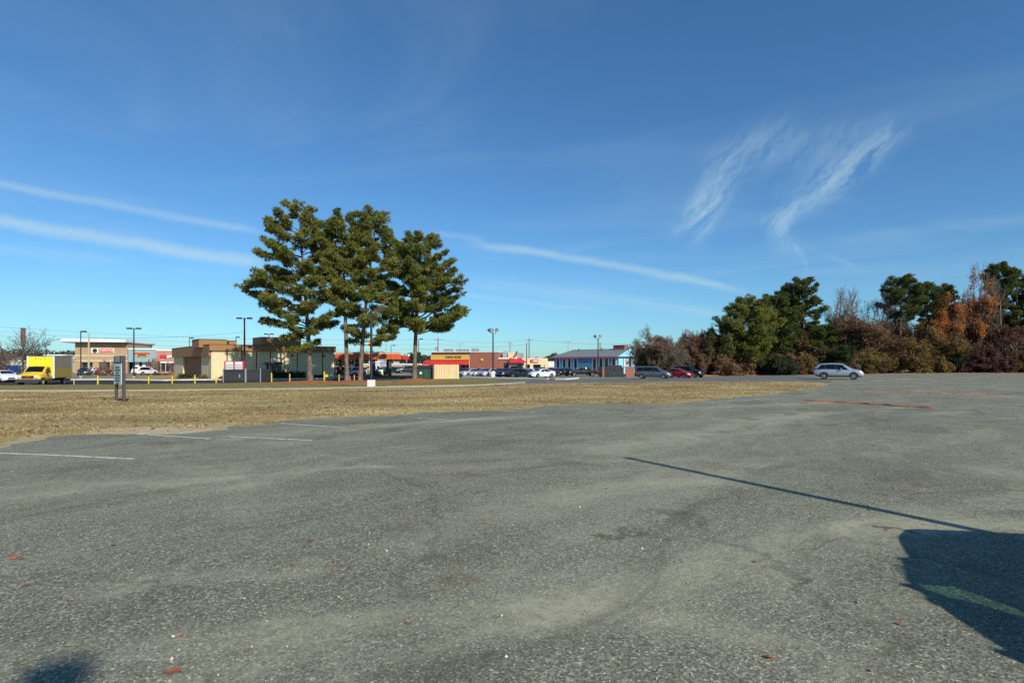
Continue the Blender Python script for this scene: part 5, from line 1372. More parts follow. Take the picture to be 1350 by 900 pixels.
suv = CarShape(4.5, [(-2.25,0.80),(-2.22,1.02),(-2.14,1.24),(-1.90,1.54),(-1.5,1.655),(-0.6,1.705),(0.1,1.68),(0.45,1.61),(1.25,1.12),(1.6,1.04),(1.95,0.95),(2.15,0.80),(2.25,0.58)],
               [(-2.25,0.74),(-2.1,1.0),(-1.2,1.04),(0.9,0.98),(1.4,0.96),(1.95,0.84),(2.15,0.70),(2.25,0.50)], [(-2.25,0.70),(-2.1,0.84),(-1.6,0.905),(1.5,0.905),(1.95,0.83),(2.15,0.72),(2.25,0.55)],
               [(-2.25,0.62),(-2.1,0.62),(-1.7,0.63),(0.3,0.66),(1.25,0.74),(1.6,0.80),(2.0,0.74),(2.25,0.45)], [(-2.25,0.46),(-2.05,0.34),(-1.8,0.27),(1.8,0.25),(2.1,0.30),(2.25,0.40)])
make_car('suv', suv, (-1.31, 1.33), 0.365, [(-2.0,-1.22,-1.55,-1.22),(-1.16,-0.28,-1.16,-0.28),(-0.22,0.92,-0.22,0.36)], (1.20, 0.50), (-2.10, -1.84), True, tails=(4, -2.2, -2.0, 0.0, 0.75), doors=(-0.95, 0.05))
sedan = CarShape(4.7, [(-2.35,0.78),(-2.28,0.98),(-1.9,1.06),(-1.55,1.09),(-0.85,1.37),(-0.3,1.44),(0.2,1.425),(0.45,1.37),(1.25,1.02),(1.7,0.93),(2.1,0.80),(2.28,0.66),(2.35,0.52)],
                 [(-2.35,0.70),(-2.2,0.93),(-1.5,0.98),(1.1,0.90),(1.7,0.83),(2.1,0.70),(2.35,0.46)], [(-2.35,0.62),(-2.2,0.80),(-1.6,0.88),(1.5,0.88),(2.0,0.80),(2.25,0.66),(2.35,0.52)],
                 [(-2.35,0.58),(-2.0,0.74),(-1.55,0.72),(-0.9,0.60),(0.3,0.61),(1.25,0.72),(1.7,0.78),(2.1,0.70),(2.35,0.45)], [(-2.35,0.40),(-2.1,0.28),(-1.8,0.21),(1.8,0.19),(2.15,0.22),(2.35,0.32)])
make_car('sedan', sedan, (-1.36, 1.40), 0.325, [(-1.45,-0.72,-0.95,-0.72),(-0.66,0.10,-0.66,0.10),(0.16,1.0,0.16,0.42)], (1.2, 0.50), (-1.52, -0.88), doors=(-0.5, 0.3))
van = CarShape(5.0, [(-2.5,0.80),(-2.48,1.10),(-2.36,1.55),(-2.1,1.69),(-1.0,1.75),(0.2,1.74),(0.6,1.66),(1.55,1.12),(1.9,1.02),(2.25,0.88),(2.42,0.72),(2.5,0.55)],
               [(-2.5,0.75),(-2.3,1.02),(-1.0,1.03),(1.2,0.98),(1.7,0.93),(2.25,0.78),(2.5,0.50)], [(-2.5,0.78),(-2.3,0.92),(-1.8,0.98),(1.5,0.97),(2.05,0.88),(2.35,0.74),(2.5,0.58)],
               [(-2.5,0.72),(-2.2,0.74),(-1.8,0.75),(0.4,0.75),(1.55,0.82),(1.9,0.84),(2.3,0.68),(2.5,0.5)], [(-2.5,0.42),(-2.2,0.28),(-1.9,0.23),(1.9,0.21),(2.3,0.24),(2.5,0.34)])
make_car('van', van, (-1.50, 1.52), 0.335, [(-2.2,-1.25,-2.1,-1.25),(-1.18,0.02,-1.18,0.02),(0.10,1.30,0.10,0.58)], (1.5, 0.64), (-2.43, -2.30), doors=(-0.1, 0.25))
jeep = CarShape(4.6, [(-2.3,0.9),(-2.28,1.55),(-2.2,1.72),(-2.0,1.77),(0.2,1.78),(0.45,1.70),(0.95,1.20),(1.9,1.12),(2.15,1.04),(2.27,0.85),(2.3,0.65)],
                [(-2.3,0.80),(-2.25,1.05),(0.9,1.04),(1.9,1.0),(2.2,0.88),(2.3,0.58)], [(-2.3,0.82),(-2.2,0.90),(-1.8,0.94),(1.8,0.93),(2.15,0.88),(2.3,0.78)],
                [(-2.3,0.72),(-2.1,0.74),(0.3,0.74),(0.95,0.80),(1.9,0.82),(2.3,0.70)], [(-2.3,0.50),(-2.1,0.40),(1.9,0.36),(2.15,0.38),(2.3,0.45)])
make_car('jeep', jeep, (-1.36, 1.42), 0.385, [(-2.1,-1.25,-2.1,-1.25),(-1.17,-0.25,-1.17,-0.25),(-0.17,0.72,-0.17,0.36)], (0.90, 0.48), (-2.285, -2.26), True, heads=(2.05, 2.27, 0.2, 0.98))
pick = CarShape(5.5, [(-2.75,0.80),(-2.73,1.08),(-0.72,1.12),(-0.68,1.14),(-0.58,1.66),(-0.35,1.79),(0.45,1.79),(0.7,1.70),(1.30,1.20),(2.3,1.10),(2.6,0.98),(2.73,0.75),(2.75,0.62)],
                [(-2.75,0.75),(-2.7,1.04),(-0.7,1.06),(1.2,1.05),(2.3,0.98),(2.6,0.84),(2.75,0.55)], [(-2.75,0.90),(-2.6,0.97),(1.9,0.98),(2.45,0.92),(2.7,0.80),(2.75,0.70)],
                [(-2.75,0.86),(-0.75,0.90),(-0.6,0.74),(0.5,0.74),(1.30,0.84),(2.3,0.86),(2.75,0.66)], [(-2.75,0.50),(-2.5,0.42),(2.2,0.36),(2.75,0.42)])
def bed(t, s_):
    MB().box(-2.66, -0.78, -0.80, 0.80, 1.125, 1.135).build('bed_floor', M_PLASTIC, t)
make_car('pickup', pick, (-1.65, 1.75), 0.385, [(-0.56,0.05,-0.42,0.05),(0.12,1.02,0.12,0.62)], (1.26, 0.72), (-0.66, -0.60), heads=(2.42, 2.7, 0.2, 0.98), extra=bed)
for t in CARS.values(): seal_mirrors(t)
PAINTS = {n: paint(n + '_car_paint', c, m) for n, c, m in [('silver', (0.42,0.46,0.50), 0.55), ('pale_silver', (0.55,0.57,0.58), 0.45), ('white', (0.80,0.80,0.78), 0.0), ('grey', (0.10,0.115,0.13), 0.45), ('black', (0.012,0.013,0.016), 0.2),
          ('navy', (0.015,0.022,0.055), 0.3), ('red', (0.34,0.012,0.022), 0.3), ('charcoal', (0.035,0.037,0.042), 0.4), ('dark_blue', (0.02,0.035,0.09), 0.35), ('maroon', (0.09,0.012,0.018), 0.3)]}
USED = set()
def car(kind, colour, u, y, head, label, name='parked_car', scale=1.0, v=None, group='cars parked in the far lots'):
    """head: compass of the car's nose as a direction (x, y)"""
    src = CARS[kind]; t = src if kind not in USED else copy_tree(src); USED.add(kind)
    t.name = name
    p = gp(u, v) if v else gy(u, y)
    t.location = (p.x, p.y, p.z + 0.012); t.rotation_euler = (0, 0, math.atan2(head[1], head[0])); t.scale = (scale,)*3
    tag(t, label, 'car', group)
    for c in t.children:
        if c.name.split('.')[0] in ('body', 'mirror'):
            c.material_slots[0].link = 'OBJECT'; c.material_slots[0].material = PAINTS[colour]
    return t
car('suv', 'silver', 1105.5, 57.0, (0.86, -0.51), 'silver compact suv parked alone on the asphalt before the trees', 'suv', 1.0, group='cars near the trees')
car('van', 'grey', 861.5, 76.5, (0.90, -0.43), 'dark grey minivan parked broadside behind the lawn', 'minivan', group='cars near the trees')
car('sedan', 'red', 893.0, 79.5, (0.72, -0.69), 'red sedan parked just behind the grey minivan', 'sedan', group='cars near the trees')
car('jeep', 'black', 909.0, 83.5, (0.66, -0.75), 'black boxy suv parked beside the red sedan', 'suv', group='cars near the trees')
NOSE = (-0.62, -0.78)
car('sedan', 'navy', 609.5, 95.0, NOSE, 'navy sedan half hidden by the timber screen')
car('sedan', 'pale_silver', 620.0, 91.5, NOSE, 'pale silver sedan first in the row after the timber screen')
car('sedan', 'silver', 634.0, 92.5, NOSE, 'silver sedan in the row beside the floodlight footing')
car('sedan', 'pale_silver', 646.0, 91.0, NOSE, 'pale silver sedan right against the floodlight footing')
car('sedan', 'dark_blue', 658.5, 92.5, NOSE, 'dark blue sedan past the floodlight footing')
car('sedan', 'navy', 669.5, 91.5, NOSE, 'navy sedan between dark blue cars in front of the brick wing')
car('sedan', 'dark_blue', 680.0, 90.5, NOSE, 'dark blue sedan overlapping the black sedan')
car('sedan', 'charcoal', 689.5, 86.5, (0.93, -0.36), 'charcoal sedan parked broadside at the pale kerb')
car('jeep', 'black', 684.5, 101.0, (0.45, 0.9), 'black suv with red tail lights in front of the grey kiosk', 'suv')
car('sedan', 'white', 700.0, 94.0, (-0.72, 0.69), 'white sedan seen behind the other white sedan')
car('sedan', 'white', 714.0, 86.0, (-0.82, -0.57), 'white sedan parked at the rounded end of the pale kerb')
car('sedan', 'charcoal', 712.0, 121.0, (-0.8, -0.6), 'charcoal car in front of the cream store windows')
car('sedan', 'maroon', 727.0, 101.0, (0.5, 0.86), 'dark maroon car beside the white sedans')
car('sedan', 'charcoal', 736.5, 98.0, (0.6, 0.8), 'charcoal sedan before the end windows of the blue building')
car('sedan', 'black', 747.5, 98.5, (0.55, 0.83), 'black sedan between the charcoal sedan and the pickup')
car('pickup', 'black', 768.5, 96.0, (-0.985, -0.05), 'black pickup truck parked along the blue building', 'pickup_truck', 0.93)
car('sedan', 'charcoal', 506.0, 128.0, (-0.9, -0.3), 'charcoal car behind the tall black lamp post')
car('sedan', 'navy', 517.5, 126.0, (-0.9, 0.2), 'navy car parked between the pine trunks')
car('van', 'charcoal', 535.5, 124.0, (-0.85, -0.5), 'charcoal minivan parked between the pine trunks', 'minivan')
car('suv', 'silver', 468.5, 93.5, (0.35, 0.93), 'silver suv waiting under the red drive through canopy', 'suv')
car('suv', 'charcoal', 448.0, 99.0, (0.3, 0.95), 'charcoal suv in the shade of the drive through canopy', 'suv')
car('suv', 'white', 191.0, 100.0, (0.2, 0.98), 'white suv backed towards the road before the teal shop', 'suv')
car('sedan', 'charcoal', 111.0, 103.0, (0.5, -0.86), 'charcoal sedan in front of the tan brick shop')
car('sedan', 'red', 136.0, 112.0, (0.3, -0.95), 'red sedan nosed towards the road by the tan brick shop')
car('sedan', 'white', 120.5, 115.0, (0.2, -0.98), 'white sedan close against the tan brick shop front')
car('sedan', 'white', 5.0, 66.0, (0.86, -0.5), 'white sedan beside the blue cabin')

# --- yellow box truck
hd_ = Vector((0.27, -0.96)); tp = gp(46, 507.6); tp = gy(59.5, tp.y + 1.2)
tr = thing('box_truck', 'yellow box truck with a grey bumper parked at the grass edge', 'truck', (tp.x, tp.y, tp.z + 0.012), math.atan2(hd_.y, hd_.x))
M_TYEL = paint('truck_yellow', (0.80,0.50,0.01), 0.0); M_TYEL2 = paint('box_yellow', (0.85,0.64,0.01), 0.0)
M_TAUPE = plain('shaded_taupe', (0.33,0.27,0.19), 0.5, 0.1, 1); M_OLIVE = plain('shaded_ochre', (0.42,0.34,0.05), 0.5, 0.1, 1)  # the box side's shaded look is put into these colours
cab = CarShape(2.9, [(-1.45,1.15),(-1.42,1.95),(-1.2,2.03),(-0.45,2.03),(-0.25,1.97),(0.45,1.36),(0.75,1.27),(1.25,1.15),(1.4,1.0),(1.45,0.8)],
               [(-1.45,1.0),(-1.4,1.22),(0.3,1.20),(0.75,1.12),(1.25,0.98),(1.45,0.72)], [(-1.45,0.96),(-1.2,1.0),(0.8,1.02),(1.25,1.0),(1.45,0.93)],
               [(-1.45,0.80),(-0.4,0.80),(0.45,0.88),(0.75,0.92),(1.25,0.90),(1.45,0.82)], [(-1.45,0.55),(-1.2,0.45),(1.2,0.42),(1.45,0.50)])
me = cab.body((0.80,), 0.385); me.materials[0] = M_TYEL
me.transform(Matrix.Translation((1.75, 0, 0)))
put('cab', me, None, tr)
def sh(me_): me_.transform(Matrix.Translation((1.75, 0, 0))); return me_
for sd_ in (-1, 1):
    put('side_window', sh(cab.patch(4, -0.85, 0.30, 0.07, 0.84, sd_, 0.008, 8, -0.85, -0.28)), M_CARGLASS, tr)
    hl_ = put('headlight', sh(cab.patch(3, 1.22, 1.42, 0.35, 1.0, sd_, 0.014, 4)), M_HEADL, tr)
    MB().rbox((3.16, sd_*0.68, 0.84), 0.08, 0.36, 0.17, 0.03).build('headlight', M_HEADL, tr)
    MB().rbox((3.165, sd_*0.72, 0.69), 0.07, 0.34, 0.13, 0.03).build('indicator', M_AMBER, tr)
    MB().rbox((2.15, sd_*1.20, 1.30), 0.12, 0.24, 0.34, 0.03).build('mirror', M_PLASTIC, tr)
put('windshield', sh(cab.top(0.42, -0.22)), M_CARGLASS, tr)
MB().rbox((3.165, 0, 0.70), 0.08, 1.10, 0.32, 0.03).build('grille', M_PLASTIC, tr)
MB().box(3.206, 3.215, -0.2, 0.2, 0.82, 0.89).build('badge', M_SIGNRED, tr)
MB().rbox((3.18, 0, 0.36), 0.24, 2.06, 0.31, 0.05).build('bumper', M_DKGREY, tr)
bx0, bx1, bw, bz0, bz1 = -3.0, 0.85, 1.16, 0.72, 3.0
bxo = MB().box(bx0, bx1, -bw, bw, bz0, bz1).build('cargo_box', M_TAUPE, tr)
MB().box(bx1 + 0.002, bx1 + 0.03, -bw + 0.08, bw - 0.08, bz0 + 0.2, bz1 - 0.06).build('front_panel', M_TYEL2, bxo)
for sd_ in (-1, 1):
    MB().rbox((bx1 - 0.03, sd_*(bw - 0.01), bz0 - 0.02), 0.18, 0.14, bz1 - bz0 + 0.05, 0.05).build('corner_post', M_WHITE, bxo)
    MB().rbox((bx0 + 0.03, sd_*(bw - 0.01), bz0 - 0.02), 0.10, 0.10, bz1 - bz0 + 0.05, 0.02).build('corner_post', M_GALV, bxo)
    MB().box(bx0 + 0.1, bx1 - 0.15, sd_*bw - 0.004 if sd_ > 0 else sd_*bw - 0.014, sd_*bw + 0.014 if sd_ > 0 else sd_*bw + 0.004, bz0 + 0.06, bz0 + 0.95).build('side_stripe', M_OLIVE, bxo)
    MB().box(bx0, bx1, sd_*bw - 0.02, sd_*bw + 0.02, bz1 + 0.001, bz1 + 0.05).build('roof_rail', M_GALV, bxo)
for k in (-0.42, 0.0, 0.42): MB().rbox((bx1 + 0.04, k, bz1 - 0.28), 0.05, 0.16, 0.06, 0.015).build('marker_light', M_AMBER, bxo)
MB().box(-2.9, 1.6, -0.45, 0.45, 0.45, 0.70).build('chassis', M_PLASTIC, tr)
MB().box(-3.05, -2.95, -1.0, 1.0, 0.42, 0.56).build('rear_bumper', M_DKGREY, tr)
ty, rm = tyre_meshes(0.385, 0.24)
for wx in (2.55, -1.75):
    for sg_ in (-1, 1):
        o = put('wheel', ty, M_RUB, tr, (wx, sg_*0.87, 0.385)); rr = put('rim', rm, M_RIM, o)
        if sg_ > 0: rr.rotation_euler = (0, 0, math.pi)

# --- the suv standing beside the camera: its shadow falls into the picture
HC = Vector((0.17, 0.985)).normalized()
org = Vector((5.28, 2.16))                           # middle of the car
pc = thing('parked_suv', 'dark suv out of view beside the camera casting the big shadow', 'car', (org.x, org.y, 0.012), math.atan2(HC.y, HC.x))
tag(pc, None, None, 'cars near the camera'); pc.scale = (1, 1, 1.12)
low = CarShape(4.5, [(a, min(z, 1.06)) for a, z in suv.zt if a < 0.0] + [(0.0, 1.06), (0.12, 1.28), (0.75, 1.26), (1.25, 1.16), (1.6, 1.08), (1.95, 0.98), (2.15, 0.82), (2.25, 0.58)], [(a, min(z, 0.98)) for a, z in suv.zs], suv.w, [(a, interp(suv.w, a)*0.93) for a, _ in suv.wt], suv.zb)
me = low.body((-1.30, 1.32), 0.345); me.materials[0] = PAINTS['charcoal']; put('body', me, None, pc)
M_TINT, t_, b_ = new_mat('green_car_glass')
trn = t_.n.new('ShaderNodeBsdfTransparent'); trn.inputs[0].default_value = (0.46, 0.66, 0.55, 1)
gls = t_.n.new('ShaderNodeBsdfGlossy'); gls.inputs['Roughness'].default_value = 0.03
mxs = t_.n.new('ShaderNodeMixShader'); mxs.inputs[0].default_value = 0.06
t_.put(mxs.inputs[1], trn.outputs[0]); t_.put(mxs.inputs[2], gls.outputs[0]); t_.put(M_TINT.node_tree.nodes['Material Output'].inputs[0], mxs.outputs[0])
rf = MB()
rx = [-1.75, -1.5, -0.75, -0.2, 0.32, 0.5]; vs = []
for x in rx:
    h = suv.ring(x); zz_ = h[7][1]; w_ = (h[5][0] + 0.03)*(0.66 if x > 0.4 else 0.78 if x > 0.1 else 1.0)
    vs += [(x, -w_, zz_ - 0.09), (x, -w_*0.85, zz_ - 0.015), (x, 0, zz_), (x, w_*0.85, zz_ - 0.015), (x, w_, zz_ - 0.09), (x, w_*0.85, zz_ - 0.07), (x, -w_*0.85, zz_ - 0.07)]
rf.add(vs, [(i*7 + j, (i+1)*7 + j, (i+1)*7 + (j+1) % 7, i*7 + (j+1) % 7) for i in range(len(rx)-1) for j in range(7) if not (i == 2 and j in (2, 5))] + [tuple(range(7)), tuple(range(len(vs)-1, len(vs)-8, -1))])
MB().add([vs[2*7 + 2], vs[2*7 + 3], vs[3*7 + 3], vs[3*7 + 2]], [(0, 1, 2, 3)]).build('added_sunroof', M_TINT, pc)  # one-sided roof opening, added to let a patch of light through
rf.build('roof', PAINTS['charcoal'], pc, True)
for sd_ in (-1, 1):
    for (xb_, xt_, r_) in [(1.15, 0.45, 0.045), (-0.25, -0.25, 0.06), (-1.2, -1.2, 0.06), (-1.78, -1.6, 0.10)]:
        MB().tube((xb_, sd_*0.84, 1.0), (xt_, sd_*(0.50 if xb_ > 1 else 0.66), interp(suv.zt, xt_) - 0.06), r_, r_*0.8, 8).build('pillar', PAINTS['charcoal'], pc)
    for (a, b, at, bt) in [(-1.95,-1.22,-1.50,-1.22),(-1.16,-0.28,-1.16,-0.28),(-0.22,1.02,-0.22,0.40)]:
        put('side_window', suv.patch(4, a, b, 0.02, 0.95, sd_, 0.0, 8, at, bt), M_TINT, pc)
    MB().rbox((0.02, sd_*1.02, 1.06), 0.16, 0.30, 0.18, 0.04).build('mirror', PAINTS['charcoal'], pc)
    put('headlight', suv.patch(3, 1.85, 2.18, 0.35, 0.96, sd_, 0.010, 6), M_HEADL, pc)
    for wx in (-1.30, 1.32):
        o = put('wheel', ty, M_RUB, pc, (wx, sd_*0.78, 0.345)); o.scale = (0.9, 0.9, 0.9); rr = put('rim', rm, M_RIM, o)
        if sd_ > 0: rr.rotation_euler = (0, 0, math.pi)
    MB().rbox((-0.45, sd_*0.38, 0.8), 0.22, 0.5, 0.50, 0.08).build('seat_back', M_PLASTIC, pc)
    MB().rbox((-1.35, sd_*0.38, 0.9), 0.22, 0.6, 0.60, 0.08).build('seat_back', M_PLASTIC, pc)
put('windshield', suv.top(1.20, 0.48, 0.72, off=0.0), M_CARGLASS, pc)
MB().rbox((-1.72, 0, 1.0), 0.08, 1.3, 0.5, 0.03).build('tailgate', PAINTS['charcoal'], pc)
for c in pc.children:                                # the cabin sits well back behind a long bonnet
    if c.name.split('.')[0] not in ('body', 'wheel', 'headlight'): c.location.x -= 0.25

# ------------------------------------------------------------------ trees
def bark(name, c1, c2, sc=6.0):
    m, t, b = new_mat(name)
    p = opos(t); n = t.noise(t.mapping(p, scale=(1, 1, 0.25)), sc, 5, 0.7)
    t.put(b.inputs['Base Color'], t.ramp(n, [(0.35, c1), (0.65, c2)])); b.inputs['Roughness'].default_value = 0.95; b.inputs['Specular IOR Level'].default_value = 0.1
    bump(t, b, n, 0.8, 0.04)
    return m
M_PINEBARK = bark('pine_bark', (0.075,0.052,0.04), (0.27,0.205,0.16))
M_GREYBARK = bark('grey_bark', (0.10,0.085,0.07), (0.24,0.205,0.17))
M_DARKBARK = bark('dark_bark', (0.045,0.035,0.028), (0.13,0.10,0.08))
M_PINKBARK = bark('pinkish_bark', (0.20,0.13,0.11), (0.34,0.25,0.21))
G_PINE = leafy('pine_needles', [(0.0, (0.066,0.088,0.024)), (0.4, (0.17,0.195,0.045)), (0.75, (0.295,0.30,0.070)), (1.0, (0.41,0.35,0.095))], 0.42, 0.65, 0.12)
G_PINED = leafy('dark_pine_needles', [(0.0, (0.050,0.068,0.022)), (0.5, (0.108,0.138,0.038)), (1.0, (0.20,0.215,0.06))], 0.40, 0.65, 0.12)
G_ORANGE = leafy('orange_leaves', [(0.0, (0.28,0.08,0.025)), (0.5, (0.50,0.18,0.05)), (1.0, (0.60,0.30,0.10))], 0.35)
G_YELLOW = leafy('tawny_leaves', [(0.0, (0.10,0.060,0.024)), (0.5, (0.21,0.135,0.045)), (1.0, (0.34,0.23,0.08))], 0.35)
G_BROWN = leafy('brown_leaves', [(0.0, (0.09,0.05,0.03)), (0.5, (0.21,0.125,0.065)), (1.0, (0.34,0.21,0.11))], 0.3)
G_MAROON = leafy('maroon_leaves', [(0.0, (0.05,0.020,0.018)), (0.5, (0.125,0.052,0.042)), (1.0, (0.22,0.115,0.085))], 0.3)
G_OLIVE = leafy('olive_leaves', [(0.0, (0.05,0.058,0.018)), (0.5, (0.115,0.118,0.035)), (1.0, (0.22,0.20,0.07))], 0.3)
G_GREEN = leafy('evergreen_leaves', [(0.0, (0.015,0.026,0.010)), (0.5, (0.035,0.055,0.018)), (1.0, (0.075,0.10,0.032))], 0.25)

def tufts(C, R, per, size, n_bl, wid, r, up=0.35, flat=0.75):
    """C (K,3) clump centres with radii R; returns triangles of needle tufts and their tint"""
    K = len(C); cnt = np.maximum(4, (per*(R/np.mean(R))**2).astype(int)); idx = np.repeat(np.arange(K), cnt); N = len(idx)
    d = r.normal(size=(N, 3)); d /= np.linalg.norm(d, axis=1)[:, None]
    rad = r.random(N)**0.45
    P = C[idx] + d*(R[idx]*rad)[:, None]*np.array([1, 1, flat])
    a = r.normal(size=(N, n_bl, 3)) + d[:, None, :]*0.8; a[..., 2] += up; a /= np.linalg.norm(a, axis=2)[..., None]
    L = size*r.uniform(0.6, 1.25, (N, n_bl))
    s = np.cross(a, r.normal(size=(N, n_bl, 3))); s /= np.linalg.norm(s, axis=2)[..., None] + 1e-9
    w = wid*r.uniform(0.7, 1.3, (N, n_bl))
    p0 = P[:, None, :] - s*w[..., None] - a*(L*0.25)[..., None]; p1 = P[:, None, :] + s*w[..., None] - a*(L*0.25)[..., None]; p2 = P[:, None, :] + a*L[..., None]
    V = np.stack([p0, p1, p2], 2).reshape(-1, 3)
    ct = r.normal(0.5, 0.17, K); tint = np.clip(np.repeat(ct[idx] + r.normal(0, 0.12, N), n_bl), 0, 1)
    return V, tint
def leaves_at(P, size, r, tint, per=1):
    """flat leaf quads round points P"""
    P = np.repeat(P, per, 0); N = len(P); P = P + r.normal(0, size*0.9, (N, 3))*(per > 1)
    a = r.normal(size=(N, 3)); a /= np.linalg.norm(a, axis=1)[:, None]
    b = np.cross(a, r.normal(size=(N, 3))); b /= np.linalg.norm(b, axis=1)[:, None] + 1e-9
    s = size*r.uniform(0.6, 1.3, N)[:, None]
    V = np.stack([P - a*s, P + b*s*0.55, P + a*s], 1).reshape(-1, 3)
    return V, np.clip(np.repeat(tint, per) + r.normal(0, 0.15, N), 0, 1)
def limb_mesh(segs, n=5):
    """segs: list of (p0, p1, r0, r1) -> quads"""
    if isinstance(segs, tuple): P0, P1, R0, R1 = segs
    else: P0 = np.array([s[0] for s in segs]); P1 = np.array([s[1] for s in segs]); R0 = np.array([s[2] for s in segs]); R1 = np.array([s[3] for s in segs])
    S = len(P0)
    d = P1 - P0; L = np.linalg.norm(d, axis=1)[:, None] + 1e-9; d = d/L
    ref = np.where(np.abs(d[:, 2:3]) > 0.9, np.array([[1.0, 0, 0]]), np.array([[0, 0, 1.0]]))
    a = np.cross(d, ref); a /= np.linalg.norm(a, axis=1)[:, None]; b = np.cross(d, a)
    V = np.empty((S, 2, n, 3))
    for k in range(n):
        o = a*math.cos(2*math.pi*k/n) + b*math.sin(2*math.pi*k/n)
        V[:, 0, k] = P0 - d*R0[:, None]*0.3 + o*R0[:, None]; V[:, 1, k] = P1 + o*R1[:, None]
    base = np.arange(S)[:, None]*2*n; k = np.arange(n)[None]
    Q = np.stack([base + k, base + (k + 1) % n, base + n + (k + 1) % n, base + n + k], -1).reshape(-1, 4)
    return V.reshape(-1, 3), Q
def tree_thing(name, label, p, segs, crown, gmat, bmat, cat='tree', group=None, nside=5, extra=None):
    t = thing(name, label, cat, p, 0, group)
    V, Q = limb_mesh(segs, nside)
    put('trunk', fast_mesh('trunk', V, Q, smooth=True), bmat, t)
    if crown is not None:
        V, tint = crown; put('crown', fast_mesh('crown', V, np.arange(len(V)).reshape(-1, 3), tint), gmat, t)
    return t
def pine(label, u, vb, env, utop, seed, gmat=G_PINE, y=None, bmat=M_PINEBARK, r0=0.30, per=46, n_limb=46, size=0.26, group='tall pines by the drive', dense=1.0, gap=0.0, clump=0.75, low=0.0, name='pine_tree'):
    """env: rows (v, u_left, u_right) giving the crown outline in photo pixels at the tree's own distance"""
    r = np.random.default_rng(seed)
    p = gy(u, y) if y else gp(u, vb); k = p.y/F
    env = sorted(env, key=lambda e: -e[0])
    hs = np.array([zat(e[0], p.y) - p.z for e in env]); H_ = hs.max()
    lean = (utop - u)*k
    def axis(h): t = h/H_; return np.array([lean*t**1.4, 0.25*math.sin(t*3 + seed), h])
    cx = np.array([(e[1] + e[2])/2 for e in env]); 
    lft = np.array([max(2, (u + (utop - u)*(h/H_)**1.4) - e[1])*k for e, h in zip(env, hs)]); rgt = np.array([max(2, e[2] - (u + (utop - u)*(h/H_)**1.4))*k for e, h in zip(env, hs)])
    segs = []; n = 16
    for i in range(n):
        a, b = i/n, (i + 1)/n
        ra = r0*(1 - a)**0.75 + 0.02; rb = r0*(1 - b)**0.75 + 0.02
        if i == 0: ra *= 1.35
        segs.append((axis(a*H_*0.97) - (np.array([0, 0, 0.15]) if i == 0 else 0), axis(b*H_*0.97), ra, rb))
    C, R = [], []
    hlo = hs.min()
    ga = r.uniform(0, 6.28)
    for i in range(n_limb):
        f = (i + r.uniform(0, 0.9))/n_limb
        h = hlo + (H_ - hlo)*f**0.92*0.985
        ga += 2.399 + r.normal(0, 0.35); c_, s_ = math.cos(ga), math.sin(ga)
        rl, rr = np.interp(h, hs, lft), np.interp(h, hs, rgt)
        rad = (rl*max(0, -c_)**1.0 + rr*max(0, c_) + 0.9*0.5*(rl + rr)*abs(s_))/(abs(c_) + abs(s_))
        rad *= r.uniform(0.80, 1.12)
        if r.random() < gap: continue
        up = 0.15 + 0.55*f + r.normal(0, 0.10) - low*(1 - f)
        st = max(0.05, min(h - 0.2, h - rad*up*0.9)); q = axis(st); tipz = h
        pts = [q]; m = 5
        for j in range(1, m + 1):
            t = j/m
            pts.append(axis(st) + np.array([c_*rad*t, s_*rad*t, (tipz - st)*t**1.25]) + r.normal(0, 0.10*rad/5, 3)*(1 + t))
        lr = max(0.025, min(0.13, rad*0.022))*r0/0.30
        for j in range(m): segs.append((pts[j], pts[j + 1], lr*(1 - j/m*0.8), lr*(1 - (j + 1)/m*0.8)))
        nb = max(2, int(rad*1.15*dense))
        for j in range(nb):
            t = 0.30 + 0.72*(j + r.uniform(0, 0.8))/nb; t = min(1.0, t); jj = min(m - 1, int(t*m)); tt = t*m - jj
            q = pts[jj]*(1 - tt) + pts[min(m, jj + 1)]*tt
            sl = r.uniform(0.3, 1.0)*rad*0.30*(1.15 - 0.5*t); an = ga + r.choice([-1, 1])*r.uniform(0.5, 1.2)
            e = q + np.array([math.cos(an)*sl, math.sin(an)*sl, r.uniform(0.05, 0.55)*sl + 0.1])
            segs.append((q, e, lr*0.42, lr*0.18))
            cr = clump*r.uniform(0.65, 1.25)
            C.append(e); R.append(cr)
            if r.random() < 0.6: C.append((q + e)/2 + np.array([0, 0, 0.25])); R.append(cr*0.75)
            if r.random() < 0.35:
                e2 = e + np.array([math.cos(an - 0.6)*sl*0.5, math.sin(an - 0.6)*sl*0.5, 0.2]); segs.append((e, e2, lr*0.2, lr*0.12)); C.append(e2); R.append(cr*0.8)
        C.append(pts[-1] + np.array([0, 0, 0.1])); R.append(clump*r.uniform(0.6, 1.0))
    for _ in range(5): C.append(axis(H_*r.uniform(0.93, 0.985)) + r.normal(0, 0.45, 3)*[1, 1, 0.3]); R.append(clump*0.8)
    V, tint = tufts(np.array(C), np.array(R), per, size, 5, size*0.15, r)
    return tree_thing(name, label, p, segs, (V, tint), gmat, bmat, 'tree', group)
pine('tall pine with a leaning trunk nearest the bank wall', 409, 502.6, [(266, 378, 404), (280, 360, 415), (300, 346, 424), (320, 338, 432), (345, 334, 438), (372, 331, 440), (392, 332, 446), (410, 346, 446), (428, 352, 438), (448, 372, 424), (462, 380, 416)], 393, 3, r0=0.32, n_limb=64, dense=1.9, clump=0.52, per=24, size=0.33, gap=0.05)
pine('tall pine whose crown is squeezed between its neighbours', 458, 502.4, [(279, 430, 464), (292, 420, 482), (312, 414, 488), (340, 416, 484), (368, 424, 482), (392, 430, 474), (412, 438, 470)], 449, 4, r0=0.29, n_limb=46, dense=1.9, clump=0.52, per=24, size=0.33, gap=0.05)
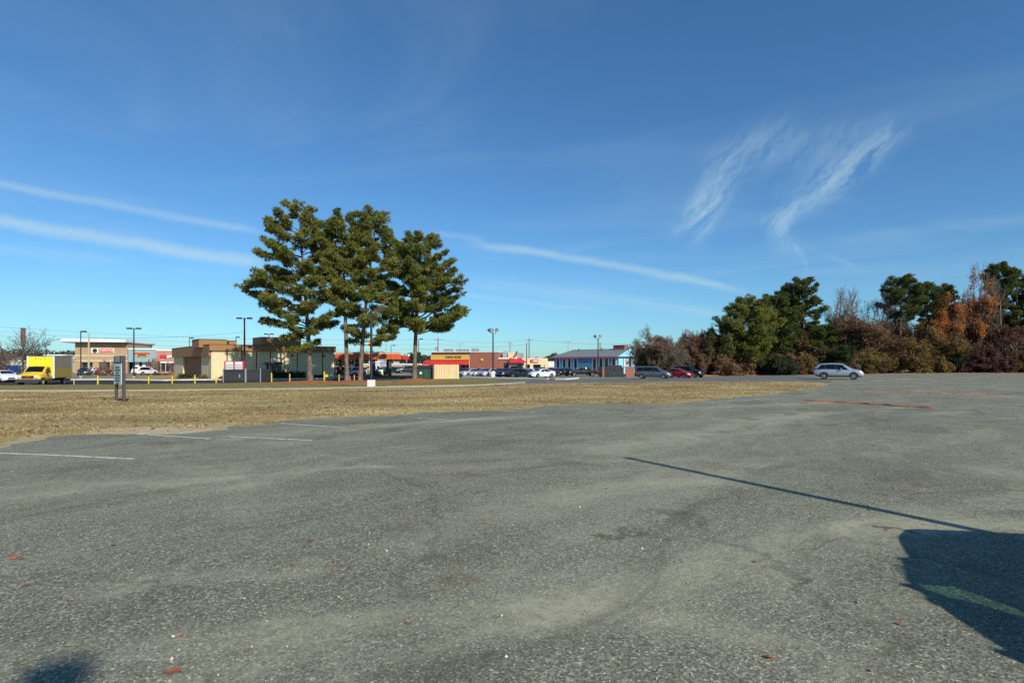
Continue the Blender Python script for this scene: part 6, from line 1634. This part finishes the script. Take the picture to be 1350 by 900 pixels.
pine('tall pine with low sunlit boughs behind the black lamp post', 475.5, 502.2, [(274, 470, 498), (288, 462, 510), (312, 455, 520), (342, 452, 522), (372, 442, 522), (398, 436, 526), (420, 444, 530), (440, 455, 532), (456, 468, 528)], 497, 5, r0=0.30, n_limb=60, dense=1.9, low=0.25, clump=0.52, per=24, size=0.33, gap=0.05)
pine('round topped pine standing apart beside the green dumpster', 546.5, 500.2, [(304, 528, 562), (316, 512, 580), (335, 505, 592), (355, 502, 602), (375, 500, 615), (395, 498, 614), (410, 505, 624), (425, 508, 628), (436, 520, 618)], 553, 6, r0=0.33, n_limb=62, dense=1.9, clump=0.52, per=24, size=0.33, gap=0.05)

def branching(r, p, d, L, rad, depth, segs, tips, spread=0.5, shrink=0.72, up=0.12, kids=(2, 3), minr=0.010):
    m = 3; q = np.array(p, float); dd = np.array(d, float)
    for j in range(m):
        dd = dd + r.normal(0, 0.10, 3) + np.array([0, 0, up*0.3]); dd /= np.linalg.norm(dd)
        e = q + dd*L/m; a = rad*(1 - 0.3*j/m); segs.append((q, e, max(minr, a), max(minr, rad*(1 - 0.3*(j + 1)/m)))); q = e
        if depth > 0 and j < m - 1 and r.random() < 0.75:
            s = r.normal(0, 1, 3); s -= s.dot(dd)*dd; s /= np.linalg.norm(s) + 1e-9
            nd = dd*0.6 + s*0.8; nd[2] += up; nd /= np.linalg.norm(nd)
            branching(r, q, nd, L*shrink*r.uniform(0.6, 0.95), rad*0.5, depth - 1, segs, tips, spread, shrink, up, kids, minr)
    if depth == 0: tips.append(q); return
    for _ in range(r.integers(kids[0], kids[1] + 1)):
        s = r.normal(0, 1, 3); s -= s.dot(dd)*dd; s /= np.linalg.norm(s) + 1e-9
        nd = dd + s*spread*r.uniform(0.5, 1.3); nd[2] += up; nd /= np.linalg.norm(nd)
        branching(r, q, nd, L*shrink*r.uniform(0.75, 1.1), rad*0.62, depth - 1, segs, tips, spread, shrink, up, kids, minr)
SKEL = {}
def broad(name, label, u, y, vt, hw, seed, gmat=None, bmat=M_GREYBARK, leaf=0.0, size=0.16, depth=5, stems=1, spread=0.5, per=3, group='trees along the lot edge', cat='tree', r0=0.16, vb=None, minr=0.014, keep=None):
    """bare or leafy broadleaf tree fitted to a height and half width in photo pixels"""
    r = np.random.default_rng(seed); p = gp(u, vb) if vb else gy(u, y); k = p.y/F
    Ht = zat(vt, p.y) - p.z
    key = (depth, stems, spread > 0.57, seed % 3)
    if key not in SKEL:
        q = np.random.default_rng(900 + 7*len(SKEL)); segs, tips = [], []
        for s_ in range(stems):
            a = q.uniform(0, 6.28); tl = 0.0 if stems == 1 else q.uniform(0.15, 0.5)
            d = np.array([math.cos(a)*tl, math.sin(a)*tl, 1.0]); d /= np.linalg.norm(d)
            branching(q, (q.normal(0, 0.12)*(stems > 1), q.normal(0, 0.12)*(stems > 1), -0.1), d, 0.26, 0.03, depth, segs, tips, 0.62 if key[2] else 0.5, 0.74, 0.14, minr=0.0)
        SKEL[key] = tuple(np.array([x[i] for x in segs]) for i in range(4))
    A0, A1, Q0, Q1 = SKEL[key]
    an = r.uniform(0, 6.283); M3 = np.array([[math.cos(an), math.sin(an), 0], [-math.sin(an), math.cos(an), 0], [0, 0, 1]]); fl = np.array([r.choice([-1, 1]), 1, 1])
    A0, A1 = (A0 @ M3)*fl, (A1 @ M3)*fl
    zs = np.percentile(A1[:, 2], 99.7); xs = np.percentile(np.abs(A1[:, 0] - np.median(A1[:, 0])), 98)
    sx, sz = hw*k/max(xs, 1e-3), Ht/zs; S = np.array([sx, sx, sz]); rmax = Q0.max()
    wv = np.array([0.5*r.normal(), 0.5*r.normal(), 0])*0.05*Ht
    def bend(P_): return P_*S + wv*np.sin(P_[:, 2:3]*3.0/zs*r0*6) 
    out = (bend(A0), bend(A1), np.maximum(minr, Q0/rmax*r0), np.maximum(minr, Q1/rmax*r0))
    crown = None
    if gmat is not None:
        T = out[1][Q0 < rmax*0.30]
        if keep: T = T[keep(T)]
        patchy = np.sin(T[:, 0]*0.9 + seed) + np.sin(T[:, 1]*1.1 + 2*seed) + np.sin(T[:, 2]*1.2 + 3*seed)
        T = T[r.random(len(T)) < leaf*np.clip(0.75 + 0.45*patchy, 0.08, 1.3)]; T = T[T[:, 2] > 0.05]
        crown = leaves_at(T, size, r, np.clip(0.5 + 0.25*np.sin(T[:, 0]*1.3 + T[:, 2]*0.9) + r.normal(0, 0.1, len(T)), 0, 1), per)
    return tree_thing(name, label, p, out, crown, gmat, bmat, cat, group, 3)

TY = 106.0
def rp(label, u, vt, hw, seed, vlow, gm=G_PINED, y=TY, lean=0, **kw):
    """pine of the tree line: rounded crown from vlow up to vt"""
    e = []
    for f, w in [(0.0, 0.35), (0.18, 0.75), (0.4, 1.0), (0.62, 0.95), (0.82, 0.75), (1.0, 0.5)]:
        v = vt + (vlow - vt)*f; e.append((v, u + lean*(1 - f) - hw*w, u + lean*(1 - f) + hw*w))
    d = dict(r0=0.26, n_limb=36, per=26, size=0.34, clump=0.66, dense=1.5, group='pines in the tree line'); d.update(kw)
    return pine(label, u, None, e, u + lean, seed, gm, y, **d)
rp('broad bright green pine at the open end of the tree line', 986, 392, 36, 21, 478, G_PINE, y=98, n_limb=64, dense=1.7)
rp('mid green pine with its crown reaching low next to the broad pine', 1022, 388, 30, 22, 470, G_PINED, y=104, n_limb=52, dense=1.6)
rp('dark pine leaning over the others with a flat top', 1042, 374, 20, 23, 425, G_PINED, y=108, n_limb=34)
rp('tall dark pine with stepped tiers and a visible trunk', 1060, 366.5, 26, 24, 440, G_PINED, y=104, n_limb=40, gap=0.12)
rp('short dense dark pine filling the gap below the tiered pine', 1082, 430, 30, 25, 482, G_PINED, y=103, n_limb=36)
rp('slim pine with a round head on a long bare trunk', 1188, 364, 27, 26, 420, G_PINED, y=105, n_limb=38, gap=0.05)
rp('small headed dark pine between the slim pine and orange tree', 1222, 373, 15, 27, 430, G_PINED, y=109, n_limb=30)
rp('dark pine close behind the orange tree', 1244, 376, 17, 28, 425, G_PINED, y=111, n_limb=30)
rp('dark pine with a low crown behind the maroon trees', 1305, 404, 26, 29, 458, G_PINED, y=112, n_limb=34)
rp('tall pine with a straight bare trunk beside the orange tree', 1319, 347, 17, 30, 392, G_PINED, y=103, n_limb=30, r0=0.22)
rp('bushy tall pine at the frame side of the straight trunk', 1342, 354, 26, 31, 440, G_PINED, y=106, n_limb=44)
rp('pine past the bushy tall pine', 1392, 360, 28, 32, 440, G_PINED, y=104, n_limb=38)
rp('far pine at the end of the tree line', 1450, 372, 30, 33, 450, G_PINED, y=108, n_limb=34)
B = broad
B('bare_tree', 'grey bare tree with fine upright twigs in the tree line', 1117, 104, 379, 24, 41, depth=6, spread=0.55, r0=0.2, minr=0.016)
B('bare_tree', 'thin bare tree leaning beside the grey bare tree', 1158, 107, 392, 26, 42, depth=6, spread=0.6, r0=0.18, minr=0.016)
B('bare_tree', 'small bare tree beside the broad green pine', 949, 104, 421, 13, 43, depth=5, spread=0.5, r0=0.12)
B('autumn_tree', 'tall thin brown leaved tree beside the short dense pine', 1098, 106, 412, 24, 54, G_BROWN, M_GREYBARK, 0.30, 0.17, 6, 1, 0.5)
B('autumn_tree', 'half bare brown tree right beside the slim pine trunk', 1204, 107, 408, 24, 55, G_BROWN, M_GREYBARK, 0.28, 0.17, 6, 1, 0.5)
B('autumn_tree', 'half bare russet tree between the orange tree and straight pine', 1308, 110, 400, 18, 56, G_BROWN, M_GREYBARK, 0.30, 0.17, 6, 1, 0.5)
B('autumn_tree', 'thin brown tree beside the bushy tall pine', 1352, 104, 405, 24, 57, G_MAROON, M_GREYBARK, 0.35, 0.17, 6, 1, 0.5)
B('bare_tree', 'pinkish bare tree below the straight pine trunk', 1334, 102, 430, 26, 44, None, M_PINKBARK, depth=6, r0=0.14)
B('autumn_tree', 'rust brown leaved tree behind the silver suv', 1134, 101, 420, 38, 45, G_BROWN, M_DARKBARK, 0.55, 0.20, 6, 1, 0.6)
B('autumn_tree', 'bright orange tree with a half bare top', 1278, 101, 352, 31, 46, G_ORANGE, M_GREYBARK, 0.40, 0.20, 6, 1, 0.55, r0=0.2, keep=lambda T: (T[:, 0] < 2.2) & (T[:, 2] > 6.0))
B('autumn_tree', 'tawny orange tree below the small headed pine', 1248, 102, 388, 24, 47, G_ORANGE, M_DARKBARK, 0.30, 0.20, 6, 1, 0.5)
B('autumn_tree', 'dark maroon leaved tree under the orange tree', 1294, 100, 424, 34, 48, G_MAROON, M_DARKBARK, 0.40, 0.20, 6, 1, 0.6)
B('autumn_tree', 'wide olive yellow tree beneath the slim pine', 1215, 101, 425, 38, 49, G_YELLOW, M_DARKBARK, 0.45, 0.20, 6, 1, 0.6)
B('autumn_tree', 'tawny leaved tree between the bare trees', 1160, 102, 432, 32, 50, G_YELLOW, M_GREYBARK, 0.40, 0.20, 6, 1, 0.6)
B('autumn_tree', 'brown leaved tree under the tiered pine', 1052, 102, 438, 26, 51, G_BROWN, M_DARKBARK, 0.35, 0.18, 6, 1, 0.55)
B('autumn_tree', 'brown leaved tree at the open end of the tree line', 1395, 100, 410, 40, 52, G_BROWN, M_DARKBARK, 0.5, 0.2, 6, 1, 0.6)
B('autumn_tree', 'tawny tree past the frame side pines', 1455, 100, 420, 40, 53, G_YELLOW, M_DARKBARK, 0.5, 0.2, 6, 1, 0.6)
# bare thicket beside the blue building
B('bare_shrub', 'grey brown bare shrub with ragged top beside the blue building', 868, 102, 437, 26, 61, G_BROWN, M_GREYBARK, 0.14, 0.13, 6, 3, 0.6, r0=0.09, cat='shrub', group='thicket by the minivan')
B('bare_shrub', 'pale bare shrub behind the red sedan', 893, 104, 440, 24, 62, G_BROWN, M_PINKBARK, 0.15, 0.12, 6, 3, 0.5, r0=0.09, cat='shrub', group='thicket by the minivan')
B('bare_shrub', 'reddish bare shrub behind the black boxy suv', 913, 103, 438, 22, 63, G_BROWN, M_PINKBARK, 0.45, 0.13, 6, 3, 0.5, r0=0.09, cat='shrub', group='thicket by the minivan')
B('evergreen_shrub', 'tall dark evergreen shrub at the end of the thicket', 935, 101, 437, 19, 64, G_OLIVE, M_DARKBARK, 0.9, 0.16, 6, 3, 0.55, r0=0.10, cat='shrub', group='thicket by the minivan', per=4)
B('evergreen_shrub', 'low green shrub behind the grey minivan', 858, 100, 464, 20, 65, G_OLIVE, M_DARKBARK, 0.45, 0.15, 6, 3, 0.6, r0=0.07, cat='shrub', group='thicket by the minivan', per=4)
B('bare_shrub', 'low russet shrub between the gable and the minivan', 845, 108, 468, 12, 66, G_ORANGE, M_DARKBARK, 0.5, 0.14, 5, 3, 0.6, r0=0.05, cat='shrub', group='thicket by the minivan')
B('bare_shrub', 'bare brown shrub between the sedan and black suv', 884, 100, 455, 18, 67, G_BROWN, M_GREYBARK, 0.22, 0.13, 6, 3, 0.6, r0=0.07, cat='shrub', group='thicket by the minivan', per=3)
B('bare_shrub', 'bare brown shrub behind the black boxy suv bonnet', 921, 99, 458, 18, 68, G_BROWN, M_GREYBARK, 0.5, 0.14, 6, 3, 0.6, r0=0.07, cat='shrub', group='thicket by the minivan', per=3)
# undergrowth along the foot of the trees
kinds = [(G_BROWN, 'brown'), (G_YELLOW, 'tawny'), (G_GREEN, 'dark green'), (G_MAROON, 'maroon'), (G_OLIVE, 'olive')]
UG = [(955, 0, 462, 16), (972, 0, 470, 18), (992, 3, 474, 16), (1010, 2, 468, 18), (1030, 4, 474, 18), (1047, 0, 470, 18), (1066, 1, 466, 18), (1086, 2, 470, 18), (1104, 2, 460, 20), (1122, 0, 466, 20), (1140, 1, 462, 22), (1158, 2, 468, 20), (1176, 1, 462, 22), (1196, 1, 470, 20), (1213, 4, 466, 20), (1230, 1, 462, 22), (1250, 2, 468, 20), (1268, 3, 462, 22), (1287, 3, 466, 22), (1306, 3, 462, 22), (1322, 0, 470, 20), (1338, 4, 466, 22), (1356, 3, 462, 22), (1376, 1, 468, 22), (1400, 2, 466, 24), (1428, 0, 466, 24)]
near = {955: 'small bare tree', 972: 'thicket edge', 992: 'broad bright green pine', 1010: 'low crowned pine', 1030: 'flat topped pine', 1047: 'brown leaved tree', 1066: 'tiered pine', 1086: 'rear of the silver suv', 1104: 'roof of the silver suv', 1122: 'bonnet of the silver suv', 1140: 'rust brown tree', 1158: 'tawny tree', 1176: 'leaning bare tree', 1196: 'slim pine trunk', 1213: 'olive yellow tree', 1230: 'small headed pine', 1250: 'tawny orange tree', 1268: 'orange tree trunk', 1287: 'maroon tree', 1306: 'low crowned dark pine', 1322: 'straight pine trunk', 1338: 'pinkish bare tree', 1356: 'bushy tall pine', 1376: 'pine past the bushy one', 1400: 'brown end tree', 1428: 'last tawny tree'}
for i, (u, kd, vt, hw) in enumerate(UG):
    gm, cn = kinds[kd]
    B('undergrowth_shrub', f'{cn} undergrowth shrub at the foot of the {near[u]}' if 'suv' not in near[u] else f'{cn} undergrowth shrub just behind the {near[u]}', u, 98.5 + 2.5*((i*7) % 3)/2, vt + random.uniform(-4, 4), hw, 100 + i, gm, M_DARKBARK, 0.55, 0.17, 6, 3, 0.75, r0=0.05, cat='shrub', group='undergrowth along the tree line', per=3)
# dark second rank that closes the view between the trunks
BK = [(960, 442, 24), (1000, 432, 30), (1045, 428, 32), (1092, 418, 32), (1140, 432, 32), (1185, 434, 30), (1226, 418, 32), (1268, 408, 30), (1312, 418, 32), (1356, 412, 34), (1410, 425, 34)]
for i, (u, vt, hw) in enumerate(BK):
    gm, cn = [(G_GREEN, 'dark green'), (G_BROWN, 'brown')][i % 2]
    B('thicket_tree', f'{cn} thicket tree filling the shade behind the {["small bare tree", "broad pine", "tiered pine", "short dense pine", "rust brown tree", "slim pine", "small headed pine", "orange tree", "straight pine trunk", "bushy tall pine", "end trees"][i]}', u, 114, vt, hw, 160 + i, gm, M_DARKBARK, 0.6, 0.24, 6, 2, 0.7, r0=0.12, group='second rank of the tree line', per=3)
# leaf litter strip at the foot of the trees
yy = rng.uniform(93, 106, 9000); xx = (rng.uniform(930, 1480, len(yy)) - U0)/F*yy
litter('leaf_litter', xx, yy, terr_np(xx, yy) - 0.03, 0.11, leafy('litter_leaves', [(0.0, (0.16,0.06,0.025)), (0.5, (0.38,0.16,0.055)), (1.0, (0.50,0.30,0.13))], 0.1), 'russet fallen leaves along the foot of the tree line')
# bare tree behind the truck, with low twiggy shrubs round it
B('bare_tree', 'wide bare grey tree beside the yellow truck', 16, 74, 433, 44, 71, None, M_GREYBARK, depth=5, stems=3, spread=0.5, r0=0.10, minr=0.010, group='trees behind the truck')
B('bare_shrub', 'dense twiggy bare shrub below the wide bare tree', -2, 78, 462, 34, 72, G_BROWN, M_PINKBARK, 0.2, 0.12, 6, 3, 0.7, r0=0.08, cat='shrub', group='trees behind the truck')
B('bare_tree', 'slender bare tree in front of the tan brick shop windows', 143, 102, 474, 12, 73, None, M_PINKBARK, depth=5, stems=2, spread=0.5, r0=0.08, group='small trees by the shops')
B('bare_tree', 'slender bare tree in front of the salmon brick shop', 213, 104, 474, 10, 74, None, M_PINKBARK, depth=5, stems=2, spread=0.5, r0=0.08, group='small trees by the shops')
B('bare_tree', 'slender bare tree between the teal and salmon shops', 200, 106, 472, 9, 75, None, M_PINKBARK, depth=5, stems=2, spread=0.5, r0=0.07, group='small trees by the shops')
# clipped hedges and shrubs by the bank and the shops
def hedge(u, y, vt, hw, seed, label, gm=G_GREEN, group='shrubs by the buildings', vb=None):
    r = np.random.default_rng(seed); p = gp(u, vb) if vb else gy(u, y); k = p.y/F; h = zat(vt, p.y) - p.z; w = hw*k
    N = int(700 + 500*w); d = r.normal(size=(N, 3)); d /= np.linalg.norm(d, axis=1)[:, None]; d[:, 2] = np.abs(d[:, 2])
    q = d*(0.72 + 0.36*r.random(N)[:, None])*np.array([w, min(w, 0.9), h]); q *= (1 + 0.13*np.sin(d[:, 0:1]*7 + seed) + 0.08*np.sin(d[:, 2:3]*11))
    V, tint = leaves_at(q, 0.085, r, r.normal(0.5, 0.2, N), 2)
    segs = [(np.array([0, 0, -0.1]), np.array([math.cos(a)*w*0.6, math.sin(a)*min(w, 0.9)*0.6, h*0.75]), 0.03, 0.01) for a in r.uniform(0, 6.28, 12)]
    return tree_thing('shrub', label, p, segs, (V, tint), gm, M_DARKBARK, 'shrub', group, 4)
hedge(244, 79, 492.2, 9, 81, 'rounded dark green shrub at the bank entrance')
hedge(268.5, 76.5, 494.8, 5, 82, 'low brownish shrub at the near bank corner', G_BROWN)
for i, (u, vt, lab) in enumerate([(362, 490.2, 'leafy shrub under the drive up window'), (374, 490.0, 'dark green shrub beside the drive up window'), (386, 489.5, 'dark green shrub midway along the bank wall'), (397, 490.0, 'dark green shrub behind the leaning pine trunk'), (420, 494.5, 'low shrub near the end of the bank wall'), (330, 496.5, 'small shrub by the charcoal enclosure')]):
    pth = 77.0 + ulen(c0, EX, u)*EX[1] - 1.6
    hedge(u, pth, vt, 6.5, 83 + i, lab)
for i, (u, lab) in enumerate([(302, 'small russet shrub at the foot of the cream panels'), (292, 'tiny russet shrub by the bank corner')]): hedge(u, 77.0 + ulen(c0, EX, u)*EX[1] - 0.8, 496.8, 3, 95 + i, lab, G_BROWN)
for i, (u, gm, lab) in enumerate([(135, G_YELLOW, 'tawny shrub before the tan brick shop'), (152, G_BROWN, 'brown shrub behind the lawn sign'), (208, G_GREEN, 'dark green shrub before the salmon shop'), (219, G_BROWN, 'brown shrub close to the bank corner'), (20, G_BROWN, 'brown shrub at the yellow truck bumper')]):
    hedge(u, 100 if u > 30 else 66, 492.5 if u > 30 else 496, 5, 99 + i, lab, gm)
hedge(497, 98, 489.0, 6, 110, 'yellow green shrub behind the tall black lamp post', G_OLIVE); hedge(509, 104, 490.0, 5, 111, 'yellow green shrub near the dark parked cars', G_OLIVE)
hedge(776, 104, 483.0, 3.4, 112, 'pale potted bush behind the black pickup', G_OLIVE)
# far-off woods on the horizon, one mass
def far_wood(name, u0, u1, y, prof, seed, label, n=16000, size=1.2):
    r = np.random.default_rng(seed); u = r.uniform(u0, u1, n); x = (u - U0)/F*y
    top = np.interp(u, [q[0] for q in prof], [q[1] for q in prof]); hmax = EYE + (H - top)*y/F + 0.6
    lump = 0.80 + 0.14*np.sin(x*0.21 + seed) + 0.10*np.sin(x*0.53 + 1.0) + 0.06*np.sin(x*1.3)
    z = -0.6 + hmax*lump*r.random(n)**0.6
    dep = y + r.uniform(-14, 14, n)
    V, tint = leaves_at(np.stack([x, dep, z], -1), size, r, np.clip(0.5 + 0.3*np.sin(x*0.35) + r.normal(0, 0.1, n), 0, 1), 1)
    return tag(put(name, fast_mesh(name, V, np.arange(len(V)).reshape(-1, 3), tint), G_GREEN), label, 'woods', kind='stuff')
far_wood('far_woods', -140, 660, 330, [(-140, 458), (0, 460), (90, 462), (230, 464), (500, 463), (560, 466), (660, 468)], 1, 'dark green woods on the horizon behind the shops', 30000, 1.1)
far_wood('far_woods', 640, 960, 330, [(640, 469), (715, 468), (740, 466), (840, 462), (960, 455)], 2, 'dark green woods on the horizon behind the blue building', 14000, 1.1)
far_wood('far_woods', 930, 1700, 190, [(930, 462), (1100, 456), (1350, 455), (1700, 455)], 3, 'dark woods closing the view behind the tree line', 22000, 0.9)
far_wood('far_woods', -900, -120, 330, [(-900, 458), (-120, 459)], 4, 'dark green woods on the horizon beyond the truck', 16000, 1.3)
